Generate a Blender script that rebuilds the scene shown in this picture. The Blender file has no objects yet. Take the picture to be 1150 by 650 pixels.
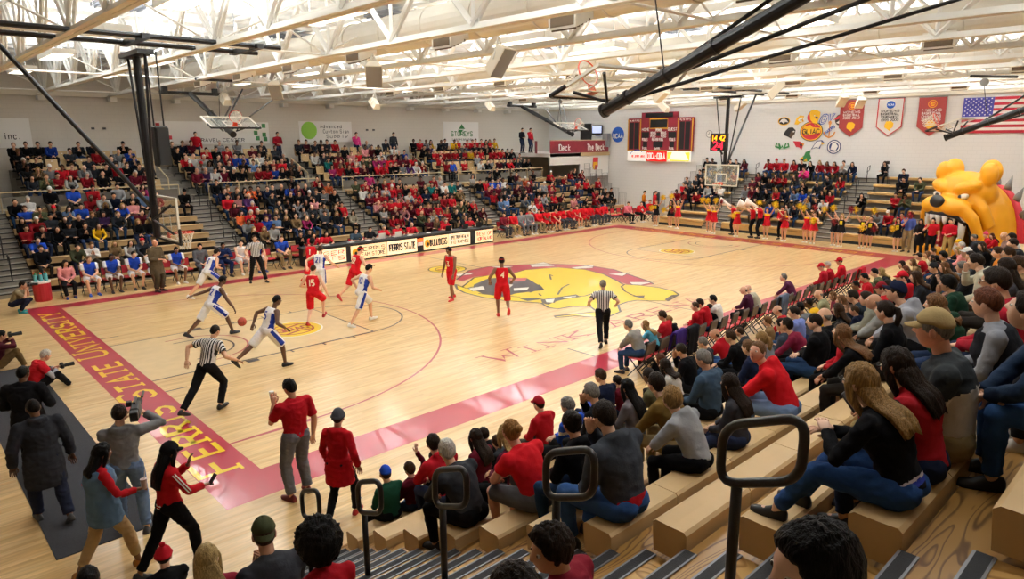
import bpy, bmesh, math, random
from math import sin, cos, pi, radians as R, sqrt, atan2
from mathutils import Vector as V, Matrix, noise
from mathutils.bvhtree import BVHTree
import numpy as np
sc = bpy.context.scene
COL = sc.collection

# ---------------------------------------------------------------- camera
cam = bpy.data.objects.new('camera', bpy.data.cameras.new('camera'))
COL.objects.link(cam)
sc.camera = cam
cam.data.sensor_width = 36.0
cam.data.lens = 763.16 / 1150 * 36.0
cam.data.clip_start = 0.05
cam.data.clip_end = 200
yaw, pitch, roll = -0.7551, -0.2185, -0.0053
F = V((-sin(yaw) * cos(pitch), cos(yaw) * cos(pitch), sin(pitch)))
RT = F.cross(V((0, 0, 1))).normalized()
UP = RT.cross(F)
r2 = RT * cos(roll) + UP * sin(roll)
u2 = -RT * sin(roll) + UP * cos(roll)
m = Matrix((r2, u2, -F)).transposed().to_4x4()
m.translation = V((-4.037, -10.3665, 5.3031))
cam.matrix_world = m

# ---------------------------------------------------------------- world, exposure, lamps
w = bpy.data.worlds.new('world')
sc.world = w
w.use_nodes = True
w.node_tree.nodes['Background'].inputs[0].default_value = (1, .97, .92, 1)
w.node_tree.nodes['Background'].inputs[1].default_value = 0.06
sc.view_settings.view_transform = 'Standard'
sc.view_settings.look = 'None'
sc.view_settings.exposure = -0.17
sc.view_settings.gamma = 1.0
sc.view_settings.use_curve_mapping = False
sc.cycles.use_denoising = True
sc.cycles.max_bounces = 6
sc.cycles.diffuse_bounces = 4
sc.cycles.glossy_bounces = 3
sc.cycles.transmission_bounces = 4
sc.cycles.transparent_max_bounces = 8
sc.cycles.caustics_reflective = False
sc.cycles.caustics_refractive = False
LAMP_DOWN, LAMP_UP = 34.0, 215.0
LAMP_X = [1.1, 4.1, 10.1, 13.1, 19.1, 22.1, 28.1, 31.1, 34.6]  # last column is added lamps, put in to brighten the end wall
LAMP_Y = [-9.0, -2.0, 4.2, 10.4, 16.6, 23.0]
LZ = 7.95
def area(name, loc, sx, sy, power, up=False, col=(.97, .98, 1)):
    l = bpy.data.lights.new(name, 'AREA')
    l.shape = 'RECTANGLE'
    l.size, l.size_y, l.energy, l.color = sx, sy, power, col
    o = bpy.data.objects.new(name, l)
    COL.objects.link(o)
    o.location = loc
    if up: o.rotation_euler = (pi, 0, 0)
    return o
for x in LAMP_X:
    for y in LAMP_Y:
        k = (1.1 if -3 < y < 17 else 1.1 if y < 0 else .3) * (1.0 if x > 34 else 1)
        ku = (.5 if y < -5 else 1.0 if y < 17 else .35 if x < 12 else .8) * (1.3 if x > 34 else 1.2 if x > 27 else 1)
        area('hall_lamp', (x, y, LZ - .03), .55, 2.3, LAMP_DOWN * k)
        area('hall_uplight', (x, y, LZ + .17), .5, 2.2, LAMP_UP * ku, True, (.9, .96, 1))
# ---------------------------------------------------------------- helpers
def lin(c):
    return c / 12.92 if c <= .04045 else ((c + .055) / 1.055) ** 2.4
def hexc(h):
    return tuple(lin(int(h[i:i + 2], 16) / 255) for i in (0, 2, 4)) + (1,)
MATS = {}
def mat(name, col, rough=.6, metal=0, noise_s=0, noise_v=.12, bump=0, bump_s=60, coat=0, emit=0, spec=None):
    if name in MATS: return MATS[name]
    m = bpy.data.materials.new(name)
    m.use_nodes = True
    n = m.node_tree.nodes; l = m.node_tree.links
    b = n['Principled BSDF']
    c = hexc(col) if isinstance(col, str) else col
    b.inputs['Base Color'].default_value = c
    b.inputs['Roughness'].default_value = rough
    b.inputs['Metallic'].default_value = metal
    if spec is not None: b.inputs['Specular IOR Level'].default_value = spec
    if coat: b.inputs['Coat Weight'].default_value = coat
    if emit:
        b.inputs['Emission Color'].default_value = c
        b.inputs['Emission Strength'].default_value = emit
    if noise_s or bump: tc = n.new('ShaderNodeTexCoord')
    if noise_s:
        t = n.new('ShaderNodeTexNoise'); t.inputs['Scale'].default_value = noise_s; t.inputs['Detail'].default_value = 3
        l.new(tc.outputs['Object'], t.inputs['Vector'])
        r = n.new('ShaderNodeMapRange'); r.inputs[1].default_value = .3; r.inputs[2].default_value = .7
        r.inputs[3].default_value = 1 - noise_v; r.inputs[4].default_value = 1 + noise_v
        l.new(t.outputs[0], r.inputs[0])
        mx = n.new('ShaderNodeMix'); mx.data_type = 'RGBA'; mx.blend_type = 'MULTIPLY'; mx.inputs[0].default_value = 1
        mx.inputs[6].default_value = c
        l.new(r.outputs[0], mx.inputs[7]); l.new(mx.outputs[2], b.inputs['Base Color'])
    if bump:
        t2 = n.new('ShaderNodeTexNoise'); t2.inputs['Scale'].default_value = bump_s; t2.inputs['Detail'].default_value = 4
        l.new(tc.outputs['Object'], t2.inputs['Vector'])
        bp = n.new('ShaderNodeBump'); bp.inputs['Strength'].default_value = bump; bp.inputs['Distance'].default_value = .02
        l.new(t2.outputs[0], bp.inputs['Height']); l.new(bp.outputs[0], b.inputs['Normal'])
    MATS[name] = m
    return m

class MB:
    def __init__(s): s.v = []; s.f = []; s.m = []; s.cur = 0
    def add(s, vs, fs, mi=None):
        o = len(s.v); s.v += [tuple(p) for p in vs]
        s.f += [tuple(i + o for i in f) for f in fs]
        s.m += [s.cur if mi is None else mi] * len(fs); return s
    def box(s, c, d, rot=None, mi=None, bev=0):
        x, y, z = d[0] / 2, d[1] / 2, d[2] / 2
        if bev:
            b = min(bev, x * .9, y * .9, z * .9)
            vs = []; 
            for sx in (-1, 1):
                for sy in (-1, 1):
                    for sz in (-1, 1):
                        vs += [V((sx * x, sy * (y - b), sz * (z - b))), V((sx * (x - b), sy * y, sz * (z - b))), V((sx * (x - b), sy * (y - b), sz * z))]
            I = lambda a, b_, c_, k: ((a > 0) * 4 + (b_ > 0) * 2 + (c_ > 0)) * 3 + k
            fs = []
            for q in (-1, 1):
                fs.append([I(q, -1, -1, 0), I(q, 1, -1, 0), I(q, 1, 1, 0), I(q, -1, 1, 0)][::q])
                fs.append([I(-1, q, -1, 1), I(1, q, -1, 1), I(1, q, 1, 1), I(-1, q, 1, 1)][::-q])
                fs.append([I(-1, -1, q, 2), I(1, -1, q, 2), I(1, 1, q, 2), I(-1, 1, q, 2)][::q])
                for r in (-1, 1):
                    fs.append([I(q, r, -1, 0), I(q, r, 1, 0), I(q, r, 1, 1), I(q, r, -1, 1)][::-q * r])
                    fs.append([I(q, -1, r, 0), I(q, 1, r, 0), I(q, 1, r, 2), I(q, -1, r, 2)][::q * r])
                    fs.append([I(-1, q, r, 1), I(1, q, r, 1), I(1, q, r, 2), I(-1, q, r, 2)][::-q * r])
            for a in (-1, 1):
                for b_ in (-1, 1):
                    for c_ in (-1, 1):
                        fs.append([I(a, b_, c_, 0), I(a, b_, c_, 1), I(a, b_, c_, 2)][::a * b_ * c_])
        else:
            vs = [V((sx * x, sy * y, sz * z)) for sx in (-1, 1) for sy in (-1, 1) for sz in (-1, 1)]
            fs = [(0, 1, 3, 2), (4, 6, 7, 5), (0, 4, 5, 1), (2, 3, 7, 6), (0, 2, 6, 4), (1, 5, 7, 3)]
        c = V(c)
        if rot is not None: vs = [rot @ p for p in vs]
        return s.add([p + c for p in vs], fs, mi)
    def tube(s, pts, rad, n=8, mi=None, cap=True, closed=False):
        pts = [V(p) for p in pts]; k = len(pts)
        rs = rad if isinstance(rad, (list, tuple)) else [rad] * k
        vs = []; fs = []; prev = None
        for i, p in enumerate(pts):
            if closed: t = pts[(i + 1) % k] - pts[i - 1]
            else: t = pts[min(i + 1, k - 1)] - pts[max(i - 1, 0)]
            t = t.normalized()
            if prev is None:
                a = t.cross(V((0, 0, 1)))
                if a.length < 1e-3: a = t.cross(V((0, 1, 0)))
            else: a = prev - t * prev.dot(t)
            a.normalize(); prev = a; b = t.cross(a)
            r = rs[i]; rx, ry = r if isinstance(r, tuple) else (r, r)
            vs += [p + a * (rx * cos(2 * pi * j / n)) + b * (ry * sin(2 * pi * j / n)) for j in range(n)]
        for i in range(k if closed else k - 1):
            o1, o2 = i * n, ((i + 1) % k) * n
            fs += [(o1 + j, o1 + (j + 1) % n, o2 + (j + 1) % n, o2 + j) for j in range(n)]
        if cap and not closed:
            fs += [tuple(range(n))[::-1], tuple((k - 1) * n + j for j in range(n))]
        return s.add(vs, fs, mi)
    def rings(s, rings, mi=None, cap=True):
        n = len(rings[0]); vs = [p for r in rings for p in r]; fs = []
        for i in range(len(rings) - 1):
            fs += [(i * n + j, i * n + (j + 1) % n, (i + 1) * n + (j + 1) % n, (i + 1) * n + j) for j in range(n)]
        if cap: fs += [tuple(range(n))[::-1], tuple((len(rings) - 1) * n + j for j in range(n))]
        return s.add(vs, fs, mi)
    def ell(s, c, r, n=12, k=8, rot=None, mi=None):
        c = V(c); vs = [V((0, 0, -r[2]))]; fs = []
        for i in range(1, k):
            a = -pi / 2 + pi * i / k
            vs += [V((r[0] * cos(a) * cos(2 * pi * j / n), r[1] * cos(a) * sin(2 * pi * j / n), r[2] * sin(a))) for j in range(n)]
        vs.append(V((0, 0, r[2])))
        fs += [(0, 1 + (j + 1) % n, 1 + j) for j in range(n)]
        for i in range(k - 2):
            a, b = 1 + i * n, 1 + (i + 1) * n
            fs += [(a + j, a + (j + 1) % n, b + (j + 1) % n, b + j) for j in range(n)]
        t = len(vs) - 1; a = 1 + (k - 2) * n
        fs += [(a + j, a + (j + 1) % n, t) for j in range(n)]
        if rot is not None: vs = [rot @ p for p in vs]
        return s.add([p + c for p in vs], fs, mi)
    def poly(s, pts, mi=None): return s.add(pts, [tuple(range(len(pts)))], mi)
    def prism(s, pts, d, mi=None):
        d = V(d); n = len(pts); a = [V(p) for p in pts]
        return s.add(a + [p + d for p in a], [tuple(range(n))[::-1], tuple(range(n, 2 * n))] + [(j, (j + 1) % n, n + (j + 1) % n, n + j) for j in range(n)], mi)
    def ribbon(s, pts, w, o=V((0, 0, 0)), ex=V((1, 0, 0)), ey=V((0, 1, 0)), mi=None, closed=False):
        """flat line of width w through 2D points"""
        pts = [V((p[0], p[1])) for p in pts]; k = len(pts); L = []
        for i, p in enumerate(pts):
            t = (pts[(i + 1) % k] - pts[i - 1]) if closed else pts[min(i + 1, k - 1)] - pts[max(i - 1, 0)]
            t = t.normalized(); nn = V((-t.y, t.x))
            ww = w / 2
            if 0 < i < k - 1 or closed:
                d = (pts[(i + 1) % k] - p).normalized(); ww /= max(.45, abs(d.dot(t)))
            L += [p + nn * ww, p - nn * ww]
        vs = [o + ex * p.x + ey * p.y for p in L]
        fs = [(2 * i, 2 * i + 1, (2 * i + 3) % (2 * k), (2 * i + 2) % (2 * k)) for i in range(k if closed else k - 1)]
        return s.add(vs, fs, mi)
    def mesh(s, name, mats, smooth=False):
        me = bpy.data.meshes.new(name)
        me.from_pydata(s.v, [], s.f)
        if not isinstance(mats, (list, tuple)): mats = [mats]
        for m_ in mats: me.materials.append(m_)
        if len(mats) > 1: me.polygons.foreach_set('material_index', s.m)
        if smooth: me.polygons.foreach_set('use_smooth', [True] * len(s.f))
        me.update()
        return me
    def build(s, name, mats, parent=None, smooth=False, loc=None, rz=0, fix=False):
        me = s.mesh(name, mats, smooth)
        if fix: fixn(me)
        return link(name, me, parent, loc, rz)
def fixn(me):
    b = bmesh.new(); b.from_mesh(me); bmesh.ops.recalc_face_normals(b, faces=b.faces); b.to_mesh(me); b.free()
def link(name, me, parent=None, loc=None, rz=0):
    o = bpy.data.objects.new(name, me); COL.objects.link(o)
    if parent is not None: o.parent = parent
    if loc is not None: o.location = loc
    if rz: o.rotation_euler = (0, 0, rz)
    return o
def tag(o, label=None, cat=None, group=None, kind=None):
    if label: o['label'] = label
    if cat: o['category'] = cat
    if group: o['group'] = group
    if kind: o['kind'] = kind
    return o
def thing(name, label, cat, loc=(0, 0, 0), rz=0, group=None):
    o = bpy.data.objects.new(name, None); COL.objects.link(o)
    o.location = loc; o.rotation_euler = (0, 0, rz); o.empty_display_size = .1
    return tag(o, label, cat, group)
def dup(o, parent=None, **kw):
    c = o.copy(); COL.objects.link(c)
    if parent is not None: c.parent = parent
    for ch in o.children: dup(ch, c)
    for k, v in kw.items():
        if k == 'loc': c.location = v
        elif k == 'rz': c.rotation_euler = (0, 0, v)
        else: c[k] = v
    return c
def rnd(a, b): return random.uniform(a, b)
random.seed(7)

# stroke lettering on a 4 x 6 grid
GL = {'A': '00 26 40|12 32', 'B': '00 06 26 35 34 23 03|23 32 31 20 00', 'C': '45 36 16 05 01 10 30 41', 'D': '00 06 26 45 41 20 00', 'E': '40 00 06 46|03 33', 'F': '00 06 46|03 33',
'G': '45 36 16 05 01 10 30 41 43 23', 'H': '00 06|40 46|03 43', 'I': '20 26', 'J': '36 31 20 10 01', 'K': '00 06|46 03 40', 'L': '06 00 40', 'M': '00 06 23 46 40', 'N': '00 06 40 46', 'O': '10 01 05 16 36 45 41 30 10',
'P': '00 06 26 45 44 33 03', 'Q': '10 01 05 16 36 45 41 30 10|22 40', 'R': '00 06 26 45 44 33 03|23 40', 'S': '01 10 30 41 42 33 13 04 05 16 36 45', 'T': '20 26|06 46', 'U': '06 01 10 30 41 46', 'V': '06 20 46', 'W': '06 10 23 30 46',
'X': '00 46|06 40', 'Y': '06 23 46|23 20', 'Z': '06 46 00 40', '0': '10 01 05 16 36 45 41 30 10', '1': '15 26 20|10 30', '2': '05 16 36 45 44 00 40', '3': '06 46 23 32 41 30 10 01', '4': '30 36 02 42', '5': '46 06 03 33 42 41 30 00',
'6': '45 36 16 05 01 10 30 41 42 33 03', '7': '06 46 10', '8': '13 04 05 16 36 45 44 33 13 02 01 10 30 41 42 33', '9': '01 10 30 41 45 36 16 05 04 13 43', ',': '21 10', '.': '20 21', '-': '13 33', '&': '40 14 15 26 35 01 10 20 42', "'": '26 24', '*': '13 33|22 24'}
GL.update({'a': '04 24 33 30 10 01 02 32', 'c': '33 24 14 03 01 10 20 31', 'd': '36 30 10 01 03 14 34', 'e': '02 32 33 24 14 03 01 10 30', 'g': '34 14 03 02 11 31|34 30 2- 0-'.replace('-', '0'), 'h': '06 00|03 14 24 33 30', 'i': '24 20|26 25', 'k': '06 00|34 02 30', 'l': '26 20', 'm': '04 00|04 24 20|24 44 40', 'n': '04 00|03 14 24 33 30', 'o': '10 01 03 14 24 33 31 20 10', 'p': '04 00|04 24 33 32 21 01', 'r': '04 00|02 14 34', 's': '33 14 03 32 21 01', 't': '16 11 20 30|04 34', 'u': '04 01 10 30|34 30', 'v': '04 20 44', 'p': '04 00|04 24 33 32 21 01', 'y': '04 20|44 00', 'w': '04 10 23 30 44'})
def text(mb, s, o, ex, ey, h, sw=.14, mi=None, width=None, serif=False, gap=1.5, caps=False):
    """letters drawn as flat strokes; o = lower left corner, ex / ey unit vectors"""
    o = V(o); ex = V(ex); ey = V(ey); nn = ex.cross(ey).normalized(); lay = 0; u = h / 6; x = 0; adv = []
    for i, ch in enumerate(s):
        k = .78 if (caps and ch != ' ' and i and s[i - 1] != ' ') else 1
        adv.append((x, k)); x += (2.2 if ch == ' ' else 1.6 if ch in "I.,'" else 4 * k) + gap
    kx = 1 if width is None else width / ((x - gap) * u)
    for ch, (x0, k) in zip(s, adv):
        if ch == ' ': continue
        off = 1.2 if ch in "I.,'" else 0
        for st in (GL.get(ch) or GL.get(ch.upper(), '')).split('|'):
            if not st: continue
            P = [((x0 + (int(p[0]) - off) * k) * u * kx, int(p[1]) * u * k) for p in st.split()]
            lay += 1; oo = o + nn * ((lay % 16) * 1.5e-4)
            mb.ribbon(P, sw * h, oo, ex, ey, mi)
            if serif:
                for e, q in ((P[0], P[1]), (P[-1], P[-2])):
                    if abs(e[1] - q[1]) > .3 * h * k:
                        mb.ribbon([(e[0] - u * .9 * kx, e[1]), (e[0] + u * .9 * kx, e[1])], sw * h * .55, oo + nn * 7e-5 * (1 + (e is P[-1])), ex, ey, mi)
            elif len(P) > 2:
                pass
def disc2(cx, cy, rx, ry, n=28): return [(cx + rx * cos(2 * pi * i / n), cy + ry * sin(2 * pi * i / n)) for i in range(n)]
def arc2(cx, cy, r, a0, a1, n=40): return [(cx + r * cos(a0 + (a1 - a0) * i / n), cy + r * sin(a0 + (a1 - a0) * i / n)) for i in range(n + 1)]

TMP = bpy.data.scenes.new('scratch')
def remeshed(me, vox, it, name):
    o = bpy.data.objects.new('t', me); TMP.collection.objects.link(o)
    r = o.modifiers.new('r', 'REMESH'); r.mode = 'VOXEL'; r.voxel_size = vox
    if it: s = o.modifiers.new('s', 'SMOOTH'); s.iterations = it; s.factor = .5
    vl = TMP.view_layers[0]; vl.update(); dg = vl.depsgraph; dg.update()
    m2 = bpy.data.meshes.new_from_object(o.evaluated_get(dg)); m2.name = name
    bpy.data.objects.remove(o); bpy.data.meshes.remove(me)
    return m2
LOGO = {'red':[[(12.01,9.81),(13.58,10.92),(14.64,10.97),(15.38,10.61),(16.32,10.14),(17.01,9.69),(17.69,8.69),(17.96,7.88),(17.94,6.87),(17.46,5.56),(17.1,4.64),(16.69,3.97),(16.25,4.12),(15.99,4.67),(16.23,5.51),(16.8,7.16),(16.61,8.78),(15.42,9.24),(14.5,9.1),(13.8,9.45),(12.84,9.75),(11.95,9.38)]],'yel':[[(11.44,9.17),(11.32,8.61),(12.72,9.61),(13.87,9.53),(14.6,9.21),(15.28,9.37),(16.65,8.81),(17.09,7.65),(16.86,6.48),(16.18,5.25),(15.87,4.79),(16.19,4.18),(16.34,3.47),(16.21,2.79),(15.89,2.38),(15.32,2.3),(14.81,2.09),(14.43,2.52),(14.15,2.88),(13.74,2.96),(13.17,2.89),(12.55,2.31),(11.93,2.2),(11.47,2.45),(11.17,2.94),(10.56,3.24),(10.67,3.36),(11.44,3.08),(12.03,2.82),(12.4,3.43),(11.95,3.83),(11.41,3.93),(11.33,4.27),(11.6,4.84),(11.22,5.44),(10.97,5.97),(10.78,6.82),(10.77,7.8),(10.98,8.49)]],'dark':[[(11.88,8.62),(12.99,9.09),(13.62,8.85),(14.11,8.04),(13.43,6.63),(13.07,6.16),(11.97,6.46),(11.32,6.35),(11.11,7.2),(11.34,8.04)],[(11.94,5.2),(12.62,5.06),(13.37,4.88),(13.22,4.52),(12.64,4.65),(12.2,4.67),(11.6,4.53),(11.6,4.79)],[(15.66,2.51),(15.89,2.38),(15.32,2.3),(14.81,2.09),(14.9,2.29)],[(11.52,5.81),(12.04,5.49),(12.06,5.18),(11.48,5.37)],[(14.57,3.39),(14.94,3.12),(14.51,2.86)]],'white':[[(11.32,8.27),(11.99,8.22),(11.66,7.71),(11.14,7.8)],[(12.51,7.15),(13.07,6.87),(12.66,6.57),(12.2,6.81)],[(12.75,8.35),(12.94,7.57),(12.45,7.26),(12.36,7.8)],[(12.04,5.11),(12.39,4.95),(11.92,4.57),(11.78,4.8)],[(12.71,4.93),(13.26,4.78),(13.05,4.59),(12.61,4.73)],[(16.24,10.06),(17.11,10.07),(16.87,9.12),(16.53,9.24),(15.93,9.61)],[(17.02,8.38),(18.15,8.09),(17.58,7.66),(16.93,8.02)],[(17.02,6.39),(17.91,5.99),(17.09,5.73)],[(16.34,4.85),(17.01,4.19),(16.25,4.23),(16.08,4.52)],[(14.75,10.94),(15.5,10.27),(14.88,10.21)],[(12.68,10.71),(13.39,10.41),(13.08,10.18),(12.44,10.28)]],'pink':[[(13.57,8.52),(14.2,8.14),(13.71,7.76),(13.27,8.07)]],'line':[[(15.14,7.66),(15.29,7.98),(14.6,7.24)],[(12.88,5.3),(13.83,5.96),(14.46,6.18)],[(13.07,6.16),(13.6,6.92)],[(15.93,4.73),(15.51,4.57),(14.98,4.0),(14.71,3.5),(14.54,2.83)],[(12.96,4.73),(13.43,4.51),(13.88,4.57)],[(12.45,6.24),(12.89,6.34),(13.37,6.69)],[(12.55,5.88),(12.35,5.58)],[(10.77,7.8),(10.78,6.82),(10.97,5.97),(11.6,4.84),(11.33,4.27),(11.41,3.93),(11.95,3.83),(12.4,3.43),(12.03,2.82),(11.44,3.08),(10.67,3.36),(10.56,3.24),(11.17,2.94),(11.47,2.45),(11.93,2.2),(12.55,2.31),(13.17,2.89),(13.74,2.96),(14.15,2.88),(14.43,2.52),(14.81,2.09),(15.89,2.38),(16.21,2.79),(16.34,3.47),(16.19,4.18),(15.87,4.79)],[(10.77,7.8),(10.98,8.49),(11.44,9.17),(11.32,8.61),(12.72,9.61),(13.87,9.53),(14.6,9.21),(15.28,9.37),(16.65,8.81),(17.09,7.65),(16.86,6.48),(16.18,5.25),(15.87,4.79)],[(12.01,9.81),(13.58,10.92),(14.64,10.97),(16.32,10.14),(17.69,8.69),(17.94,6.87),(17.1,4.64),(16.69,3.97)],[(11.04,7.37),(11.31,6.7),(11.72,5.96)],[(11.32,8.61),(11.29,8.3),(11.67,8.37)]]}
# ---------------------------------------------------------------- setting
XL, XR, YN, YF = -10.0, 37.5, -15.5, 29.3      # hall
CZ = 9.25
def planks(name, c1, c2, pw, pl, rough, coat, grain=0, gs=(1.2, 14, 14)):
    m = bpy.data.materials.new(name); m.use_nodes = True
    n = m.node_tree.nodes; l = m.node_tree.links; b = n['Principled BSDF']
    tc = n.new('ShaderNodeTexCoord')
    br = n.new('ShaderNodeTexBrick')
    br.inputs['Color1'].default_value = hexc(c1); br.inputs['Color2'].default_value = hexc(c2)
    br.inputs['Mortar'].default_value = hexc(c2); br.inputs['Scale'].default_value = 1
    br.inputs['Mortar Size'].default_value = .0; br.inputs['Brick Width'].default_value = pl; br.inputs['Row Height'].default_value = pw
    br.offset = .37; br.inputs['Bias'].default_value = -.25
    l.new(tc.outputs['Object'], br.inputs['Vector'])
    mp = n.new('ShaderNodeMapping'); mp.inputs['Scale'].default_value = gs
    l.new(tc.outputs['Object'], mp.inputs[0])
    t = n.new('ShaderNodeTexNoise'); t.inputs['Scale'].default_value = 1.4; t.inputs['Detail'].default_value = 4
    l.new(mp.outputs[0], t.inputs['Vector'])
    r = n.new('ShaderNodeMapRange'); r.inputs[1].default_value = .3; r.inputs[2].default_value = .7; r.inputs[3].default_value = .8; r.inputs[4].default_value = 1.12
    l.new(t.outputs[0], r.inputs[0])
    mx = n.new('ShaderNodeMix'); mx.data_type = 'RGBA'; mx.blend_type = 'MULTIPLY'; mx.inputs[0].default_value = 1
    l.new(br.outputs[0], mx.inputs[6]); l.new(r.outputs[0], mx.inputs[7]); l.new(mx.outputs[2], b.inputs['Base Color'])
    b.inputs['Roughness'].default_value = rough; b.inputs['Coat Weight'].default_value = coat; b.inputs['Coat Roughness'].default_value = .13
    return m
M_court = planks('maple', 'E6C48A', 'D2A66A', .085, 1.5, .34, .5)
M_lane = mat('lane maple', 'E2C594', .34, coat=.55, noise_s=3, noise_v=.06)
M_red = mat('court red', 'B2243E', .3, coat=.55, noise_s=1.5, noise_v=.05)
M_cyel = mat('court yellow', 'F2CF12', .3, coat=.5)
M_cdark = mat('court charcoal', '3A343C', .3, coat=.5)
M_cwhite = mat('court white', 'F2EEE4', .3, coat=.5)
M_cpink = mat('court rose', 'CC5A62', .3, coat=.5)
M_redline = mat('court red line', 'AC2A38', .3, coat=.5)
CW, CH = 28.65, 15.24
def floor():
    f = MB()
    f.poly([(XL, YN, 0), (XR, YN, 0), (XR, YF, 0), (XL, YF, 0)], 0)
    def rect(x0, y0, x1, y1, mi, z=.001): f.poly([(x0, y0, z), (x1, y0, z), (x1, y1, z), (x0, y1, z)], mi)
    xa, xb, ya, yb = -.9, 29.9, -.9, 15.9
    rect(xa, ya, 0, yb, 1); rect(CW, ya, xb, yb, 1); rect(0, ya, CW, 0, 1); rect(0, CH, CW, yb, 1)
    cy = CH / 2
    X, Y = V((1, 0, 0)), V((0, 1, 0))
    def line(p, w, mi, z=.002, closed=False): f.ribbon(p, w, V((0, 0, z)), X, Y, mi, closed)
    for s, bx in ((1, 0.0), (-1, CW)):
        g = lambda x: bx + s * x
        x0, x1 = sorted((g(0), g(5.79)))
        rect(x0, cy - 1.83, x1, cy + 1.83, 2, .001)
        line([(g(0), cy - 1.83), (g(5.79), cy - 1.83), (g(5.79), cy + 1.83), (g(0), cy + 1.83)], .05, 4)
        line([(g(5.79) + s * 1.83 * cos(a), cy + 1.83 * sin(a)) for a in np.linspace(-pi / 2, pi / 2, 30)], .05, 4)
        th = math.acos(min(1, 1.0 / 6.32)); a0 = math.asin(6.325 / 6.33)
        line([(g(0), cy - 6.32), (g(1.6), cy - 6.32)] + [(g(1.6) + s * 6.32 * cos(a), cy + 6.32 * sin(a)) for a in np.linspace(-pi / 2, pi / 2, 60)] + [(g(0), cy + 6.32)], .055, 6)
        line([(g(1.2), cy - 1.25), (g(1.6), cy - 1.25)] + [(g(1.6) + s * 1.25 * cos(a), cy + 1.25 * sin(a)) for a in np.linspace(-pi / 2, pi / 2, 24)] + [(g(1.2), cy + 1.25)], .05, 6)
        line([(g(1.3), cy - .9), (g(1.6), cy - .9)] + [(g(1.6) + s * .9 * cos(a), cy + .9 * sin(a)) for a in np.linspace(-pi / 2, pi / 2, 20)] + [(g(1.3), cy + .9)], .05, 4)
        for q in (-1, 1):
            rect(min(g(2.1), g(2.4)), cy + q * 1.98 - .1, max(g(2.1), g(2.4)), cy + q * 1.98 + .1, 4, .0025)
            for d in (3.3, 4.2, 5.1): line([(g(d), cy + q * 1.83), (g(d), cy + q * 2.03)], .05, 4)
            line([(g(0), cy + q * 2.75), (g(.45), cy + q * 2.75)], .05, 4)
        ex = 4.25 if s > 0 else CW - 4.9
        f.poly([(x, y, .003) for x, y in disc2(ex, cy, .82, .82)], 3)
        line(disc2(ex, cy, .82, .82), .05, 5, .0035, True); line(disc2(ex, cy, .57, .57), .06, 6, .0036, True)
        text(f, 'GLIAC', (ex - .45, cy - .14, .0037), X, Y, .3, .22, 6, width=.9)
        line([(ex - .5, cy + .3), (ex - .1, cy + .22), (ex + .4, cy + .42)], .09, 6, .0037)
        line([(ex - .4, cy - .42), (ex + .1, cy - .25), (ex + .5, cy - .33)], .09, 6, .0037)
    line([(CW / 2, .05), (CW / 2, CH - .05)], .05, 4, .0015)
    for x in (8.53, CW - 8.53):
        for y in (0, CH): line([(x, y - .9 * (y > 0) * 0 + (.0 if y else 0)), (x, y + (.9 if y == 0 else -.9))], .05, 4)
    # team crest at centre court
    for k, mi, z in (('red', 1, .0022), ('yel', 3, .0026), ('dark', 4, .003), ('white', 5, .0034), ('pink', 7, .0036)):
        for pl in LOGO[k]: f.poly([(x, y, z) for x, y in pl], mi)
    for pl in LOGO['line']: line(pl, .075, 4, .0038)
    for pl in LOGO['white']: line(pl, .035, 4, .004, True)
    f.poly([(x, y, .0022) for x, y in disc2(13.1, 11.78, .78, .78)], 3)
    line(disc2(13.1, 11.78, .78, .78), .06, 4, .0024, True); line(disc2(13.1, 11.78, .5, .5), .05, 4, .0024, True)
    line([(12.7, 11.9), (13.2, 11.7), (13.5, 11.95)], .16, 1, .0026)
    # lettering along the end line, on the side line strip and on the boards
    text(f, 'FERRIS STATE UNIVERSITY', (-.2, .35, .003), Y, -X, .64, .15, 3, width=14.4, serif=True, caps=True)
    text(f, 'WINK ARENA', (6.5, 1.3, .003), X, Y, .66, .1, 6, width=9.3, serif=True, caps=True)
    for k in range(9):
        text(f, 'BULLDOGS' if k % 2 else 'FERRIS', (29.0, 1.0 + k * 1.5, .003), Y, -X, .3, .16, 3, width=1.1) if k < 0 else None
    text(f, 'FERRIS STATE BULLDOGS', (29.45, .8, .003), -Y * -1, -X, .45, .13, 3, width=13.4, serif=True)
    fo = f.build('floor', [M_court, M_red, M_lane, M_cyel, M_cdark, M_cwhite, M_redline, M_cpink])
    tag(fo, kind='structure')
floor()
# walls
def blockwall(name, col):
    m = bpy.data.materials.new(name); m.use_nodes = True
    n = m.node_tree.nodes; l = m.node_tree.links; b = n['Principled BSDF']
    tc = n.new('ShaderNodeTexCoord'); mp = n.new('ShaderNodeMapping')
    l.new(tc.outputs['UV'], mp.inputs[0])
    br = n.new('ShaderNodeTexBrick'); br.inputs['Scale'].default_value = 1; br.inputs['Brick Width'].default_value = .4; br.inputs['Row Height'].default_value = .2
    br.inputs['Mortar Size'].default_value = .008; br.inputs['Color1'].default_value = br.inputs['Color2'].default_value = hexc(col)
    br.inputs['Mortar'].default_value = tuple(c * .92 for c in hexc(col)[:3]) + (1,)
    l.new(mp.outputs[0], br.inputs['Vector']); l.new(br.outputs[0], b.inputs['Base Color']); b.inputs['Roughness'].default_value = .65
    return m
M_wall = blockwall('painted block wall', 'D6CFC4')
M_wall2 = blockwall('painted end wall', 'E8E7E6')
M_white = mat('white paint', 'ECE8DE', .55)
M_cream = mat('cream steel', 'E8E1D2', .5)
M_blk = mat('black steel', '17171A', .35)
M_blkm = mat('black rubber', '1C1C1E', .7)
M_grey = mat('grey steel', '8C8C8C', .45, .4)
M_dgrey = mat('dark grey', '4A4A4C', .6)
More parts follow.
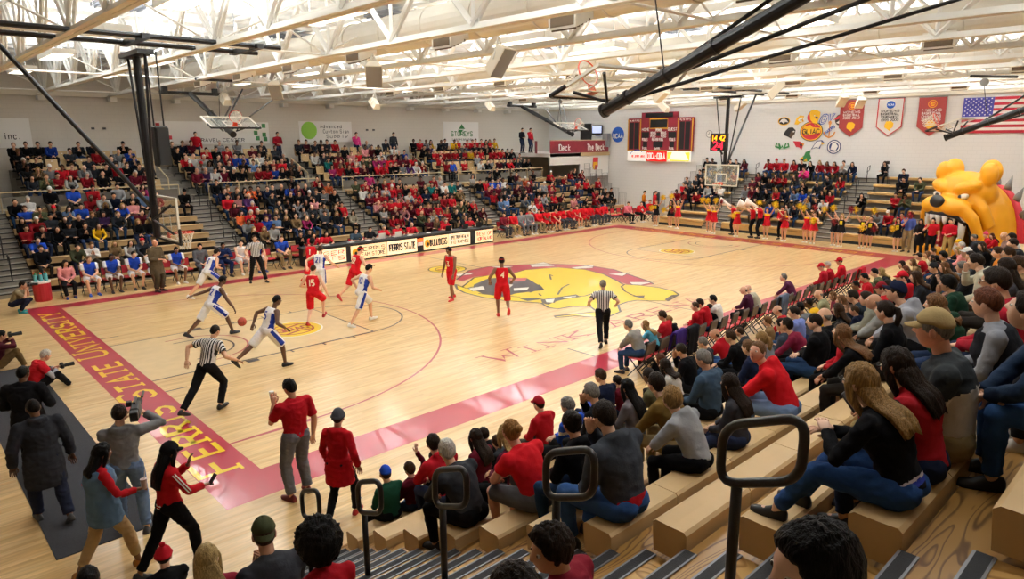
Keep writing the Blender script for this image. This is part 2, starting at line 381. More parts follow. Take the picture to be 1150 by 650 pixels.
def wall(name, p0, p1, z0, z1, mt, flip=False):
    me = bpy.data.meshes.new(name)
    vs = [(p0[0], p0[1], z0), (p1[0], p1[1], z0), (p1[0], p1[1], z1), (p0[0], p0[1], z1)]
    me.from_pydata(vs, [], [(0, 1, 2, 3)]); me.materials.append(mt)
    L = sqrt((p1[0] - p0[0]) ** 2 + (p1[1] - p0[1]) ** 2)
    uv = me.uv_layers.new()
    for i, c in enumerate(((0, z0), (L, z0), (L, z1), (0, z1))): uv.data[i].uv = c
    o = link(name, me); tag(o, kind='structure'); return o
wall('wall_far', (XR, YF), (XL, YF), 0, CZ, M_wall)
wall('wall_end', (XR, YN), (XR, YF), 0, CZ, M_wall2)
wall('wall_left', (XL, YF), (XL, YN), 0, CZ, M_wall)
wall('wall_near', (XL, YN), (XR, YN), 0, CZ, M_wall)
def roofmat():
    m = bpy.data.materials.new('white roof deck'); m.use_nodes = True
    n = m.node_tree.nodes; l = m.node_tree.links; b = n['Principled BSDF']
    b.inputs['Base Color'].default_value = hexc('FCFCFA'); b.inputs['Roughness'].default_value = .5
    tc = n.new('ShaderNodeTexCoord'); wv = n.new('ShaderNodeTexWave'); wv.inputs['Scale'].default_value = 1.6; wv.bands_direction = 'X'
    l.new(tc.outputs['Object'], wv.inputs[0]); bp = n.new('ShaderNodeBump'); bp.inputs['Strength'].default_value = .5; bp.inputs['Distance'].default_value = .04
    l.new(wv.outputs[1], bp.inputs['Height']); l.new(bp.outputs[0], b.inputs['Normal']); return m
MB().poly([(XL, YN, CZ), (XL, YF, CZ), (XR, YF, CZ), (XR, YN, CZ)]).build('ceiling', roofmat())['kind'] = 'structure'
# soffit band low on the far wall
tag(MB().box(((XL + 4) / 2 - 3, YF - .45, 7.3), (12, .9, .1)).build('trim_1', mat('soffit tan', 'A89878', .7)), kind='structure')
tag(MB().box(((XL + XR) / 2, YF - .06, 7.52), (XR - XL, .12, .22)).build('trim_2', M_cream), kind='structure')
tag(MB().box((XR - .06, (YN + YF) / 2, 7.55), (.12, YF - YN, .3)).build('trim_3', M_cream), kind='structure')
tag(MB().box((XR - .03, 17.7, 5.5), (.06, .1, 3.4)).build('trim_4', M_white), kind='structure')
# roof trusses across the hall
M_truss = mat('truss enamel', 'F6F3EC', .45)
TX = [-3.4 + 3 * k for k in range(0, 14)]
ZC, ZT = 7.5, 9.1
def trusses():
    brace = MB(); ph = 1.5
    for s in (-1, 1):
        for q in (-1, 1): brace.tube([(q * .05, 0, .08), (q * .05, s * ph, ZT - ZC - .05)], .046, 4)
    brace.tube([(0, 0, .08), (0, 0, ZT - ZC - .05)], .05, 4)
    brace.box((0, 0, .1), (.03, .36, .22))
    bme = brace.mesh('web_brace', M_truss)
    def chord(z, w, h):
        c = MB(); L = YF - YN; yc = (YF + YN) / 2
        for q in (-1, 1):
            c.box((q * w / 4 + q * .012, yc, z), (w / 2 - .012, L, .025)); c.box((q * .02, yc, z + h / 2), (.024, L, h))
        return c
    bc = chord(ZC, .26, .13).mesh('bottom_chord', M_truss); tc_ = chord(ZT, .2, .1).mesh('top_chord', M_truss)
    for i, x in enumerate(TX):
        t = thing('roof_truss', 'white steel roof truss spanning the hall, number %s from the camera end' % ('one two three four five six seven eight nine ten eleven twelve thirteen fourteen'.split()[i]), 'truss', (x, 0, 0), group='roof trusses')
        link('bottom_chord', bc, t); link('top_chord', tc_, t)
        y = YN + 1.5
        while y < YF - 1:
            link('web_brace', bme, t, (0, y, ZC)); y += 2 * ph
        MB().box((0, YF - .35, 7.3), (.3, .5, .2)).build('wall_bearing', M_truss, t)
    for j, y in enumerate(np.arange(YN + 2.75, YF, 10.0)):
        b = MB(); b.tube([(XL, y, ZC + .05), (XR, y, ZC + .05)], .03, 4)
        for x in TX[:-1]:
            b.tube([(x, y, ZC + .1), (x + 3, y, ZT)], .028, 4); b.tube([(x, y, ZT), (x + 3, y, ZC + .1)], .028, 4)
        tag(b.build('bridging', M_truss), 'white cross bridging between the trusses, line %s from the near wall' % 'one two three four five six seven eight nine'.split()[j], 'bridging', 'bridging lines')
    for y in np.arange(YN + 1, YF, 1.75):
        tag(MB().box(((XL + XR) / 2, y, CZ - .07), (XR - XL, .06, .12)).build('trim_10', M_truss), kind='structure')
trusses()
def lights():
    M_lit = mat('lit lens', 'FFF3DF', .5, emit=4)
    n = 0
    for x in LAMP_X:
        for y in LAMP_Y:
            t = thing('high_bay_light', 'white tray light hung between trusses, %s along and %s across' % ('first second third fourth fifth sixth seventh eighth added-ninth'.split()[LAMP_X.index(x)], 'first second third fourth fifth sixth'.split()[LAMP_Y.index(y)]), 'light', (x, y, LZ), group='high bay lights')
            b = MB()
            for q in (-1, 1): b.box((q * .3, 0, .08), (.03, 2.4, .16)); b.box((0, q * 1.2, .08), (.63, .03, .16))
            b.box((0, 0, .1), (.56, 2.36, .03)); b.build('housing', M_white, t)
            h = MB(); h.tube([(0, .9, .12), (0, .9, 1.3)], .012, 4); h.tube([(0, -.9, .12), (0, -.9, 1.3)], .012, 4); h.box((0, 0, .12), (.03, 1.9, .03)); h.build('hanger', M_grey, t)
            MB().box((0, 0, -.0), (.54, 2.28, .008)).build('lens', M_lit, t)
lights()
def ducts():
    M_duct = mat('duct paint', 'EDE6D8', .5, noise_s=2, noise_v=.03)
    M_vent = mat('vent dark', '6E5C48', .7)
    for i, (x, r) in enumerate(((7.1, .47), (16.1, .42), (25.1, .42), (33.6, .4))):
        t = thing('air_duct', 'long round cream air duct under the roof, %s from the camera' % ['first', 'second', 'third', 'fourth'][i], 'duct', (x, 0, 8.1), group='air ducts')
        d = MB(); ys = list(np.arange(-9, YF - 2, 1.9))
        d.tube([(0, -9, 0), (0, YF - 3, 0)], r, 24)
        for y in ys: d.tube([(0, y - .03, 0), (0, y + .03, 0)], r + .025, 24)
        d.build('duct_pipe', M_duct, t, smooth=False)
        for y in (-4.9, -.98, 2.8, 6.75, 10.7, 14.7, 18.6):
            v = MB(); v.rings([[(-.35, y - .28, -.52), (-.35, y + .28, -.52), (-.35, y + .28, -.28), (-.35, y - .28, -.28)][::-1], [(-.95, y - .36, -.75), (-.95, y + .36, -.75), (-.95, y + .36, -.36), (-.95, y - .36, -.36)][::-1]])
            o = v.build('diffuser', M_duct, t, fix=True)
            g = MB()
            for k in range(5): g.box((-.9 + k * .1, y, -.745 + k * .045), (.03, .62, .05))
            g.box((-.955, y, -.57), (.012, .6, .26)); g.build('grille', M_vent, o)
ducts()
def roof_hatches():
    M_h = mat('hatch grey', '8E9096', .6)
    for x, y in ((8.7, 8.5), (8.7, 3.2), (-1.9, 8), (2, 12), (8.2, 14.5), (17.5, 10), (17.5, 4), (26.5, 6)):
        b = MB(); b.box((0, 0, 0), (1.3, 1.3, .08))
        for k in range(7): b.box((-.55 + k * .183, 0, -.06), (.03, 1.25, .05))
        tag(b.build('roof_louvre', M_h, loc=(x, y, CZ - .2)), 'grey slatted louvre in the white roof above the court near %d metres along' % round(x * 2 + y), 'louvre', 'roof louvres')
roof_hatches()
# ---------------------------------------------------------------- bleachers
M_tan = mat('bench tan', 'BC9B6C', .5, noise_s=1.5, noise_v=.05)
M_tan2 = mat('near bench tan', 'C6A676', .48, noise_s=2.5, noise_v=.05, bump=.06, bump_s=9)
M_step = mat('grey deck', '8F897F', .7, noise_s=3, noise_v=.1)
M_dark = mat('bleacher dark', '2A2725', .7)
def plywood(name, c1, c2, sc_=(.55, 3.2, 3)):
    m = bpy.data.materials.new(name); m.use_nodes = True
    n = m.node_tree.nodes; l = m.node_tree.links; b = n['Principled BSDF']
    tc = n.new('ShaderNodeTexCoord'); mp = n.new('ShaderNodeMapping'); mp.inputs['Scale'].default_value = sc_
    l.new(tc.outputs['Object'], mp.inputs[0])
    t = n.new('ShaderNodeTexNoise'); t.inputs['Scale'].default_value = 1.1; t.inputs['Detail'].default_value = 2; t.inputs['Distortion'].default_value = .6
    l.new(mp.outputs[0], t.inputs['Vector'])
    ml = n.new('ShaderNodeMath'); ml.operation = 'MULTIPLY'; ml.inputs[1].default_value = 13
    fr = n.new('ShaderNodeMath'); fr.operation = 'FRACT'
    l.new(t.outputs[0], ml.inputs[0]); l.new(ml.outputs[0], fr.inputs[0])
    cr = n.new('ShaderNodeValToRGB'); e = cr.color_ramp.elements
    e[0].color = hexc(c1); e[0].position = .0; e[1].color = hexc(c1); e[1].position = 1.0
    for p, c in ((.55, c1), (.8, c2), (.9, c2)):
        q = e.new(p); q.color = hexc(c)
    l.new(fr.outputs[0], cr.inputs[0]); l.new(cr.outputs[0], b.inputs['Base Color'])
    b.inputs['Roughness'].default_value = .38; b.inputs['Coat Weight'].default_value = .4; b.inputs['Coat Roughness'].default_value = .2
    return m
M_ply = plywood('plywood deck', 'A97F42', '6E4A20')
M_ply2 = plywood('pale plywood step', 'D0A360', 'A0712E', (1.5, .7, 3))
ORD = 'first second third fourth fifth sixth seventh eighth ninth tenth eleventh twelfth'.split()
def rail(mb, pts, r=.02): mb.tube(pts, r, 6)

def far_stand():
    Y0, RUN, RISE, Z0, NR = 18.3, .653, .309, .45, 8
    secs = [(-6.5, -1.35), (-.15, 6.6), (7.85, 13.75), (15.0, 21.95), (23.2, 34.4)]
    for i, (a, b) in enumerate(secs):
        t = thing('bleacher', 'tan far bleacher section %s from the left end of the hall, lower tier' % ORD[i], 'bleacher', ((a + b) / 2, Y0, 0), group='far lower bleachers')
        L = b - a
        bm_ = MB().box((0, .14, -.06), (L, .28, .12), bev=.02).box((0, .015, -.12), (L, .03, .2)).mesh('seat_bench', M_tan)
        dm = MB().box((0, .33, 0), (L, RUN, .04)).mesh('deck', M_step); rm = MB().box((0, .3, -.2), (L, .02, .36)).mesh('riser', M_dark)
        for k in range(NR):
            z = Z0 + RISE * k; y = RUN * k
            link('seat_bench', bm_, t, (0, y, z)); link('deck', dm, t, (0, y, z - .43)); link('riser', rm, t, (0, y, z - .1))
    for i in range(len(secs) - 1):
        a, b = secs[i][1], secs[i + 1][0]
        t = thing('aisle_stair', 'grey stepped aisle through the lower far bleachers, %s from the left' % ORD[i], 'stairs', ((a + b) / 2, Y0, 0), group='far aisles')
        st = MB()
        for k in range(NR * 2):
            z = .17 + RISE / 2 * k; st.box((0, RUN / 2 * (k + .5) - .1, z / 2), (b - a, RUN / 2, z))
        st.build('steps', M_step, t)
        nz = MB()
        for k in range(NR * 2): nz.box((0, RUN / 2 * k - .1, .17 + RISE / 2 * k - .015), (b - a, .05, .036))
        nz.build('nosing', M_blkm, t)
        for k in (1, 3, 5, 7):
            y, z = RUN * k, RISE * k + .1
            h = MB(); h.tube([(0, y, z), (0, y, z + .62)], .022, 6)
            h.tube([(0, y - .05, z + .62), (0, y + .28, z + .74), (0, y + .3, z + 1.0), (0, y - .02, z + .9)], .02, 6, closed=True)
            h.box((0, y, z + .02), (.1, .1, .06)); h.build('handrail', M_blk, t)
    # cross aisle behind the lower tier, its fence, and the upper tier
    yc, zc = Y0 + NR * RUN, Z0 + (NR - 1) * RISE - .12
    pl = MB().box((13.5, yc + .51, zc / 2), (43, 1.0, zc)).box((13.5, yc + .02, zc - .05), (43, .06, .12))
    tag(pl.build('bleacher_walkway', M_step), 'grey walkway between the lower and upper far seating', 'walkway')
    M_rail = mat('tan rail', 'C9B48E', .45)
    M_mesh = mat('rail screen', '6B655C', .6)
    rs = [(-6.0, -1.3), (-.2, 6.55), (7.9, 13.7), (15.05, 21.9), (23.2, 27.6), (27.8, 30.8)]
    for i, (a, b) in enumerate(rs):
        t = thing('guard_rail', 'tan tube guard rail above the lower far seats, %s run from the left' % ORD[i], 'railing', ((a + b) / 2, yc - .06, zc), group='far guard rails')
        L = b - a; r = MB(); rail(r, [(-L / 2, 0, .8), (L / 2, 0, .8)], .03); rail(r, [(-L / 2, 0, .12), (L / 2, 0, .12)], .022)
        n = max(2, int(L / 1.4))
        for k in range(n + 1): rail(r, [(-L / 2 + L * k / n, 0, 0), (-L / 2 + L * k / n, 0, .8)], .024)
        r.build('rail_frame', M_rail, t); s = MB()
        for k in range(n): s.box((-L / 2 + L * (k + .5) / n, .01, .4), (L / n - .12, .012, .42))
        s.build('screen', M_mesh, t)
    U0, UR, UZ, UI, UN = 24.7, .85, 3.1, .33, 5
    usec = [(-6.5, -.2), (.9, 6.2), (7.6, 13.3), (14.7, 21.4), (22.9, 30.6)]
    for i, (a, b) in enumerate(usec):
        L = b - a
        t = thing('upper_tier', 'stepped concrete upper tier of the far stand, %s block from the left' % ORD[i], 'stand', ((a + b) / 2, U0, 0), group='far upper tier')
        for k in range(UN):
            z = UZ - .43 + UI * k
            MB().box((0, UR * k + .3, z / 2), (L, UR, z)).build('terrace', M_step, t)
            MB().box((0, UR * k - .12, z - .02), (L, .03, .06)).build('edge_strip', M_blkm, t)
    M_seat = mat('seat tan', 'C8A877', .45); M_lab = mat('seat label', 'EDE6D8', .5)
    s0 = thing('stadium_seat', '', 'seat', (0, 0, -50))
    b = MB()
    b.rings([[(-.23, .2 + d, z) for d, z in ((0, -.02), (.06, .4), (.1, .4), (.06, -.02))], [(.23, .2 + d, z) for d, z in ((0, -.02), (.06, .4), (.1, .4), (.06, -.02))]])
    b.build('seat_back', M_seat, s0, fix=True)
    p = MB().box((0, 0, -.03), (.46, .42, .06), bev=.025); p.build('seat_pan', M_seat, s0)
    MB().box((.0, .222, .3), (.06, .012, .04), Matrix.Rotation(-.14, 3, 'X')).build('number_plate', M_lab, s0)
    MB().box((0, .12, -.22), (.1, .12, .38)).build('pedestal', M_dark, s0)
    first = True
    for i, (a, b_) in enumerate(usec):
        if i == 0: a = -1.5
        n = int((b_ - a) / .56)
        for k in range(UN):
            for j in range(n):
                x = a + .3 + j * (b_ - a - .5) / max(1, n - 1)
                if i == 0 and x < -1.2 + .25 * k: continue
                lab = 'tan stadium seat %d from the left, %s row, %s block of the far upper tier' % (j + 1, ORD[k], ORD[i])
                if first: o = s0; o.location = (x, U0 + UR * k, UZ + UI * k); first = False
                else: o = dup(s0, loc=(x, U0 + UR * k, UZ + UI * k))
                o['label'] = lab; o['group'] = 'tan seats in the %s row of far block %s' % (ORD[k], ORD[i])
    M_tanr = mat('stair rail tan', 'C9B48E', .45)
    for i, x in enumerate((6.9, 14.0, 22.1)):
        t = thing('upper_stair', 'stair with tan rails up the far upper tier, %s from the left' % ORD[i], 'stairs', (x, U0, 0), group='upper stairs')
        st = MB()
        for k in range(UN * 2): z = UZ - .43 + UI / 2 * k; st.box((0, UR / 2 * k, z / 2), (1.15, UR / 2, z))
        st.build('steps', M_step, t); r = MB()
        rail(r, [(-.5, -.35, 2.6), (-.5, -.35, 3.55), (-.5, 1.5, 4.3), (-.5, 1.5, 3.4)], .03)
        r.build('stair_rail', M_tanr, t)
far_stand()
def end_stand():
    X0, RUN, RISE, Z0, NR = 31.9, .7, .377, .5, 8
    ya, yb = 3.1, 14.3
    M_wbench = mat('golden bench', 'C7A064', .45, noise_s=1.5, noise_v=.08)
    def sec(y0, y1, lab):
        t = thing('bleacher', lab, 'bleacher', (X0, (y0 + y1) / 2, 0), -pi / 2, 'end bleachers'); L = y1 - y0
        bm_ = MB().box((0, .14, -.07), (L, .28, .14), bev=.02).mesh('seat_bench', M_wbench)
        dm = MB().box((0, .33, 0), (L, RUN, .04)).mesh('deck', M_step); rm = MB().box((0, .3, -.2), (L, .02, .4)).mesh('riser', M_step)
        for k in range(NR):
            z = Z0 + RISE * k; y = RUN * k
            link('seat_bench', bm_, t, (0, y, z)); link('deck', dm, t, (0, y, z - .43)); link('riser', rm, t, (0, y, z - .06))
        MB().box((0, .04, .17), (L, .04, .34)).build('skirt_board', M_wbench, t)
        MB().box((0, -.02, .07), (L, .06, .14)).build('kick_strip', M_blkm, t)
    sec(11.2, yb, 'golden tan end bleacher section beside the scoreboard wall, behind the red folding chairs')
    sec(4.6, 10.0, 'golden tan end bleacher section behind the far basketball hoop')
    sec(.3, 3.4, 'golden tan end bleacher section beside the yellow bulldog tunnel')
    for i, (y0, y1) in enumerate(((10.0, 11.2), (3.4, 4.6))):
        t = thing('aisle_stair', ['grey stepped aisle left of the far hoop in the end bleachers', 'grey stepped aisle near the yellow bulldog tunnel'][i], 'stairs', (X0, (y0 + y1) / 2, 0), -pi / 2)
        st = MB(); nz = MB()
        for k in range(NR * 2):
            z = .2 + RISE / 2 * k; st.box((0, RUN / 2 * (k + .5) - .1, z / 2), (1.2, RUN / 2, z)); nz.box((0, RUN / 2 * k - .1, z - .015), (1.2, .05, .036))
        st.build('steps', M_step, t); nz.build('nosing', M_blkm, t)
        for k in (1, 3, 5, 7):
            y, z = RUN * k, RISE * k + .1
            h = MB(); h.tube([(0, y, z), (0, y, z + .62)], .022, 6)
            h.tube([(0, y - .05, z + .62), (0, y + .28, z + .74), (0, y + .3, z + 1.0), (0, y - .02, z + .9)], .02, 6, closed=True); h.build('handrail', M_blk, t)
    t = thing('folding_gate', 'stepped grey guard panels at the left end of the end bleachers', 'railing', (X0, yb + .12, 0))
    for k in range(NR):
        z = Z0 + RISE * k
        g = MB(); x0 = k * RUN
        g.tube([(x0, 0, z - .35), (x0, 0, z + .75), (x0 + .6, 0, z + .75), (x0 + .6, 0, z - .35)], .02, 6, closed=True)
        for q in range(1, 6): g.tube([(x0 + q * .1, 0, z - .35), (x0 + q * .1, 0, z + .75)], .012, 4)
        g.build('guard_panel', M_grey, t)
end_stand()
NY0, NRUN, NRISE, NZ0 = -3.25, .653, .309, .45
NXE = -.26
def near_stand():
    t = thing('bleacher', 'wooden near bleacher with tan moulded benches and plywood decks facing the court', 'bleacher', (0, 0, 0))
    XB = 29.4
    M_nose = mat('nosing black', '222225', .75, bump=.3, bump_s=200); M_nose2 = mat('nosing edge', '85868A', .4, .5)
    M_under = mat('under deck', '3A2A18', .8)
    seg = .915
    for side in (0, 1):
        xa, xb = ((NXE, XB), (-7.5, -1.55))[side]
        n = int((xb - xa) / seg)
        md = MB()
        prof = [(-.02, -.24), (0, -.02), (-.03, .004), (-.15, .0), (-.26, .002), (-.285, -.02), (-.29, -.24)]
        md.rings([[(0.004, y, z) for y, z in prof], [(seg - .004, y, z) for y, z in prof]])
        mm = md.mesh('bench_module', M_tan2); fixn(mm)
        for k in range(13):
            z, y = NZ0 + NRISE * k, NY0 - NRUN * k
            row = MB().box(((xa + xb) / 2, y - .15, z - .2), (xb - xa - .1, .2, .06)).build('seat_bench', M_dark, t)
            for j in range(min(n, 9) if side == 0 else n):
                x = xa + j * seg if side == 0 else xb - (j + 1) * seg
                link('bench_module', mm, row, (x, y, z))
            if side == 0 and n > 9:
                lg = MB(); x0 = xa + 9 * seg; lg.rings([[(x0, y + a, z + b) for a, b in prof], [(xb, y + a, z + b) for a, b in prof]])
                lg.build('bench_run', M_tan2, row, fix=True)
            dz = z - .43
            MB().box(((xa + xb) / 2, y + .02, dz - .02), (xb - xa, NRUN, .04)).build('deck', M_ply, t, loc=(0, 0, 0))
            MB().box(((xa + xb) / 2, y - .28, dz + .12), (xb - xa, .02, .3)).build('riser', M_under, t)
    nz = MB()
    for k in range(13):
        z, y = NZ0 + NRISE * k - .43, NY0 - NRUN * k
        for h in (0, 1):
            zz = z + NRISE / 2 * h; yy = y + .36 - NRUN / 2 * h
            MB().box((-.905, yy - NRUN / 4, zz - .1), (1.29, NRUN / 2, .2)).build('aisle_step', M_ply2 if h else M_ply, t)
            nb = MB(); nb.box((-.905, yy - .035, zz + .004), (1.29, .075, .012), mi=0)
            nb.box((-.905, yy + .008, zz - .012), (1.29, .02, .04), mi=1); nb.box((-.905, yy - .078, zz + .004), (1.29, .014, .014), mi=1)
            nb.build('nosing', [M_nose, M_nose2], t)
    for j in range(6):
        y = -3.55 - 1.306 * j; z = .02 + .473 * (NY0 - y) + .12
        h = thing('aisle_handrail', 'black loop handrail on a post in the near aisle, %s up from the court' % ORD[j], 'handrail', (-.9, y, z + .0), group='near aisle handrails')
        p = MB(); p.tube([(0, 0, 0), (0, 0, .74)], .03, 10); p.build('post', M_blk, h, smooth=True)
        MB().tube([(0, 0, -.0), (0, 0, .03)], .06, 12).build('base_flange', M_blk, h)
        lp = MB(); c = [(.10, .71), (-.33, .89), (-.33, 1.23), (.10, 1.05)]; pts = []
        for i in range(4):
            a, b, d = V((0,) + c[i - 1]), V((0,) + c[i]), V((0,) + c[(i + 1) % 4])
            p1 = b + (a - b).normalized() * .12; p3 = b + (d - b).normalized() * .12
            for q in np.linspace(0, 1, 6): pts.append(p1 * (1 - q) ** 2 + b * 2 * q * (1 - q) + p3 * q * q)
        lp.tube(pts, .026, 10, closed=True); lp.build('loop', M_blk, h, smooth=True)
near_stand()
# ---------------------------------------------------------------- hoops
def glassm():
    m = bpy.data.materials.new('clear board'); m.use_nodes = True
    n = m.node_tree.nodes; l = m.node_tree.links; b = n['Principled BSDF']
    b.inputs['Base Color'].default_value = (.8, .88, .86, 1); b.inputs['Roughness'].default_value = .05
    b.inputs['Alpha'].default_value = .16
    return m
M_glass = glassm()
M_orange = mat('rim orange', 'E0482A', .4); M_net = mat('net cord', 'EDE8DC', .8)
def hoop_board(parent, M):
    """board centred on x, bottom edge at z=0, front +y"""
    def put(mb, name, mats, par=parent, smooth=False):
        o = mb.build(name, mats, par, smooth); 
        if par is parent: o.matrix_local = M
        return o
    b = MB(); b.box((0, 0, .535), (1.83, .02, 1.07)); put(b, 'backboard_glass', M_glass)
    f = MB()
    for q in (-1, 1): f.box((q * .895, 0, .535), (.06, .045, 1.1))
    for z in (.02, 1.05): f.box((0, 0, z), (1.83, .045, .06))
    put(f, 'board_frame', M_white)
    g = MB()
    for q in (-1, 1): g.box((q * .28, .014, .40), (.05, .006, .46))
    for z in (.19, .61): g.box((0, .014, z), (.61, .006, .05))
    put(g, 'target_square', M_white)
    p = MB(); p.box((0, 0, -.015), (1.9, .07, .07), bev=.02)
    for q in (-1, 1): p.box((q * .925, 0, .17), (.06, .07, .36), bev=.02)
    put(p, 'edge_pad', M_blkm)
    rm = MB(); rm.tube([(.2286 * cos(a), .38 + .2286 * sin(a), .152) for a in np.linspace(0, 2 * pi, 33)[:-1]], .012, 6, closed=True)
    rm.box((0, .075, .135), (.16, .15, .03)); rm.box((0, .02, .12), (.2, .02, .14)); put(rm, 'rim', M_orange)
    nt = MB(); L = 12
    rad = [.225, .19, .16, .135, .125]; zz = [.145, .05, -.04, -.14, -.27]
    for i in range(4):
        for k in range(L):
            for s in (-.5, .5):
                a, c = 2 * pi * (k + .5 * (i % 2)) / L, 2 * pi * (k + .5 * (i % 2) + s) / L
                nt.tube([(rad[i] * cos(a), .38 + rad[i] * sin(a), zz[i]), (rad[i + 1] * cos(c), .38 + rad[i + 1] * sin(c), zz[i + 1])], .007, 3, cap=False)
    put(nt, 'net', M_net)
    k = MB()
    for q in (-1, 1): k.tube([(q * .6, -.03, .2), (q * .25, -.35, .55), (q * .6, -.03, .9)], .03, 6)
    put(k, 'board_mount', M_blk)
def pipes(parent, name, lst, mt=M_blk):
    b = MB()
    for r, pts in lst: b.tube(pts, r, 10)
    return b.build(name, mt, parent)
def main_hoop(x, s, lab):
    t = thing('basketball_hoop', lab, 'basketball hoop', (x, 7.62, 2.9))
    M = Matrix.Rotation(-s * pi / 2, 4, 'Z'); hoop_board(t, M)
    bx = -s * .24
    p = MB(); p.tube([(bx, 0, .1), (bx, 0, 4.35)], .088, 12); p.build('mast', M_blk, t)
    pipes(t, 'brace', [(.03, [(bx, -.12, .9), (bx, -.66, 4.3)]), (.03, [(bx, .12, .9), (bx, .66, 4.3)]), (.05, [(bx, 0, .75), (bx - s * 2.75, 0, 4.6)])])
    b = MB(); b.box((bx, 0, 4.35), (.35, 1.5, .1))
    for y in (-.7, .7): b.tube([(bx - s * 6.5, y, 4.68), (bx + s * 3.2, y, 4.68)], .06, 8)
    for xx in (-6, -3, 0, 2.6): b.box((bx + s * xx, 0, 4.66), (.16, 1.8, .12))
    b.build('ceiling_frame', M_blk, t)
    return t
hl = main_hoop(1.22, 1, 'glass basketball hoop on black ceiling mast in front of the blue bench')
hr = main_hoop(27.43, -1, 'glass basketball hoop hung at the far end under the shot clock')
def side_hoop(x, yb, zb, s, lab, mount):
    # folded up against the roof: bottom edge towards the court, rim up
    t = thing('basketball_hoop', lab, 'basketball hoop', (x, yb, zb))
    up = V((0, -s * .92, .38)).normalized(); nrm = V((0, s * .38, .92)).normalized(); ex = nrm.cross(up)
    M = Matrix((ex, nrm, up)).transposed().to_4x4(); hoop_board(t, M)
    e = V((0, -s * .35, -.25)); d = V((0, -s * 4.1, 1.68))
    b = MB(); b.tube([e, e + d], .105, 14)
    for q in (.0, .12, .3, .5): b.tube([e + d * q, e + d * (q + .012)], .125, 14)
    b.build('mast', M_blk, t)
    pipes(t, 'brace', [(.035, [e + d * .2, e + d * .2 + V((1.5, -s * 1.6, 1.5))]), (.035, [e + d * .25, e + d * .25 + V((1.6, -s * 2.6, 1.1))]), (.032, [e + d * .08, e + d * .08 + V((4.1, -s * 4.2, 1.7))])])
    pl = MB(); c = e + d * .3
    pl.tube([c, c + V((0, s * .25, 1.25))], .012, 5); pl.build('hoist_cable', M_blk, t)
    wv = c + V((0, s * .25, 1.35)); q = MB(); q.tube([wv + V((-.03, 0, 0)), wv + V((.03, 0, 0))], .13, 16); q.build('pulley', M_grey, t)
    q = MB(); q.tube([wv + V((-.9, s * .2, .16)), wv + V((1.5, -s * .6, .22))], .05, 8); q.build('pulley_beam', M_blk, t)
    q = MB(); q.tube([e + d + V((-1.2, 0, .02)), e + d + V((1.2, 0, .02))], .07, 8)
    for xx in (-1, 1): q.box(tuple(e + d + V((xx, 0, .12))), (.2, .2, .25))
    q.build('ceiling_frame', M_blk, t)
side_hoop(5.4, -2.3, 6.0, 1, 'folded up side hoop hanging from the thick black pole above the near seats', 0)
side_hoop(24.4, -2.5, 5.5, 1, 'folded up side hoop in front of the hanging red and white banners', 0)
side_hoop(6.35, 15.6, 5.75, -1, 'folded up side hoop below the roof in front of the red dotted wall banner', 0)
side_hoop(25.4, 15.5, 5.75, -1, 'folded up side hoop hanging above the deck banner corner', 0)
# shot clock
M_led = mat('led amber', 'FFB020', .5, emit=1.6); M_ledr = mat('led red', 'FF2040', .5, emit=1.6); M_blackp = mat('black panel', '141313', .5)
t = thing('shot_clock', 'black shot clock reading 24 above the far hoop', 'clock', (27.25, 7.75, 5.08))
MB().box((0, 0, 0), (.22, .9, .85), bev=.02).build('clock_case', M_blackp, t)
MB().tube([(.05, 0, -.35), (.35, 0, -.6)], .05, 8).build('clock_bracket', M_blk, t)
d = MB(); text(d, '14 42', (-.115, .36, .07), (0, -1, 0), (0, 0, 1), .25, .2, width=.72); d.build('amber_digits', M_led, t)
d = MB(); text(d, '24', (-.115, .27, -.36), (0, -1, 0), (0, 0, 1), .36, .2, width=.54); d.build('red_digits', M_ledr, t)
t = thing('loudspeaker', 'tall black loudspeaker beside the mast of the blue bench hoop', 'speaker', (1.8, 9.3, 5.15))
MB().box((0, 0, 0), (.34, .38, 1.05), bev=.04).build('cabinet', M_blackp, t); MB().box((.02, -.2, 0), (.28, .02, .94)).build('grille', M_blkm, t)
pipes(t, 'hanger', [(.02, [(-.12, 0, .5), (-.12, 0, 2.4)]), (.02, [(.12, 0, .5), (.12, 0, 2.4)])])
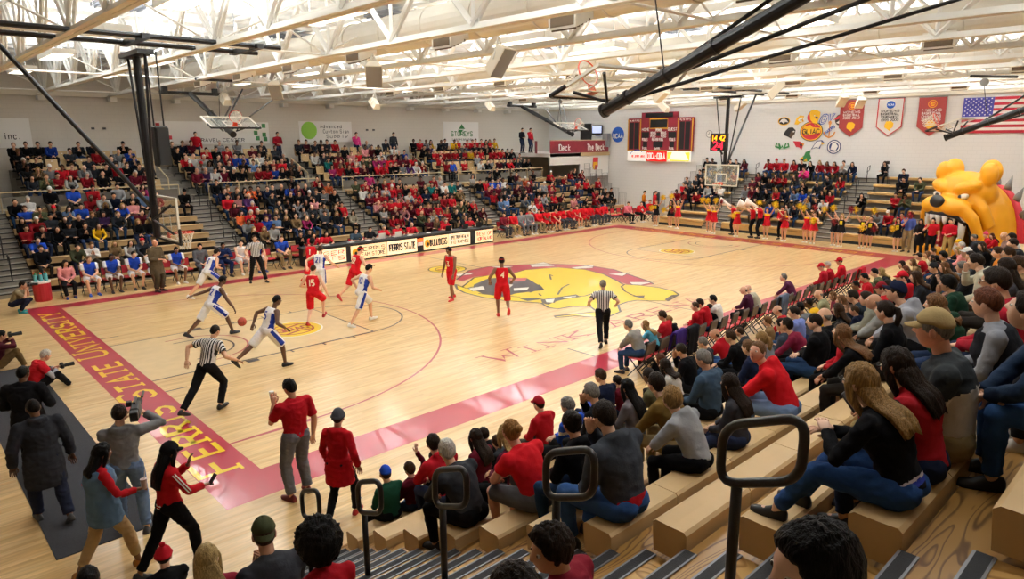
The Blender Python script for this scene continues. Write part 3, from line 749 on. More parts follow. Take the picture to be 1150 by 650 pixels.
# roof speakers
M_spk = mat('speaker cabinet', 'E9DFCC', .5); M_spg = mat('speaker grille', '8F8C8B', .7)
for i, (x, y, z, s, aim, lab) in enumerate([(6.9, 1.65, 7.05, 1.0, (.2, -1, -.75), 'large grey fronted roof speaker nearest above the court'), (6.2, 5.8, 7.0, .95, (-.5, -.8, -.9), 'white roof speaker tilted down beside the air duct'), (6.9, 13.2, 7.0, .9, (-.6, -.7, -.9), 'white roof speaker high over the far court near the left end'),
        (7.2, 18.6, 6.95, .8, (0, .8, -1), 'cream horn speaker above the far stand left of centre'), (13.9, 18.0, 6.95, .8, (0, .8, -1), 'cream horn speaker above the far stand at mid hall'), (20.7, 17.5, 7, .8, (0, .8, -1), 'cream horn speaker above the far stand near the deck'),
        (14.2, 1.8, 7.05, .95, (.4, -.9, -.8), 'grey fronted roof speaker behind the thick black pole'), (20.4, 6.6, 7.0, .85, (0, -.8, -1), 'cream horn speaker above the far half of court'), (29.3, 12.5, 7, .9, (0, .8, -1), 'cream horn speaker left of the far hoop'), (21.7, 2.3, 7.05, .95, (.5, -.8, -.8), 'grey fronted roof speaker right of the far hoop'),
        (29.5, 8.0, 6.9, .85, (0, -.8, -1), 'cream horn speaker beside the wall of team logos'), (30.3, 3.2, 7.0, .9, (-.6, -.6, -1), 'pale roof speaker before the maroon pennant'), (32, 3.0, 6.95, .85, (-.6, -.5, -1), 'pale roof speaker over the second maroon pennant')]):
    t = thing('roof_speaker', lab, 'speaker', (x, y, z), group='roof speakers')
    a = V(aim).normalized(); sx = a.cross(V((0, 0, 1))).normalized(); uz = sx.cross(a)
    rot = Matrix((sx, a, uz)).transposed()
    b = MB(); w_, h_, d_ = .23 * s, .37 * s, .15 * s
    b.rings([[rot @ V(p) for p in ((-w_ * .6, -d_, -h_ * .8), (w_ * .6, -d_, -h_ * .8), (w_ * .6, -d_, h_ * .8), (-w_ * .6, -d_, h_ * .8))], [rot @ V(p) for p in ((-w_, d_, -h_), (w_, d_, -h_), (w_, d_, h_), (-w_, d_, h_))]])
    b.build('cabinet', M_spk, t, fix=True)
    g = MB(); g.box(tuple(a * (d_ + .006)), (w_ * 1.85, .015, h_ * 1.88), rot); g.build('grille', M_spg if 'grey' in lab or 'white' in lab else M_spk, t)
    pipes(t, 'bracket', [(.018, [(sx * w_)[:], (0, 0, .5)]), (.018, [(sx * -w_)[:], (0, 0, .5)])], M_white)
# ---------------------------------------------------------------- end wall
WX = XR - .02
def flat(name, lab, cat, mats, fn, group=None):
    b = MB(); fn(b); o = b.build(name, mats)
    if 'NCAA' not in lab: o.scale = (1, .76, .78); o.location = (0, -.226, 1.34)
    return tag(o, lab, cat, group)
EY, EZ = V((0, -1, 0)), V((0, 0, 1))
M_maroon = mat('board maroon', '8E1F33', .5); M_gold = mat('gold trim', 'D09A2C', .45); M_blue = mat('logo blue', '1B55B5', .5); M_navy = mat('logo navy', '24356E', .55)
M_ylw = mat('logo yellow', 'F0B81E', .5); M_rd = mat('logo red', 'C32232', .5); M_gn = mat('logo green', '2E7A3E', .5); M_bk = mat('logo black', '1E1C1C', .5); M_brn = mat('logo brown', '5A4632', .5)
M_wht = mat('logo white', 'F0EEEA', .5)
M_wlit = mat('lit sign white', 'FFFDF4', .5, emit=.45); M_rlit = mat('lit sign red', 'D8201C', .5, emit=.5); M_ylit = mat('lit sign yellow', 'F0E050', .5, emit=.4)
def scoreboard():
    y0, y1 = 21.0, 15.6
    t = thing('scoreboard', 'maroon electronic scoreboard on the end wall with lit sponsor panels below', 'scoreboard', (WX, 0, 0))
    x = -.12
    b = MB(); b.box((x + .02, (y0 + y1) / 2, 5.52), (.2, y0 - y1, 2.3)); b.box((x + .02, 18.35, 6.85), (.2, 3.0, .42)); b.build('cabinet', M_maroon, t)
    x = -.225
    g = MB()
    for q in (y0 - .02, 19.9, 16.75, y1 + .02): g.box((x, q, 5.5), (.02, .08, 2.2))
    g.box((x, 18.3, 4.42), (.02, 5.3, .06)); g.ribbon([(0, 0), (1.5, 0), (1.5, .65), (0, .65)], .06, V((x, 19.1, 5.95)), EY, EZ, closed=True); g.build('gold_trim', M_gold, t)
    p = MB()
    for yy in (20.45, 16.2):
        for k in range(2): p.box((x, yy + .22 - k * .44, 5.45), (.02, .36, 1.85))
    p.box((x, 18.35, 6.28), (.02, 1.4, .55)); p.box((x, 18.35, 6.86), (.02, 2.3, .3))
    for yy in (19.45, 17.2): p.box((x, yy, 5.5), (.02, .62, .42)); p.box((x, yy, 4.85), (.02, .36, .4))
    p.box((x, 18.35, 4.85), (.02, .8, .42)); p.box((x, 18.35, 5.55), (.02, .3, .25)); p.build('display_panel', M_blackp, t)
    s = MB()
    for tx, yy, zz, ww in (('HOME', 19.75, 5.8, .62), ('GUEST', 17.55, 5.8, .72), ('BONUS', 18.98, 5.55, .42), ('BONUS', 18.12, 5.55, .42), ('POSS', 18.98, 5.33, .4), ('POSS', 18.1, 5.33, .4), ('PLAYER FOUL', 18.85, 5.1, .95), ('FOULS', 19.7, 5.1, .45), ('FOULS', 17.4, 5.1, .45), ('PERIOD', 18.55, 5.75, .45), ('GAME', 18.6, 4.5, .45), ('FOUL', 19.65, 4.5, .4), ('FOUL', 17.4, 4.5, .4)):
        text(s, tx, (x - .006, yy, zz), EY, EZ, .17, .2, width=ww)
    for yy in (20.85, 16.6):
        text(s, 'PLYR F PTS', (x - .006, yy, 6.45), EY, EZ, .11, .2, width=.85)
    s.build('lettering', M_wht, t)
    for i, (a, b_, mt) in enumerate(((20.95, 19.3, M_wlit), (19.3, 17.55, M_rlit), (17.55, 15.65, M_wlit))):
        MB().box((x + .02, (a + b_) / 2, 4.02), (.1, a - b_ - .03, .7)).build('sponsor_panel', mt, t)
    xx = x - .045
    s = MB(); text(s, 'COCA-COLA', (xx, 19.2, 3.85), EY, EZ, .38, .17, width=1.5); s.ribbon([(0, 0), (.5, .1), (1, .02), (1.5, .1)], .05, V((xx, 19.15, 3.78)), EY, EZ); s.build('white_script', M_wlit, t)
    s = MB(); text(s, 'MEIJER FARMS', (xx, 20.6, 3.9), EY, EZ, .18, .18, width=1.2); s.build('red_script', M_rlit, t)
    s = MB(); s.ribbon(arc2(0, 0, .75, 2.6, .9), .06, V((xx, 20.1, 3.7)), EY, EZ); s.build('blue_swoosh', M_blue, t)
    s = MB(); s.poly([(xx, 17.5, 3.7), (xx, 17.5, 4.3), (xx, 17.1, 4.33), (xx, 17.3, 3.9)]); s.poly([(xx, 15.7, 3.7), (xx, 15.7, 4.33), (xx, 16.1, 4.3)]); s.poly([(xx, 17.3, 3.7), (xx, 15.75, 3.7), (xx, 15.75, 3.78), (xx, 17.3, 3.82)]); s.build('yellow_border', M_ylit, t)
scoreboard()
def disc(b, y, z, ry, rz, mi, x=0, n=28): b.poly([(WX - .012 - x, y - ry * cos(2 * pi * i / n), z + rz * sin(2 * pi * i / n)) for i in range(n)], mi)
def shape(b, y, z, s, pts, mi, x=0): b.poly([(WX - .012 - x, y - p[0] * s, z + p[1] * s) for p in pts], mi)
def fn(b):
    disc(b, 22.1, 5.55, .58, .56, 0); text(b, 'NCAA', (WX - .03, 22.55, 5.3), EY, EZ, .3, .2, 1, width=.92)
flat('wall_emblem', 'round blue NCAA emblem on the end wall beside the scoreboard', 'emblem', [M_blue, M_wht], fn)
def fn(b):
    disc(b, 10.35, 5.5, .9, .74, 2); disc(b, 10.35, 5.5, .85, .69, 0, .002); disc(b, 10.35, 5.5, .77, .62, 1, .004)
    shape(b, 10.35, 5.5, 1, [(-.75, .0), (-.6, .35), (-.1, .5), (.1, .3), (.75, .25), (.7, -.1), (.1, -.22), (-.4, -.3), (-.72, -.15)], 0, .006)
    text(b, 'GLIAC', (WX - .022, 10.35 + .66, 5.32), EY, EZ, .33, .2, 2, width=1.3)
flat('wall_emblem', 'large oval GLIAC emblem in red and yellow on the end wall', 'emblem', [M_ylw, M_rd, M_bk], fn)
def emb(lab, mats, fn): flat('wall_emblem', lab, 'emblem', mats, fn, 'team emblems on the end wall')
def fn(b):
    disc(b, 10.3, 6.6, .42, .5, 2); disc(b, 10.36, 6.55, .4, .42, 1, .002); shape(b, 10.2, 6.55, 1, [(-.4, .3), (-.3, .5), (.1, .55), (.45, .35), (.42, 0), (.3, -.3), (.15, -.65), (-.1, -.4), (-.3, -.2)], 0, .004); disc(b, 10.02, 6.5, .1, .08, 2, .006); disc(b, 10.2, 6.66, .05, .04, 3, .006)
emb('yellow dog head emblem with a red collar above the oval one', [M_ylw, M_rd, M_navy, M_wht], fn)
def fn(b):
    disc(b, 12.62, 6.3, .5, .32, 1); disc(b, 12.62, 6.3, .44, .26, 0, .002); shape(b, 12.62, 6.3, 1, [(-.4, -.1), (-.2, .15), (.0, .2), (.2, .1), (.38, -.1), (.1, -.05), (0, -.2), (-.2, -.05)], 2, .004)
emb('black and yellow oval emblem with a white husky shape', [M_bk, M_ylw, M_wht], fn)
def fn(b):
    shape(b, 11.4, 6.35, 1, [(-.35, -.3), (-.2, .15), (.05, .35), (.4, .3), (.3, .05), (.42, -.1), (.1, -.2), (-.05, -.35)], 0); shape(b, 11.4, 6.35, 1, [(-.1, .0), (.1, .2), (.32, .2), (.2, 0), (.3, -.12), (.05, -.12)], 1, .003); disc(b, 11.25, 6.35, .06, .05, 2, .005)
emb('yellow and green cat head emblem', [M_ylw, M_wht, M_gn], fn)
def fn(b): text(b, 'GV', (WX - .015, 9.75, 6.05), (0, -.98, .15), (0, -.25, .97), .62, .26, 0, width=.95); text(b, 'GV', (WX - .017, 9.74, 6.06), (0, -.98, .15), (0, -.25, .97), .6, .1, 1, width=.93)
emb('slanted blue GV letters emblem', [M_blue, M_wht], fn)
def fn(b):
    disc(b, 8.25, 6.3, .35, .4, 0); shape(b, 8.3, 6.3, 1, [(-.45, .0), (.0, .35), (.0, .1), (-.1, .05)], 1, .003); shape(b, 8.3, 6.2, 1, [(-.2, -.1), (.1, .1), (.2, -.25)], 2, .003)
emb('black and red bird emblem half behind the maroon pennant', [M_bk, M_rd, M_wht], fn)
def fn(b):
    shape(b, 12.1, 5.4, 1, [(-.5, -.15), (-.35, .15), (-.1, .4), (.25, .42), (.5, .2), (.45, -.1), (.25, -.2), (.2, -.45), (-.1, -.3)], 0); shape(b, 12.0, 5.38, 1, [(-.1, -.2), (.05, .15), (.35, .18), (.3, -.1), (.1, -.35)], 1, .003); disc(b, 11.75, 5.5, .08, .05, 2, .005)
emb('brown helmeted warrior head emblem left of the oval one', [M_bk, M_brn, M_wht], fn)
def fn(b):
    b.ribbon([(0, .9), (0, -.25)], .09, V((WX - .02, 8.95, 5.35)), EY, EZ, 0); b.ribbon([(-.42, .1), (-.3, -.18), (0, -.32), (.3, -.18), (.42, .1)], .1, V((WX - .02, 8.95, 5.35)), EY, EZ, 0); b.ribbon(disc2(0, .75, .1, .1, 12), .05, V((WX - .022, 8.95, 5.35)), EY, EZ, 0, True); text(b, 'LAKERS', (WX - .026, 9.3, 5.2), (0, -.8, .6), (0, .6, .8), .2, .2, 1, width=.95)
emb('orange anchor emblem with blue lettering right of the oval one', [mat('anchor orange', 'D98A2E', .5), M_blue], fn)
def fn(b): text(b, 'W', (WX - .02, 12.9, 4.2), EY, EZ, .4, .28, 0, width=.6); b.ribbon([(-.15, .45), (-.25, .15), (.1, .05)], .12, V((WX - .022, 12.9, 4.2)), EY, EZ, 0); b.ribbon([(.75, .45), (.85, .15), (.5, .05)], .12, V((WX - .022, 12.9, 4.2)), EY, EZ, 0)
emb('green letter emblem with horn shapes', [M_gn], fn)
def fn(b):
    shape(b, 11.3, 4.5, 1, [(-.45, .28), (.1, .25), (.3, .15), (.5, .05), (.38, -.08), (.3, -.4), (.1, -.2), (-.15, -.18), (-.3, .05)], 0); shape(b, 11.3, 4.5, 1, [(.1, .05), (.45, .05), (.3, -.1), (.25, -.3)], 1, .003); shape(b, 11.3, 4.5, 1, [(.3, .08), (.52, .05), (.35, -.05)], 2, .005)
emb('red cardinal head emblem', [M_rd, M_bk, M_ylw], fn)
def fn(b):
    shape(b, 9.75, 4.45, 1, [(-.5, -.3), (-.3, .05), (-.1, .35), (.3, .4), (.5, .2), (.25, .05), (.2, -.25), (-.1, -.18)], 1); shape(b, 9.75, 4.45, 1, [(-.4, -.25), (-.25, .05), (-.05, .3), (.25, .33), (.3, .15), (.2, .0), (.1, -.2), (-.1, -.12)], 0, .003); shape(b, 9.75, 4.45, 1, [(.25, .25), (.58, .18), (.3, .05)], 2, .005)
emb('white eagle head emblem outlined in blue', [M_wht, M_navy, M_ylw], fn)
def fn(b):
    disc(b, 8.5, 4.35, .52, .52, 0); disc(b, 8.5, 4.35, .45, .45, 1, .002); disc(b, 8.5, 4.35, .36, .36, 0, .004); shape(b, 8.5, 4.35, 1, [(-.25, -.2), (-.15, .25), (.1, .3), (.3, .05), (.15, -.28)], 1, .006)
emb('round navy and white seal emblem with an animal head', [M_navy, M_wht], fn)
def fn(b):
    shape(b, 10.65, 3.6, 1, [(-.5, -.3), (-.1, .1), (.0, .35), (.4, .5), (.35, .2), (.5, -.1), (.3, -.35), (-.1, -.42), (-.2, -.1)], 0); shape(b, 10.65, 3.6, 1, [(-.48, -.2), (-.15, .0), (-.2, -.25)], 1, .003); shape(b, 10.65, 3.6, 1, [(-.1, -.35), (.1, -.1), (.2, -.38)], 1, .003)
emb('green dragon head emblem lowest of the team emblems', [M_gn, M_ylw], fn)
def pennant(y, ztop, w, h, main, lab, txt, white):
    t = thing('banner', lab, 'banner', (WX - .05, y, ztop), group='hanging pennants')
    b = MB(); P = [(-w / 2, 0), (w / 2, 0), (w / 2, -h * .76), (0, -h), (-w / 2, -h * .76)]
    b.prism([(0, -p[0], p[1]) for p in P], (.012, 0, 0)); b.build('pennant_cloth', main, t, fix=True)
    e = MB(); e.ribbon(P, .05, V((-.008, 0, 0)), EY, EZ, closed=True); e.build('pennant_edge', M_rd if white else main, t)
    MB().tube([(0, -w / 2 - .05, .02), (0, w / 2 + .05, .02)], .02, 6).build('hanging_rod', M_grey, t)
    l = MB()
    for i, s in enumerate(txt): text(l, s, (-.012, w * .36, -h * .36 - i * .16), EY, EZ, .11, .2, width=w * .72)
    l.build('lettering', M_bk if white else M_wht, t)
    c = MB(); c.poly([(-.012, -.22 * cos(a), -.33 + .2 * sin(a)) for a in np.linspace(0, 2 * pi, 25)[:-1]]); c.build('seal', M_blue if white else M_ylw, t)
    c = MB(); 
    if not white: c.ribbon(disc2(0, -.33, .16, .14), .05, V((-.016, 0, 0)), EY, EZ, closed=True)
    text(c, 'NCAA' if white else 'GLIAC', (-.018, .16, -.38), EY, EZ, .1, .2, width=.32); c.build('seal_lettering', M_wht if white else M_rd, t)
    c = MB(); c.poly([(-.012, -p[0] * .75, -h * .74 + p[1] * .75) for p in ((-.3, .1), (-.2, .33), (.1, .36), (.32, .2), (.28, -.1), (.12, -.2), (.1, -.36), (-.1, -.22), (-.28, -.1))]); c.build('dog_emblem', M_ylw, t)
M_pm = mat('pennant maroon', 'A03A38', .7); M_pw = mat('pennant white', 'E6E2DE', .7)
pennant(5.4, 7.33, 1.25, 2.0, M_pm, 'maroon championship pennant right of the team emblems', ['WOMENS', 'BASKETBALL', '2000 2012'], False)
pennant(3.38, 7.33, 1.27, 1.98, M_pw, 'white pennant with red edge between two maroon pennants', ['WOMENS', 'BASKETBALL', 'TOURNAMENT', '1999 2000'], True)
pennant(1.35, 7.3, 1.25, 1.95, M_pm, 'maroon championship pennant beside the national flag', ['MENS', 'BASKETBALL', 'CHAMPIONS', '2005 2006'], False)
def flag():
    y, z, w_, h = -.05, 7.2, 3.3, 1.75
    b = MB(); s = h / 13
    for k in range(13): b.box((0, y - w_ / 2, z - s * (k + .5)), (.012, w_, s), mi=k % 2)
    b.box((-.008, y - w_ * .2, z - s * 3.5), (.012, w_ * .4, s * 7), mi=2)
    for i in range(9):
        for j in range(6 if i % 2 == 0 else 5):
            cy, cz = y - w_ * .4 * ((j + (.5 if i % 2 == 0 else 1)) / 6.0), z - s * 7 * (i + .7) / 9.6
            b.poly([(-.016, cy + (.045 if k % 2 == 0 else .02) * sin(pi * k / 5), cz + (.045 if k % 2 == 0 else .02) * cos(pi * k / 5)) for k in range(10)], 1)
    tag(b.build('national_flag', [mat('flag red', 'B51F33', .7), mat('flag white', 'EEEAE6', .7), mat('flag blue', '45449A', .7)], loc=(WX - .04, 0, 0)), 'stars and stripes flag hung high on the end wall', 'flag')
flag()
t = thing('wall_clock', 'round white wall clock between the scoreboard and the shot clock', 'clock', (WX - .03, 14.4, 5.53))
MB().tube([(0, 0, 0), (-.06, 0, 0)], .24, 20).build('clock_rim', M_grey, t); MB().tube([(-.05, 0, 0), (-.065, 0, 0)], .2, 20).build('clock_face', M_wht, t)
h = MB(); h.box((-.07, 0, .06), (.01, .02, .14)); h.box((-.07, .05, 0), (.01, .12, .02)); h.build('clock_hands', M_bk, t)
# ---------------------------------------------------------------- the deck platform in the corner
def deck():
    t = thing('viewing_deck', 'white raised viewing deck in the far corner with maroon banner rail', 'platform', (0, 22.9, 0))
    b = MB(); b.box((34.2, 3.2, 4.15), (6.5, 6.4, .25)); b.box((35.8, .06, 3.42), (3.3, .12, 1.75)); b.box((32.6, .06, 3.85), (3.2, .12, .8)); b.build('deck_body', M_wht, t)
    MB().box((35.8, -.04, 4.16), (3.3, .1, .25)).build('tan_ledge', mat('ledge tan', 'B99F74', .6), t)
    p = MB(); p.box((34.2, .02, 4.7), (6.4, .06, .85)); p.box((30.6, 1.0, 4.7), (1.0, .06, .85), Matrix.Rotation(.9, 3, 'Z')); p.build('banner_panel', mat('banner maroon', '86202E', .55, noise_s=1.2, noise_v=.3), t)
    rail_ = MB(); rail_.tube([(31, .02, 5.16), (37.4, .02, 5.16)], .035, 6); rail_.build('top_rail', mat('rail beige', 'C4AE8C', .5), t)
    l = MB(); text(l, 'The Deck', (34.9, -.02, 4.45), (1, 0, 0), EZ, .42, .17, width=2.0); text(l, 'Deck', (31.9, -.02, 4.45), (1, 0, 0), EZ, .42, .17, width=1.2); l.build('lettering', M_wht, t)
    c = MB(); c.poly([(36.0, -.01, 3.9), (35.6, -.01, 3.9), (35.55, -.01, 3.2), (35.75, -.01, 3.0), (36.05, -.01, 3.0), (36.2, -.01, 3.3), (36.2, -.01, 3.9)]); c.build('crest', M_rd, t)
    c = MB(); c.box((35.87, -.025, 3.45), (.5, .02, .22)); c.box((35.7, -.025, 3.2), (.2, .02, .3)); c.build('crest_gold', M_ylw, t)
    g = MB()
    for k in range(4):
        x0, z0 = 34.3 + k * .7, 3.1 - k * .25
        g.tube([(x0, -.3, z0 - .6), (x0, -.3, z0 + .4), (x0 + .6, -.3, z0 + .4), (x0 + .6, -.3, z0 - .6)], .02, 6, closed=True)
        for q in range(1, 5): g.tube([(x0 + q * .12, -.3, z0 - .6), (x0 + q * .12, -.3, z0 + .4)], .01, 4)
    g.build('guard_panels', M_grey, t)
    o = MB(); o.box((XR - .05, 25.2, 5.35), (.08, 1.1, 2.1)); tag(o.build('door_1', M_bk), kind='structure')
    s = thing('television', 'wall mounted television screen above the corner deck', 'television', (XR - .25, 23.9, 5.9))
    MB().box((0, 0, 0), (.12, 1.0, .72), bev=.02).build('tv_case', M_bk, s); MB().box((-.065, 0, .04), (.01, .88, .52)).build('tv_screen', mat('tv glow', 'B9C6E8', .4, emit=.9), s); MB().box((.1, 0, -.3), (.2, .4, .25)).build('tv_mount', M_blue, s)
    k = MB(); k.box((0, 0, 0), (.4, .5, 1.0), bev=.03); tag(k.build('equipment_cabinet', M_grey, loc=(XR - .3, 22.97, 5.05 + .1)), 'grey cabinet at the end of the corner deck rail', 'cabinet')
deck()
# corner rails beside the end of the lower tier
t = thing('folding_gate', 'grey stepped guard panels at the right end of the far lower bleachers', 'railing', (34.55, 18.3, 0))
g = MB()
for k in range(1, 7):
    y, z = .653 * k, .45 + .309 * k
    g.tube([(0, y, z - .3), (0, y, z + .8), (0, y + .6, z + .8), (0, y + .6, z - .3)], .02, 6, closed=True)
    for q in range(1, 5): g.tube([(0, y + q * .12, z - .3), (0, y + q * .12, z + .8)], .012, 4)
g.build('guard_panel', M_grey, t)
b = MB(); b.box((0, 0, .75), (.35, .4, 1.5), bev=.03); tag(b.build('lectern', M_bk, loc=(37.1, 18.2, 0)), 'tall narrow black speaker box against the end wall behind the corner benches', 'speaker')
# ---------------------------------------------------------------- far wall banners
FX, FZ = V((1, 0, 0)), V((0, 0, 1))
def fbanner(x0, x1, z0, z1, lab, fn, mats):
    b = MB(); b.prism([(x0, YF - .03, z0), (x1, YF - .03, z0), (x1, YF - .03, z1), (x0, YF - .03, z1)], (0, -.02, 0), 0); fn(b)
    tag(b.build('wall_banner', mats), lab, 'banner', 'sponsor banners on the far wall')
fy = YF - .056
fbanner(-3.5, 2.05, 5.0, 6.35, 'white sponsor banner with black script at the left end of the far wall', lambda b: text(b, 'Corvplastics, inc.', (-1.6, fy, 5.4), FX, FZ, .28, .14, 1, width=3.2), [M_wht, M_bk])
def fn(b):
    for i, (x, z) in enumerate(((7.65, 6.1), (7.85, 5.8), (8.05, 5.6), (7.7, 5.35), (8.2, 5.45), (7.9, 5.25))): b.box((x, fy, z), (.2, .01, .2), mi=1)
    for x, z in ((13.0, 6.0), (13.4, 6.1), (12.9, 5.7), (13.4, 5.6), (13.0, 5.4), (13.45, 5.35)): b.box((x, fy, z), (.22, .01, .24), mi=2)
    text(b, 'TRAVEL CENTER', (9.6, fy, 5.22), FX, FZ, .17, .16, 3, width=2.6)
fbanner(7.5, 13.7, 5.1, 6.3, 'white banner with red and green squares behind the folded hoop', fn, [M_wht, M_rd, M_gn, M_bk])
def fn(b):
    b.poly([(x, fy, z) for x, z in disc2(16.25, 5.85, .52, .52)], 1)
    for k, s in enumerate(('Advanced', 'Custom Sign', 'Supply')): text(b, s, (17.0 + .2 * k, fy, 6.0 - .3 * k), FX, FZ, .2, .14, 2, width=1.5 + .3 * (k == 1))
fbanner(15.6, 19.2, 5.15, 6.4, 'white banner with a lime green disc on the far wall', fn, [M_wht, mat('lime', '8CC63F', .5), M_dgrey])
def fn(b):
    b.poly([(28.0, fy, 6.0), (28.6, fy, 6.0), (28.3, fy, 6.35)], 1); b.poly([(27.9, fy, 5.95), (28.1, fy, 5.75), (28.5, fy, 5.95)], 1)
    text(b, 'STOREYS', (27.3, fy, 5.5), FX, FZ, .32, .18, 1, width=2.0); text(b, 'Landscaping', (27.4, fy, 5.2), FX, FZ, .16, .16, 2, width=1.8)
fbanner(26.6, 29.9, 5.0, 6.5, 'white banner with green lettering toward the right of the far wall', fn, [M_wht, M_gn, M_bk])
for x in (4.65, 20.35): tag(MB().box((x, YF - .03, 5.9), (.14, .06, .1)).box((x + .5, YF - .03, 5.9), (.14, .06, .1)).build('wall_socket', M_dgrey), 'small pair of wall outlets high on the far wall, %s' % ('left part' if x < 9 else 'right of the lime disc banner'), 'outlet')
# ---------------------------------------------------------------- scorer's table
def table():
    x0, x1, y = 9.05, 19.6, 16.15
    t = thing('scorers_table', 'long black scorers table with lit sponsor panels along the far sideline', 'table', ((x0 + x1) / 2, y, 0)); L = x1 - x0
    b = MB(); b.box((0, .06, .37), (L, .08, .74)); b.box((0, .38, .77), (L + .05, .85, .07), bev=.02); b.tube([(-L / 2, -.01, .78), (L / 2, -.01, .78)], .05, 8)
    for q in (-1, 1): b.box((q * (L / 2 - .05), .4, .37), (.06, .7, .74))
    b.build('table_body', M_blkm, t)
    M_lit = mat('lit panel', 'FFE9B8', .5, emit=.55); M_l2 = mat('lit panel warm', 'FFEFC8', .5, emit=.6); M_or = mat('possession lamp', 'FF5A1E', .5, emit=2)
    xs = [(-5.2, -2.75, 'LAKER|SPORTS'), (-2.2, -.45, ''), (-.4, 1.35, 'FERRIS STATE'), (1.95, 3.6, 'BULLDOGS'), (3.65, 4.9, 'SPECTRUM|HEALTH'), (4.98, 5.2, 'X')]
    edges = [(9.15, 10.9, 'TIGER|ARTS'), (11.15, 13.0, '*FERRIS|TEAM STORE'), (13.04, 14.7, 'FERRIS STATE'), (15.1, 16.6, '=BULLDOGS'), (16.63, 18.0, 'SPECTRUM HEALTH|BIG RAPIDS'), (18.35, 19.55, 'BEST OF|NORTHLAND')]
    for i, (a, b_, s) in enumerate(edges):
        a -= (x0 + x1) / 2; b_ -= (x0 + x1) / 2
        pn = MB(); pn.box(((a + b_) / 2, .005, .38), (b_ - a, .03, .62)); po = pn.build('lit_panel', M_lit if i % 2 else M_l2, t)
        l = MB(); em = s[0] in '*='; lines = s.strip('*=').split('|'); off = .38 if em else .12
        for k, q in enumerate(lines):
            hh = .3 if len(lines) == 1 else .16
            text(l, q, (a + off, -.013, (.24 if len(lines) == 1 else .42 - .24 * k)), FX, FZ, hh, .17, 0 if i not in (0, 5) else 1, width=b_ - a - off - .1, serif=len(lines) == 1)
        if em: l.poly([(a + .2 + .15 * cos(q), -.014, .38 + .2 * sin(q)) for q in np.linspace(0, 2 * pi, 20)[:-1]], 2); l.poly([(a + .24 + .07 * cos(q), -.016, .34 + .09 * sin(q)) for q in np.linspace(0, 2 * pi, 14)[:-1]], 0)
        l.build('lettering', [M_bk, M_rd, M_ylw], po)
    MB().box((14.9 - (x0 + x1) / 2, -.0, .58), (.3, .03, .14)).build('possession_lamp', M_or, t)
    q = MB(); q.box((14.9 - (x0 + x1) / 2, -.0, .4), (.3, .02, .16)); q.build('small_screen', M_wht, t)
    for i, (x, c) in enumerate(((13.0, 'w'), (13.9, 'w'), (16.9, 'k'), (18.0, 'k'), (18.9, 'k'))):
        o = thing('laptop', '%s laptop on the scorers table, %s from the left end' % ('white' if c == 'w' else 'black', ORD[i]), 'laptop', (x, y + .45, .805), group='scorers laptops')
        m_ = M_wht if c == 'w' else M_bk
        MB().box((0, .05, .01), (.36, .26, .02)).build('keyboard_base', m_, o); MB().box((0, -.11, .14), (.36, .015, .25), Matrix.Rotation(.2, 3, 'X')).build('screen_lid', m_, o)
    for i, x in enumerate((10.2, 11.4, 12.3, 14.6, 15.7)):
        tag(MB().box((x, y + .4, .812), (.28, .2, .012), Matrix.Rotation(.2 * i, 3, 'Z')).build('score_sheet', M_wht), 'white score sheet on the scorers table, %s from the left' % ORD[i], 'paper', 'score sheets')
table()
# ---------------------------------------------------------------- folding chairs
M_pad = mat('red vinyl', 'B4202C', .45); M_cback = mat('chair back', '5C4C42', .45)
def chair(pad, back):
    t = thing('folding_chair', '', 'chair', (0, 0, -60))
    f = MB()
    for q in (-1, 1):
        f.tube([(q * .21, .2, 0), (q * .2, -.2, .46), (q * .19, -.27, .84)], .014, 6); f.tube([(q * .2, -.22, 0), (q * .19, .18, .44)], .014, 6)
    f.tube([(-.19, -.27, .84), (.19, -.27, .84)], .014, 6); f.tube([(-.2, -.15, .1), (.2, -.15, .1)], .01, 6); f.build('chair_frame', M_blk, t)
    MB().box((0, .02, .445), (.42, .4, .05), bev=.02).build('seat', pad, t)
    MB().box((0, -.255, .7), (.4, .035, .28), Matrix.Rotation(.17, 3, 'X'), bev=.012).build('backrest', back, t); return t
ch0 = chair(M_pad, M_cback); ch1 = chair(M_pad, M_pad)
used = [False, False]
def put_chair(x, y, rz, lab, red=0, group=None):
    src = (ch0, ch1)[red]
    if not used[red]: o = src; used[red] = True; o.location = (x, y, 0); o.rotation_euler = (0, 0, rz)
    else: o = dup(src, loc=(x, y, 0), rz=rz)
    o['label'] = lab; o['group'] = group or 'folding chairs along the near sideline'
    return o
for i in range(24):
    x = 8.2 + i * .53
    put_chair(x, -1.62, .12, 'brown backed folding chair with red seat on near sideline, number %d from mid court' % (i + 1))
for i in range(15):
    put_chair(.55 + i * .66, 17.1, pi, 'red padded folding chair on the blue team bench, chair %d counted from the cooler' % (i + 1), 1, 'red chairs of the blue team bench')
for i in range(19):
    put_chair(21.1 + i * .66, 17.1, pi, 'red padded folding chair of the home bench, chair %d counted from the scorers table' % (i + 1), 1, 'red chairs of the home bench')
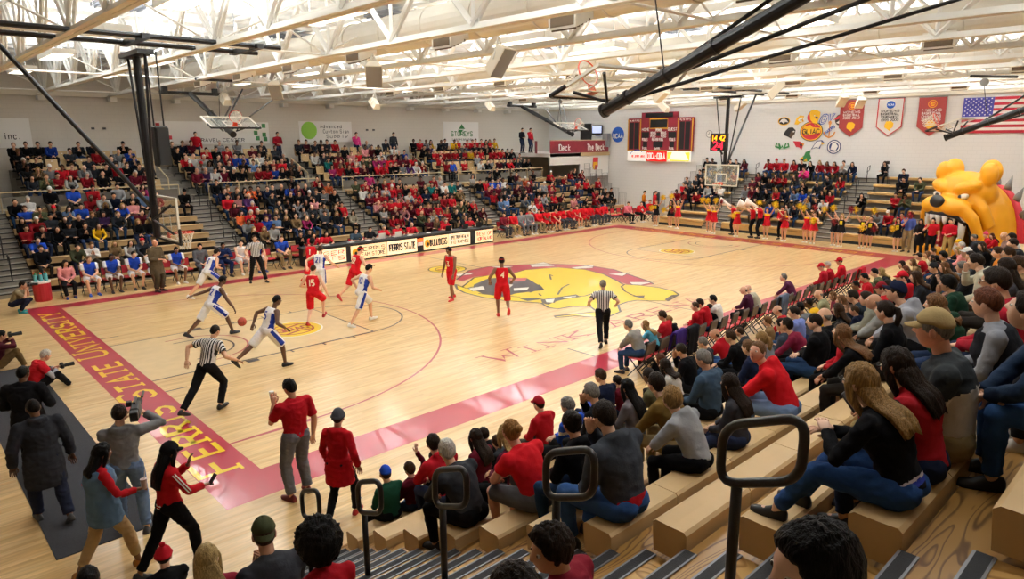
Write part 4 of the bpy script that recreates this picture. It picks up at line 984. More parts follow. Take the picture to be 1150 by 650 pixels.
# drinks cooler, bottles
t = thing('drinks_cooler', 'red drinks cooler at the left end of the blue team bench', 'cooler', (-.2, 17.0, 0))
b = MB(); b.tube([(0, 0, 0), (0, 0, .08), (0, 0, .62)], [.24, .26, .27], 20); b.build('cooler_body', M_pad, t)
MB().tube([(0, 0, .62), (0, 0, .68)], .28, 20).build('cooler_lid', M_wht, t)
for k in range(6):
    o = thing('water_bottle', 'green topped water bottle in the carrier on the red cooler, %s of six' % ORD[k], 'bottle', (-.35 + .15 * (k % 3), 16.92 + .16 * (k // 3), .68), group='bottles on the cooler')
    MB().tube([(0, 0, 0), (0, 0, .2), (0, 0, .24)], [.05, .05, .03], 10).build('bottle_body', mat('bottle teal', '5FB0B8', .3), o); MB().tube([(0, 0, .24), (0, 0, .3)], [.045, .02], 8).build('bottle_cap', M_orange if k % 2 else M_gn, o)
tag(MB().box((-2.35, 4.2, .006), (1.25, 9.6, .012)).build('floor_mat', [mat('charcoal carpet', '33343A', .95, bump=.4, bump_s=300, noise_s=40, noise_v=.15)]), 'long dark grey floor mat beside the end line', 'mat')
bm_ = bmesh.new(); bmesh.ops.create_icosphere(bm_, subdivisions=3, radius=.12); me = bpy.data.meshes.new('basketball'); bm_.to_mesh(me); bm_.free()
me.materials.append(mat('ball leather', 'A8402E', .6, bump=.4, bump_s=160)); me.polygons.foreach_set('use_smooth', [True] * len(me.polygons))
o = link('basketball', me, loc=(2.87, 7.72, .47)); tag(o, 'orange brown basketball being dribbled near the free throw lane', 'ball')
s = MB()
for ax in range(3): s.tube([V((.1195 * cos(a), .1195 * sin(a), 0)[ax:] + (.1195 * cos(a), .1195 * sin(a), 0)[:ax]) for a in np.linspace(0, 2 * pi, 33)[:-1]], .003, 4, closed=True)
s.build('seam', M_bk, o)
tag(MB().box((0, 0, .002), (.16, .03, .003)).box((0, 0, .002), (.03, .16, .003)).build('floor_tape', M_blue, loc=(.68, -1.9, 0), rz=.4), 'small blue tape cross on the floor beside the red strip', 'tape')
# tripod at the top of the end stand
t = thing('camera_tripod', 'small camera tripod on the top row of the end bleachers', 'tripod', (36.5, 2.9, 2.72))
pipes(t, 'tripod_legs', [(.015, [(.25 * cos(a), .25 * sin(a), 0), (0, 0, 1.1)]) for a in (0, 2.1, 4.2)]); MB().box((0, 0, 1.2), (.12, .14, .16)).build('tripod_head', M_bk, t)
# ---------------------------------------------------------------- inflatable dog tunnel
def noise_remesh(mb, name, vox, mats, parent, smooth_it=6):
    me2 = remeshed(mb.mesh(name, mats), vox, smooth_it, name)
    me2.materials.clear()
    for m_ in (mats if isinstance(mats, (list, tuple)) else [mats]): me2.materials.append(m_)
    me2.polygons.foreach_set('use_smooth', [True] * len(me2.polygons))
    return me2
def dog():
    # local: faces -y, x to its left; then turned
    t = thing('inflatable_tunnel', 'huge yellow inflatable bulldog head tunnel with open toothed mouth', 'inflatable', (32.6, -1.95, 0), -pi / 2 - .62)
    t.scale = (.88, .74, .97)
    M_y = mat('inflatable yellow', 'EFA716', .42, noise_s=1.2, noise_v=.05); M_ik = mat('inflatable black', '1B1A1C', .5)
    b = MB(); L = []
    # back hood of the tunnel: arch shell swept backward
    def arch(y, w_, h, th):
        out = []; inn = []
        for a in np.linspace(0, pi, 15):
            out.append(V((w_ * cos(a), y, max(0, h * sin(a) ** .8 if sin(a) > 0 else 0)))); inn.append(V(((w_ - th) * cos(a), y, max(0, (h - th) * sin(a) ** .8 if sin(a) > 0 else 0))))
        return out + inn[::-1]
    b.rings([arch(-.6, 1.75, 3.3, .5), arch(.2, 1.98, 3.55, .5), arch(.9, 2.02, 3.5, .5), arch(1.5, 1.95, 3.2, .5), arch(2.0, 1.85, 2.8, .5)])
    # skull, brow, muzzle, jowls
    b.ell((0, -.2, 2.95), (1.72, 1.15, .92), 28, 18)
    b.ell((-.75, -.95, 3.12), (.8, .55, .34), 20, 12, Matrix.Rotation(.22, 3, 'Y')); b.ell((.75, -.95, 3.12), (.8, .55, .34), 20, 12, Matrix.Rotation(-.22, 3, 'Y'))
    b.ell((0, -1.25, 2.25), (1.2, .95, .56), 26, 16)
    for q in (-1, 1):
        b.ell((q * .66, -1.5, 2.25), (.8, .7, .46), 22, 14)
        b.tube([(q * 1.15, -1.5, 2.2), (q * 1.62, -1.2, 1.75), (q * 1.88, -.9, .95), (q * 1.9, -.8, .05)], [.34, .3, .25, .24], 14)
        b.tube([(q * 1.0, -.9, 2.75), (q * 1.55, -.6, 2.2), (q * 1.85, -.3, 1.4)], [.3, .34, .3], 12)
        b.tube([(q * .5, -.9, 2.95), (q * 1.0, -.95, 2.72), (q * 1.45, -.55, 2.5)], [.2, .22, .2], 10)
        # folded ears
        b.ell((q * 1.22, .0, 3.88), (.62, .4, .56), 16, 12); b.ell((q * 1.5, -.42, 3.78), (.46, .36, .52), 16, 12, Matrix.Rotation(q * -.25, 3, 'Y'))
    b.tube([(-1.7, -1.1, .12), (-1.2, -1.9, .16), (0, -2.2, .2), (1.2, -1.9, .16), (1.7, -1.1, .12)], [.2, .24, .26, .24, .2], 12)
    me = noise_remesh(b, 'head_shell', .055, M_y, t, 8)
    link('head_shell', me, t)
    # stitched seams, dark nose, eyes, teeth, gums
    n = MB(); n.ell((0, -2.12, 2.5), (.46, .28, .3), 18, 12); n.build('nose', M_ik, t, smooth=True)
    for q in (-1, 1):
        e = MB(); e.ell((q * .85, -1.25, 2.74), (.3, .2, .15), 16, 10, Matrix.Rotation(q * -.3, 3, 'Y')); eo = e.build('eye', M_wht, t, smooth=True)
        p = MB(); p.ell((q * .78, -1.42, 2.73), (.12, .06, .11), 12, 8); p.build('pupil', M_ik, eo, smooth=True)
    M_tooth = mat('tooth white', 'E6E3DC', .4)
    for i, (x, y, w_, h) in enumerate(((-1.12, -1.75, .2, .95), (-.75, -2.08, .17, .45), (-.35, -2.2, .17, .5), (.05, -2.2, .17, .5), (.45, -2.15, .17, .45), (.8, -1.95, .16, .42), (1.15, -1.65, .22, 1.5))):
        z = 1.86; T = MB(); T.tube([(x, y + .25, z), (x, y + .27, z - h * .55), (x, y + .3, z - h)], [w_, w_ * .75, .03], 12); T.build('tooth', M_tooth, t, smooth=True)
    for q in (-1, 1):
        T = MB(); T.tube([(q * 1.3, -1.75, .1), (q * 1.3, -1.72, .5), (q * 1.28, -1.7, .95)], [.22, .17, .04], 12); T.build('tooth', M_tooth, t, smooth=True)
        for k in (.75, .35): T = MB(); T.tube([(q * k, -2.1, .2), (q * k, -2.08, .5)], [.13, .04], 10); T.build('tooth', M_tooth, t, smooth=True)
    g = MB(); g.tube([(-1.35, -1.35, 1.5), (-1.0, -1.75, 1.85), (-.4, -2.0, 1.95), (.4, -2.0, 1.95), (1.0, -1.75, 1.85), (1.35, -1.35, 1.5)], .1, 8)
    g.build('gum', M_ik, t, smooth=True)
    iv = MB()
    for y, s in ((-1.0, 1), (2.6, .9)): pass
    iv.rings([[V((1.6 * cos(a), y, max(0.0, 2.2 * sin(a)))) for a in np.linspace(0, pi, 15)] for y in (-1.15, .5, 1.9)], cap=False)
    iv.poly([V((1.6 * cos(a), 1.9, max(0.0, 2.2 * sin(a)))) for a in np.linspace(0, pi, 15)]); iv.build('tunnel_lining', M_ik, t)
    MB().ell((-.95, -.4, .5), (.35, .5, .42), 14, 10).build('tongue', M_rd, t, smooth=True)
    # collar with spikes
    c = MB(); pts = [V((1.9 * cos(a), 1.8, 3.0 * sin(a) ** .8 if sin(a) > 0 else 0)) for a in np.linspace(0.02, pi - .02, 19)]
    c.tube(pts, .26, 10); c.build('collar', M_rd, t, smooth=True)
    for i in (3, 5, 7, 9, 11, 13, 15):
        p = pts[i]; d = V((p.x, .3, p.z)).normalized(); s_ = MB(); s_.tube([p + d * .2, p + d * .35, p + d * .85], [.2, .18, .01], 10); s_.build('collar_spike', M_grey, t, smooth=True)
    sm = MB(); sm.tube([(-1.72, .05, 2.75), (-1.95, .1, 2.0), (-2.02, .12, 1.2), (-2.0, .1, .3)], .02, 5); sm.build('seam_cord', M_ik, t)
dog()
# ---------------------------------------------------------------- people
def ik(a, c, l1, l2, pole):
    d = c - a; L = d.length
    if L > (l1 + l2) * .995: c = a + d * ((l1 + l2) * .995 / L); d = c - a; L = d.length
    L = max(L, abs(l1 - l2) + .02); u = d.normalized()
    x = (l1 * l1 - l2 * l2 + L * L) / (2 * L); h = sqrt(max(0, l1 * l1 - x * x))
    p = pole - u * pole.dot(u)
    if p.length < 1e-4: p = V((0, 0, 1)) - u * u.z
    return a + u * x + p.normalized() * h, c
def evalmesh(mb, vox, it, name):
    m2 = remeshed(mb.mesh('t', []), vox, it, name)
    n = len(m2.vertices); co = np.empty(n * 3); m2.vertices.foreach_get('co', co)
    return m2, co.reshape(-1, 3)
def wrinkle(me, co, amp, s, seed):
    no = np.empty(len(co) * 3); me.vertices.foreach_get('normal', no); no = no.reshape(-1, 3)
    d = np.array([.35 - abs(noise.noise((p[0] * s + seed, p[1] * s, p[2] * s * 1.5)) * 2.2) + .35 * noise.noise((p[0] * s * 2.3, p[1] * s * 2.3 + seed, p[2] * s * 3.5)) for p in co])
    co = co + no * (d * amp)[:, None]; me.vertices.foreach_set('co', co.ravel()); return co
def smooth(me): me.polygons.foreach_set('use_smooth', [True] * len(me.polygons))

class Fig:
    """joint positions of one figure, local frame: faces +y, x to its right"""
    def __init__(s, p):
        k = p.get('s', 1.0); s.k = k; s.p = p; fem = p.get('f', 0); s.fem = fem; bw = p.get('w', 1.0); s.bw = bw
        hip = V(p['hip']); s.hip = hip
        lean, side, tw = p.get('lean', .1), p.get('side', 0), p.get('twist', 0)
        rot = Matrix.Rotation(p.get('hyaw', 0), 3, 'Z'); s.hrot = rot
        L = .47 * k
        N = 7; s.sp = []; pos = hip.copy(); sl = p.get('slouch', .25)
        for i in range(N):
            t = i / (N - 1); ln = lean + sl * (t - .45)
            rr = rot @ Matrix.Rotation(tw * t, 3, 'Z') @ Matrix.Rotation(side, 3, 'Y') @ Matrix.Rotation(-ln, 3, 'X')
            s.sp.append((pos.copy(), rr)); pos = pos + rr @ V((0, 0, L / (N - 1)))
        s.top, s.trot = s.sp[-1]
        sw = (.168 if fem else .188) * k * (1 + (bw - 1) * .5)
        up = s.trot @ V((0, 0, 1)); xx = s.trot @ V((1, 0, 0)); fw = s.trot @ V((0, 1, 0))
        s.xx, s.fw, s.up = xx, fw, up
        s.sh = {q: s.top - up * .045 * k + xx * (q * sw) - fw * .01 for q in (-1, 1)}
        s.hj = {q: hip + rot @ V((q * .092 * k * (1 + (bw - 1) * .4), 0, 0)) for q in (-1, 1)}
        hy, hp, hr = p.get('head', (0, 0, 0))
        hb = rot @ Matrix.Rotation(tw, 3, 'Z')
        s.hm = hb @ Matrix.Rotation(hy, 3, 'Z') @ Matrix.Rotation(-hp, 3, 'X') @ Matrix.Rotation(hr, 3, 'Y')
        s.neck = s.top + up * .01 * k
        s.hc = s.neck + (up * .6 + V((0, 0, .4))).normalized() * .165 * k + s.hm @ V((0, .032 * k, .0))
        s.el, s.wr = {}, {}
        for q, nm in ((-1, 'lh'), (1, 'rh')):
            h = p.get(nm)
            if h is None: tgt = s.sh[q] + V((q * .08, .02, -.5)) * k
            elif len(h) > 3 and h[3] == 'k': tgt = None
            else: tgt = V(h[:3])
            pole = V(p.get(nm + 'p', (q * .6, -.6, -.5)))
            s.el[q], s.wr[q] = ik(s.sh[q], tgt, .275 * k, .25 * k, rot @ pole)
        s.kn, s.an = {}, {}
        for q, nm in ((-1, 'lf'), (1, 'rf')):
            f = p[nm]; pole = V(p.get(nm + 'p', (q * .15, 1, .15)))
            s.kn[q], s.an[q] = ik(s.hj[q], V(f), .435 * k, .415 * k, rot @ pole)
        s.fy = {q: p.get(nm, (p.get('hyaw', 0) - q * .12, 0)) for q, nm in ((-1, 'lt'), (1, 'rt'))}
    def torso(s, mb, g=0, t0=0, t1=1, n=16, flare=0, seat=True):
        k, bw = s.k, s.bw; R_ = []
        prof = [(.0, .158, .112), (.17, .142, .103), (.34, .138, .1), (.5, .15, .108), (.67, .166, .115), (.84, .178, .11), (1., .142, .092)]
        if s.fem: prof = [(.0, .165, .115), (.17, .138, .1), (.34, .122, .09), (.5, .132, .1), (.67, .148, .122), (.84, .155, .1), (1., .118, .08)]
        for i, (t, rx, ry) in enumerate(prof):
            if t < t0 or t > t1: continue
            pos, rr = s.sp[i]; bel = (bw - 1) * (1.0 if .1 < t < .7 else .45)
            rx = rx * k * (1 + bel * .8) + g + (flare if t < .1 else 0); ry = ry * k * (1 + bel * 1.2) + g + (flare if t < .1 else 0)
            off = rr @ V((0, bel * .05, 0))
            R_.append([pos + off + rr @ V((rx * cos(2 * pi * j / n), ry * sin(2 * pi * j / n), 0)) for j in range(n)])
        mb.rings(R_)
    def arm(s, mb, q, g=0, end=1.0, n=10, body=True):
        k = s.k; f = .88 if s.fem else 1; f *= 1 + (s.bw - 1) * .5
        A, B, C_ = s.sh[q], s.el[q], s.wr[q]
        pts = [A - s.xx * q * .05 * k + s.up * .0, A, A.lerp(B, .35), A.lerp(B, .7), B, B.lerp(C_, .3), B.lerp(C_, .7), C_]
        rs = [.055, .062, .051, .045, .042, .043, .035, .027]
        pts2, rs2 = [], []
        tt = [0, 0, .18, .35, .5, .65, .85, 1.0]
        for p_, r, t in zip(pts, rs, tt):
            if t <= end + 1e-6: pts2.append(p_); rs2.append(r * k * f + g)
        if end not in tt:
            e = A.lerp(B, end / .5) if end < .5 else B.lerp(C_, (end - .5) / .5); pts2.append(e); rs2.append(rs2[-1] + .004)
        mb.tube(pts2, rs2, n); mb.ell(A, ((.06 * k * f + g),) * 3, n, 6)
        if end > .5: mb.ell(B, ((.041 * k * f + g),) * 3, n, 6)
    def leg(s, mb, q, g=0, end=1.0, n=12, wide=0, root=True):
        k = s.k; f = (1.04 if s.fem else 1) * (1 + (s.bw - 1) * .6)
        A, B, C_ = s.hj[q], s.kn[q], s.an[q]
        pts = [A, A.lerp(B, .3), A.lerp(B, .65), B, B.lerp(C_, .28), B.lerp(C_, .65), C_]
        rs = [.092, .085, .068, .053, .054, .042, .034]; tt = [0, .15, .33, .5, .64, .83, 1.0]; P, Q = [], []
        for p_, r, t in zip(pts, rs, tt):
            if t <= end + 1e-6: P.append(p_); Q.append(r * k * f + g + wide * min(1, t * 2.2))
        if end not in tt:
            e = A.lerp(B, end / .5) if end < .5 else B.lerp(C_, (end - .5) / .5); P.append(e); Q.append(Q[-1])
        mb.tube(P, Q, n); mb.ell(A, ((.092 * k * f + g),) * 3, n, 6)
        if end > .5: mb.ell(B, ((.054 * k * f + g + wide),) * 3, n, 6)
    def pelvis(s, mb, g=0):
        k = s.k * (1 + (s.bw - 1) * .5)
        for q in (-1, 1): mb.ell(s.hip + s.hrot @ V((q * .066 * k, -.028 * k, .004 * k)), (.1 * k + g, .1 * k + g, .092 * k + g), 12, 8, s.hrot)
    def footm(s, q):
        y, pt = s.fy[q]
        return Matrix.Rotation(y, 3, 'Z') @ Matrix.Rotation(pt, 3, 'X')
    def shoe(s, mb, q, g=.0, hi=0):
        k = s.k * (.92 if s.fem else 1); M = s.footm(q); A = s.an[q]; z = -.075 * s.k
        def ring(y, w_, h, z0): return [A + M @ V((w_ * cos(a) * k, y * k, z + (z0 + h * max(-.0, sin(a)) + (0 if sin(a) >= 0 else .012 * sin(a))) * k)) for a in np.linspace(0, 2 * pi, 13)[:-1]]
        mb.rings([ring(-.075, .022, .05, .012), ring(-.062, .036, .085, .0), ring(-.02, .04, .1 + hi, .0), ring(.03, .042, .085, .0), ring(.09, .047, .055, .0), ring(.15, .043, .04, .004), ring(.185, .024, .024, .01)])
        return A + M @ V((0, .05 * k, z))

def head_dirs(n, k):
    out = []
    for i in range(k + 1):
        a = -pi / 2 + pi * i / k
        for j in range(n): b = 2 * pi * j / n; out.append((cos(a) * cos(b), cos(a) * sin(b), sin(a)))
    return np.array(out)
def head_shape(d, k=1.0, fem=0):
    x, y, z = d[:, 0], d[:, 1], d[:, 2]
    X = x * .076; Y = y * .097; Z = z * .116
    low = np.clip(-z, 0, 1)
    X = X * (1 - .28 * low ** 1.6); Y = np.where(y > 0, Y * (1 - .05 * low), Y * (1 - .35 * low))
    Y = Y + .012 * low ** 2 * (y > 0)
    Y = np.where((y < 0) & (z > -.2), Y * 1.03, Y)
    fr = np.clip(y, 0, 1) ** 2
    g = lambda cx, cz, sx, sz: np.exp(-((x - cx) / sx) ** 2 - ((z - cz) / sz) ** 2) * fr
    nose = np.exp(-(x / .13) ** 2) * fr * np.clip((.22 - z) / .42, 0, 1) * (z > -.26) * np.clip((z + .3) / .1, 0, 1)
    Y = Y + .032 * nose
    for q in (-1, 1): Y = Y - .012 * g(q * .42, .1, .2, .14)
    Y = Y + .006 * g(0, .3, .5, .12) + .006 * g(0, -.42, .26, .07) - .004 * g(0, -.52, .25, .05) + .005 * g(0, -.56, .22, .04) + .012 * g(0, -.85, .3, .16)
    return np.stack([X, Y, Z], 1) * k
def grid_faces(n, k, keep=None):
    fs = []
    for i in range(k):
        for j in range(n):
            q = (i * n + j, i * n + (j + 1) % n, (i + 1) * n + (j + 1) % n, (i + 1) * n + j)
            if keep is None or any(keep[a] for a in q): fs.append(q)
    return fs
def tf(P, fig):
    M = np.array(fig.hm); return P @ M.T + np.array(fig.hc)
def add_head(mb, fig, n, k, skin=0, lip=1, white=2, iris=3, brow=4):
    d = head_dirs(n, k); P = head_shape(d, fig.k ** .6 * (.97 if fig.fem else 1), fig.fem); fs = grid_faces(n, k)
    hk = fig.k ** .6
    mis = []
    for f in fs:
        c = d[list(f)].mean(0)
        if c[1] > .5 and abs(c[0]) < .25 and -.6 < c[2] < -.4: mis.append(lip)
        elif c[1] > .5 and .16 < abs(c[0]) < .52 and .26 < c[2] < .32: mis.append(brow)
        else: mis.append(skin)
    o = len(mb.v); mb.v += [tuple(p) for p in tf(P, fig)]; mb.f += [tuple(i + o for i in f) for f in fs]; mb.m += mis
    hm, hc = fig.hm, fig.hc
    for q in (-1, 1):
        mb.ell(hc + hm @ V((q * .033, .079, .012)) * hk, (.0135 * hk, .011 * hk, .009 * hk), 8, 6, hm, white)
        mb.ell(hc + hm @ V((q * .033, .087, .012)) * hk, (.0065 * hk, .005 * hk, .0065 * hk), 8, 5, hm, iris)
        mb.ell(hc + hm @ V((q * .076, -.008, -.005)) * hk, (.012 * hk, .02 * hk, .033 * hk), 8, 7, hm @ Matrix.Rotation(q * -.35, 3, 'Z'), skin)
def add_hand(mb, fig, q, mi=0, curl=.5, n=6):
    k = fig.k; w_ = fig.wr[q]; u = (w_ - fig.el[q]).normalized()
    hd = fig.p.get('hd' + 'lr'[q > 0])
    if hd: u = (fig.hrot @ V(hd)).normalized()
    side = u.cross(V((0, 0, 1)))
    if side.length < .2: side = fig.xx.copy()
    side.normalize(); nrm = side.cross(u)           # back of hand ~ nrm
    if nrm.z < 0: nrm = -nrm; side = -side
    inn = fig.hip + V((0, .3, 0)) - w_
    if inn.dot(side) < 0: th = -side
    else: th = side
    def P(a, b, c): return w_ + u * (a * k) + side * (b * k) + nrm * (c * k)
    mb.tube([P(-.02, 0, 0), P(.02, 0, 0), P(.055, 0, .002), P(.09, 0, 0)], [(.027 * k, .02 * k), (.036 * k, .017 * k), (.041 * k, .015 * k), (.039 * k, .012 * k)], max(8, n), mi)
    c0 = fig.p.get('curl' + 'lr'[q > 0], curl)
    for i, (b, L) in enumerate(((-.03, .066), (-.0105, .078), (.0105, .073), (.03, .058))):
        if th is side: b = -b
        pts = [P(.082, b, 0)]; a = c0 * .35; x, z = .082, 0.0
        for sg, dl in enumerate((.45, .32, .25)):
            x += L * dl * cos(a); z -= L * dl * sin(a); pts.append(P(x, b * (1.12 if sg else 1.05), z)); a += c0 * .8
        mb.tube(pts, [.0095 * k, .009 * k, .0082 * k, .0062 * k], n, mi)
    s = 1 if th is side else -1
    mb.tube([P(.015, s * .026, -.004), P(.045, s * .05, -.012), P(.072, s * .056, -.022), P(.09, s * .05 - s * .02 * c0, -.032)], [.015 * k, .0115 * k, .0098 * k, .007 * k], n, mi)

BODY_CACHE = {}
LOD = {0: (.009, .012, 34, 30, 6), 1: (.014, .017, 24, 22, 5), 2: (.022, .026, 16, 14, 4)}
def body_mesh(fig, lod, bare=0):
    v, _, hn, hk, fn_ = LOD[lod]
    mb = MB(); fig.torso(mb, -.004); fig.pelvis(mb, -.004)
    for q in (-1, 1): fig.arm(mb, q); fig.leg(mb, q)
    kk = fig.k ** .6
    mb.tube([fig.top - fig.up * .03, fig.neck + fig.up * .03 * kk, fig.hc + fig.hm @ V((0, -.025, -.05)) * kk], [.062 * kk, .053 * kk * (.9 if fig.fem else 1), .056 * kk], 12)
    for q in (-1, 1): mb.tube([fig.an[q], fig.an[q] + fig.footm(q) @ V((0, .02, -.04)) * fig.k, fig.an[q] + fig.footm(q) @ V((0, .13, -.055)) * fig.k], [.032 * fig.k, .034 * fig.k, .022 * fig.k], 8)
    me, co = evalmesh(mb, v, 5, 'body'); 
    b = MB(); b.v = [tuple(p) for p in co]; 
    b.f = [tuple(p.vertices) for p in me.polygons]; b.m = [0] * len(b.f); bpy.data.meshes.remove(me)
    add_head(b, fig, hn, hk)
    for q in (-1, 1): add_hand(b, fig, q, 0, fig.p.get('curl', .5), fn_)
    m = b.mesh('body', [M_SK0, M_LIP, M_EYEW, M_IRIS, M_HAIR0], True); return m
M_SK0 = mat('skin', 'DDAE8E', .5); M_LIP = mat('lips', 'B5706A', .5); M_EYEW = mat('eye white', 'E8E2DA', .3); M_IRIS = mat('iris', '2E221A', .25); M_HAIR0 = mat('hair', '3A2A1E', .6)
SKINS = {'a': 'DBAA8A', 'b': 'CE9A7A', 'c': 'E3B79C', 'd': '5E3D2A', 'e': '7A5238', 'r': 'D99C80'}
HAIRS = {'k': '0D0A09', 'd': '22170F', 'b': '3E2A1A', 'n': '6B4A2C', 'l': '8E6E42', 'y': 'A58A58', 'g': '77736D', 'w': 'BDB9B2', 'r': '5E3420', 'o': '8E6434'}
def skin_m(c): return mat('skin ' + c, SKINS[c], .48, noise_s=30, noise_v=.04)
def hair_m(c):
    k = 'hair ' + c
    if k in MATS: return MATS[k]
    m = mat(k, HAIRS[c], .5, noise_s=1, noise_v=.45, bump=.6, bump_s=1, spec=.15)
    n = m.node_tree.nodes; l = m.node_tree.links; mp = n.new('ShaderNodeMapping'); mp.inputs['Scale'].default_value = (110, 110, 14)
    l.new([q for q in n if q.type == 'TEX_COORD'][0].outputs['Object'], mp.inputs[0])
    for q in n:
        if q.type == 'TEX_NOISE': l.new(mp.outputs[0], q.inputs['Vector'])
    return m
def cloth(c, pat=None):
    return mat('cloth ' + c, c, .9, bump=.15, bump_s=55, noise_s=9, noise_v=.08, spec=.12)

def hair_mesh(fig, style, lod, seed=0):
    """hair grown on the head surface; style: s short, c cropped, z bald fringe, l long, p ponytail, u bun, a afro, m medium bob"""
    n, k = {0: (48, 40), 1: (30, 26), 2: (18, 16)}[lod]
    d = head_dirs(n, k); hk = fig.k ** .6 * (.97 if fig.fem else 1); P = head_shape(d, hk)
    x, y, z = d[:, 0], d[:, 1], d[:, 2]
    line = np.where(y > 0, .42 + .05 * np.cos(x * 4) - .55 * np.clip(np.abs(x) - .55, 0, 1) * 2.2, .1 - .75 * np.clip(-y, 0, 1))
    if style in 'lpumf': line = line - .02 - .25 * (y < .2)
    if style == 'z': line = np.where(y > -.1, .9, line)
    cov = np.clip((z - line) / .16, 0, 1)
    if style == 'z': cov = cov * (z < .35)
    th = {'s': .018, 'c': .007, 'z': .008, 'l': .02, 'p': .014, 'u': .016, 'a': .13, 'm': .024, 'f': .03}[style]
    nz = np.array([noise.noise((a * 5 + seed, b * 5, c * 1.8)) + .7 * noise.noise((a * 15 + seed, b * 15, c * 4)) for a, b, c in d]) * (.5 if style != 'a' else .12)
    if style == 'a': nz = nz + np.array([noise.noise((a * 22 + seed, b * 22, c * 22)) for a, b, c in d]) * .22
    nrm = d * np.array([1, 1, .9]); off = (th * (1 + nz) * (.6 + .4 * np.clip(z, 0, 1)) + .002) * cov - .012 * (1 - cov)
    if style in 'sf': off = off + .006 * cov * np.clip(y, 0, 1) * (z > .5)
    Q = P + nrm * (off * hk)[:, None]
    keep = cov > 0
    b = MB(); b.add(tf(Q, fig), grid_faces(n, k, keep))
    hm, hc = fig.hm, fig.hc
    def H(a, b_, c): return hc + hm @ V((a, b_, c)) * hk
    up = fig.up; back = -fig.fw
    if style in 'lm':
        L = {'l': .19, 'm': .08}[style] * fig.p.get('hl', 1) * fig.k
        N = {0: 44, 1: 26, 2: 10}[lod]; rings = []
        root = H(0, -.045, -.01)
        for i in range(8):
            t = i / 7
            base = H(0, -.055, .02 - .1 * t) if t < .4 else None
            dn = fig.neck - fig.up * max(0, (t - .35)) * L / .65 * 1.0 + back * (.085 + .035 * min(1, t * 1.2)) * fig.k
            c = H(0, -.05, .03 - .16 * min(1, t / .4)).lerp(dn, min(1, max(0, (t - .12) / .4)))
            w_ = (.086 + .034 * min(1, t * 1.8) - .03 * max(0, t - .75)) * hk; dp = (.082 - .052 * min(1, t * 1.05)) * hk
            if i == 0: w_ *= .55; dp *= .55; c = c + hm @ V((0, .015, .03)) * hk
            xx = (hm @ V((1, 0, 0))).lerp(fig.xx, t); yy = (hm @ V((0, 1, 0))).lerp(fig.fw, t)
            rings.append([c + xx * (w_ * cos(2 * pi * j / N) * (1 + .12 * noise.noise((j * .9, t * 1.2, seed)))) + yy * ((dp * sin(2 * pi * j / N)) + .008 * noise.noise((j * 1.3, t * 1.0, seed + 5)) - .012 * noise.noise((cos(2 * pi * j / N) * 3, t * 3, seed))) - fig.up * (.07 * abs(noise.noise((j * 1.1, seed, 2)))) * (t > .9) for j in range(N)])
        b.rings(rings)
        for q in (-1, 1):   # locks beside the face
            b.tube([H(q * .06, .035, .07), H(q * .082, .03, .0), H(q * .085, .01, -.08), (H(q * .085, -.01, -.15) if style == 'm' else fig.neck + fig.xx * q * .1 * fig.k + fig.fw * .03 - up * .08 * fig.k)], [.02 * hk, .028 * hk, .03 * hk, .014 * hk], 8)
    if style == 'p':
        b.tube([H(0, -.09, .05), H(0, -.13, .04), H(0, -.15, -.04), H(0, -.13, -.13), H(0, -.12, -.2)], [.02 * hk, .032 * hk, .036 * hk, .03 * hk, .01], 10)
    if style == 'u': b.ell(H(0, -.09, .085), (.045 * hk, .042 * hk, .04 * hk), 12, 9, hm)
    m = b.mesh('hair', M_HAIR0, True); return m
def cap_mesh(fig, kind, lod, pom=True):
    n, k = {0: (40, 32), 1: (28, 22), 2: (18, 14)}[lod]
    d = head_dirs(n, k); hk = fig.k ** .6; P = head_shape(d, hk); z, y, x = d[:, 2], d[:, 1], d[:, 0]
    back = kind == 'backcap'; low = .28 if kind in ('cap', 'backcap') else .12
    lim = low - .12 * (-y if not back else y)
    cov = np.clip((z - lim) / .06, 0, 1)
    off = cov * (.017 + .012 * np.clip(z, 0, 1) ** 2) - .012 * (1 - cov)
    if kind == 'beanie': off = off + cov * (.01 * (z < .35) + .004 * np.sin(np.arctan2(x, y) * 24))
    Q = P + d * (off * hk)[:, None]
    b = MB(); b.add(tf(Q, fig), grid_faces(n, k, cov > 0))
    s = -1 if back else 1
    def H(a, b_, c): return fig.hc + fig.hm @ V((a, b_, c)) * hk
    if kind in ('cap', 'backcap'):
        for t in (0, 1):
            pts = []
        up_, lo = [], []
        for a in np.linspace(-1.15, 1.15, 11):
            for r, L in ((.0, up_),):
                pass
        inner = [H(.075 * sin(a), s * .088 * cos(a) * 1.02, .045) for a in np.linspace(-1.2, 1.2, 11)]
        outer = [H(.07 * sin(a), s * (.088 * cos(a) + .075 * cos(a) ** .6), .03 - .012 * abs(sin(a))) for a in np.linspace(-1.2, 1.2, 11)]
        th = fig.hm @ V((0, 0, .006)) * hk
        vs = inner + outer + [p - th for p in inner] + [p - th for p in outer]; N = 11
        fs = [(i, i + 1, N + i + 1, N + i) for i in range(N - 1)] + [(2 * N + i, 3 * N + i, 3 * N + i + 1, 2 * N + i + 1) for i in range(N - 1)] + [(N + i, N + i + 1, 3 * N + i + 1, 3 * N + i) for i in range(N - 1)]
        b.add(vs, fs); b.ell(H(0, -.005, .148), (.008, .008, .005), 8, 5)
    if kind == 'beanie' and pom: b.ell(H(0, -.01, .16), (.03, .03, .026), 10, 7)
    return b.mesh('cap', M_blk, True)
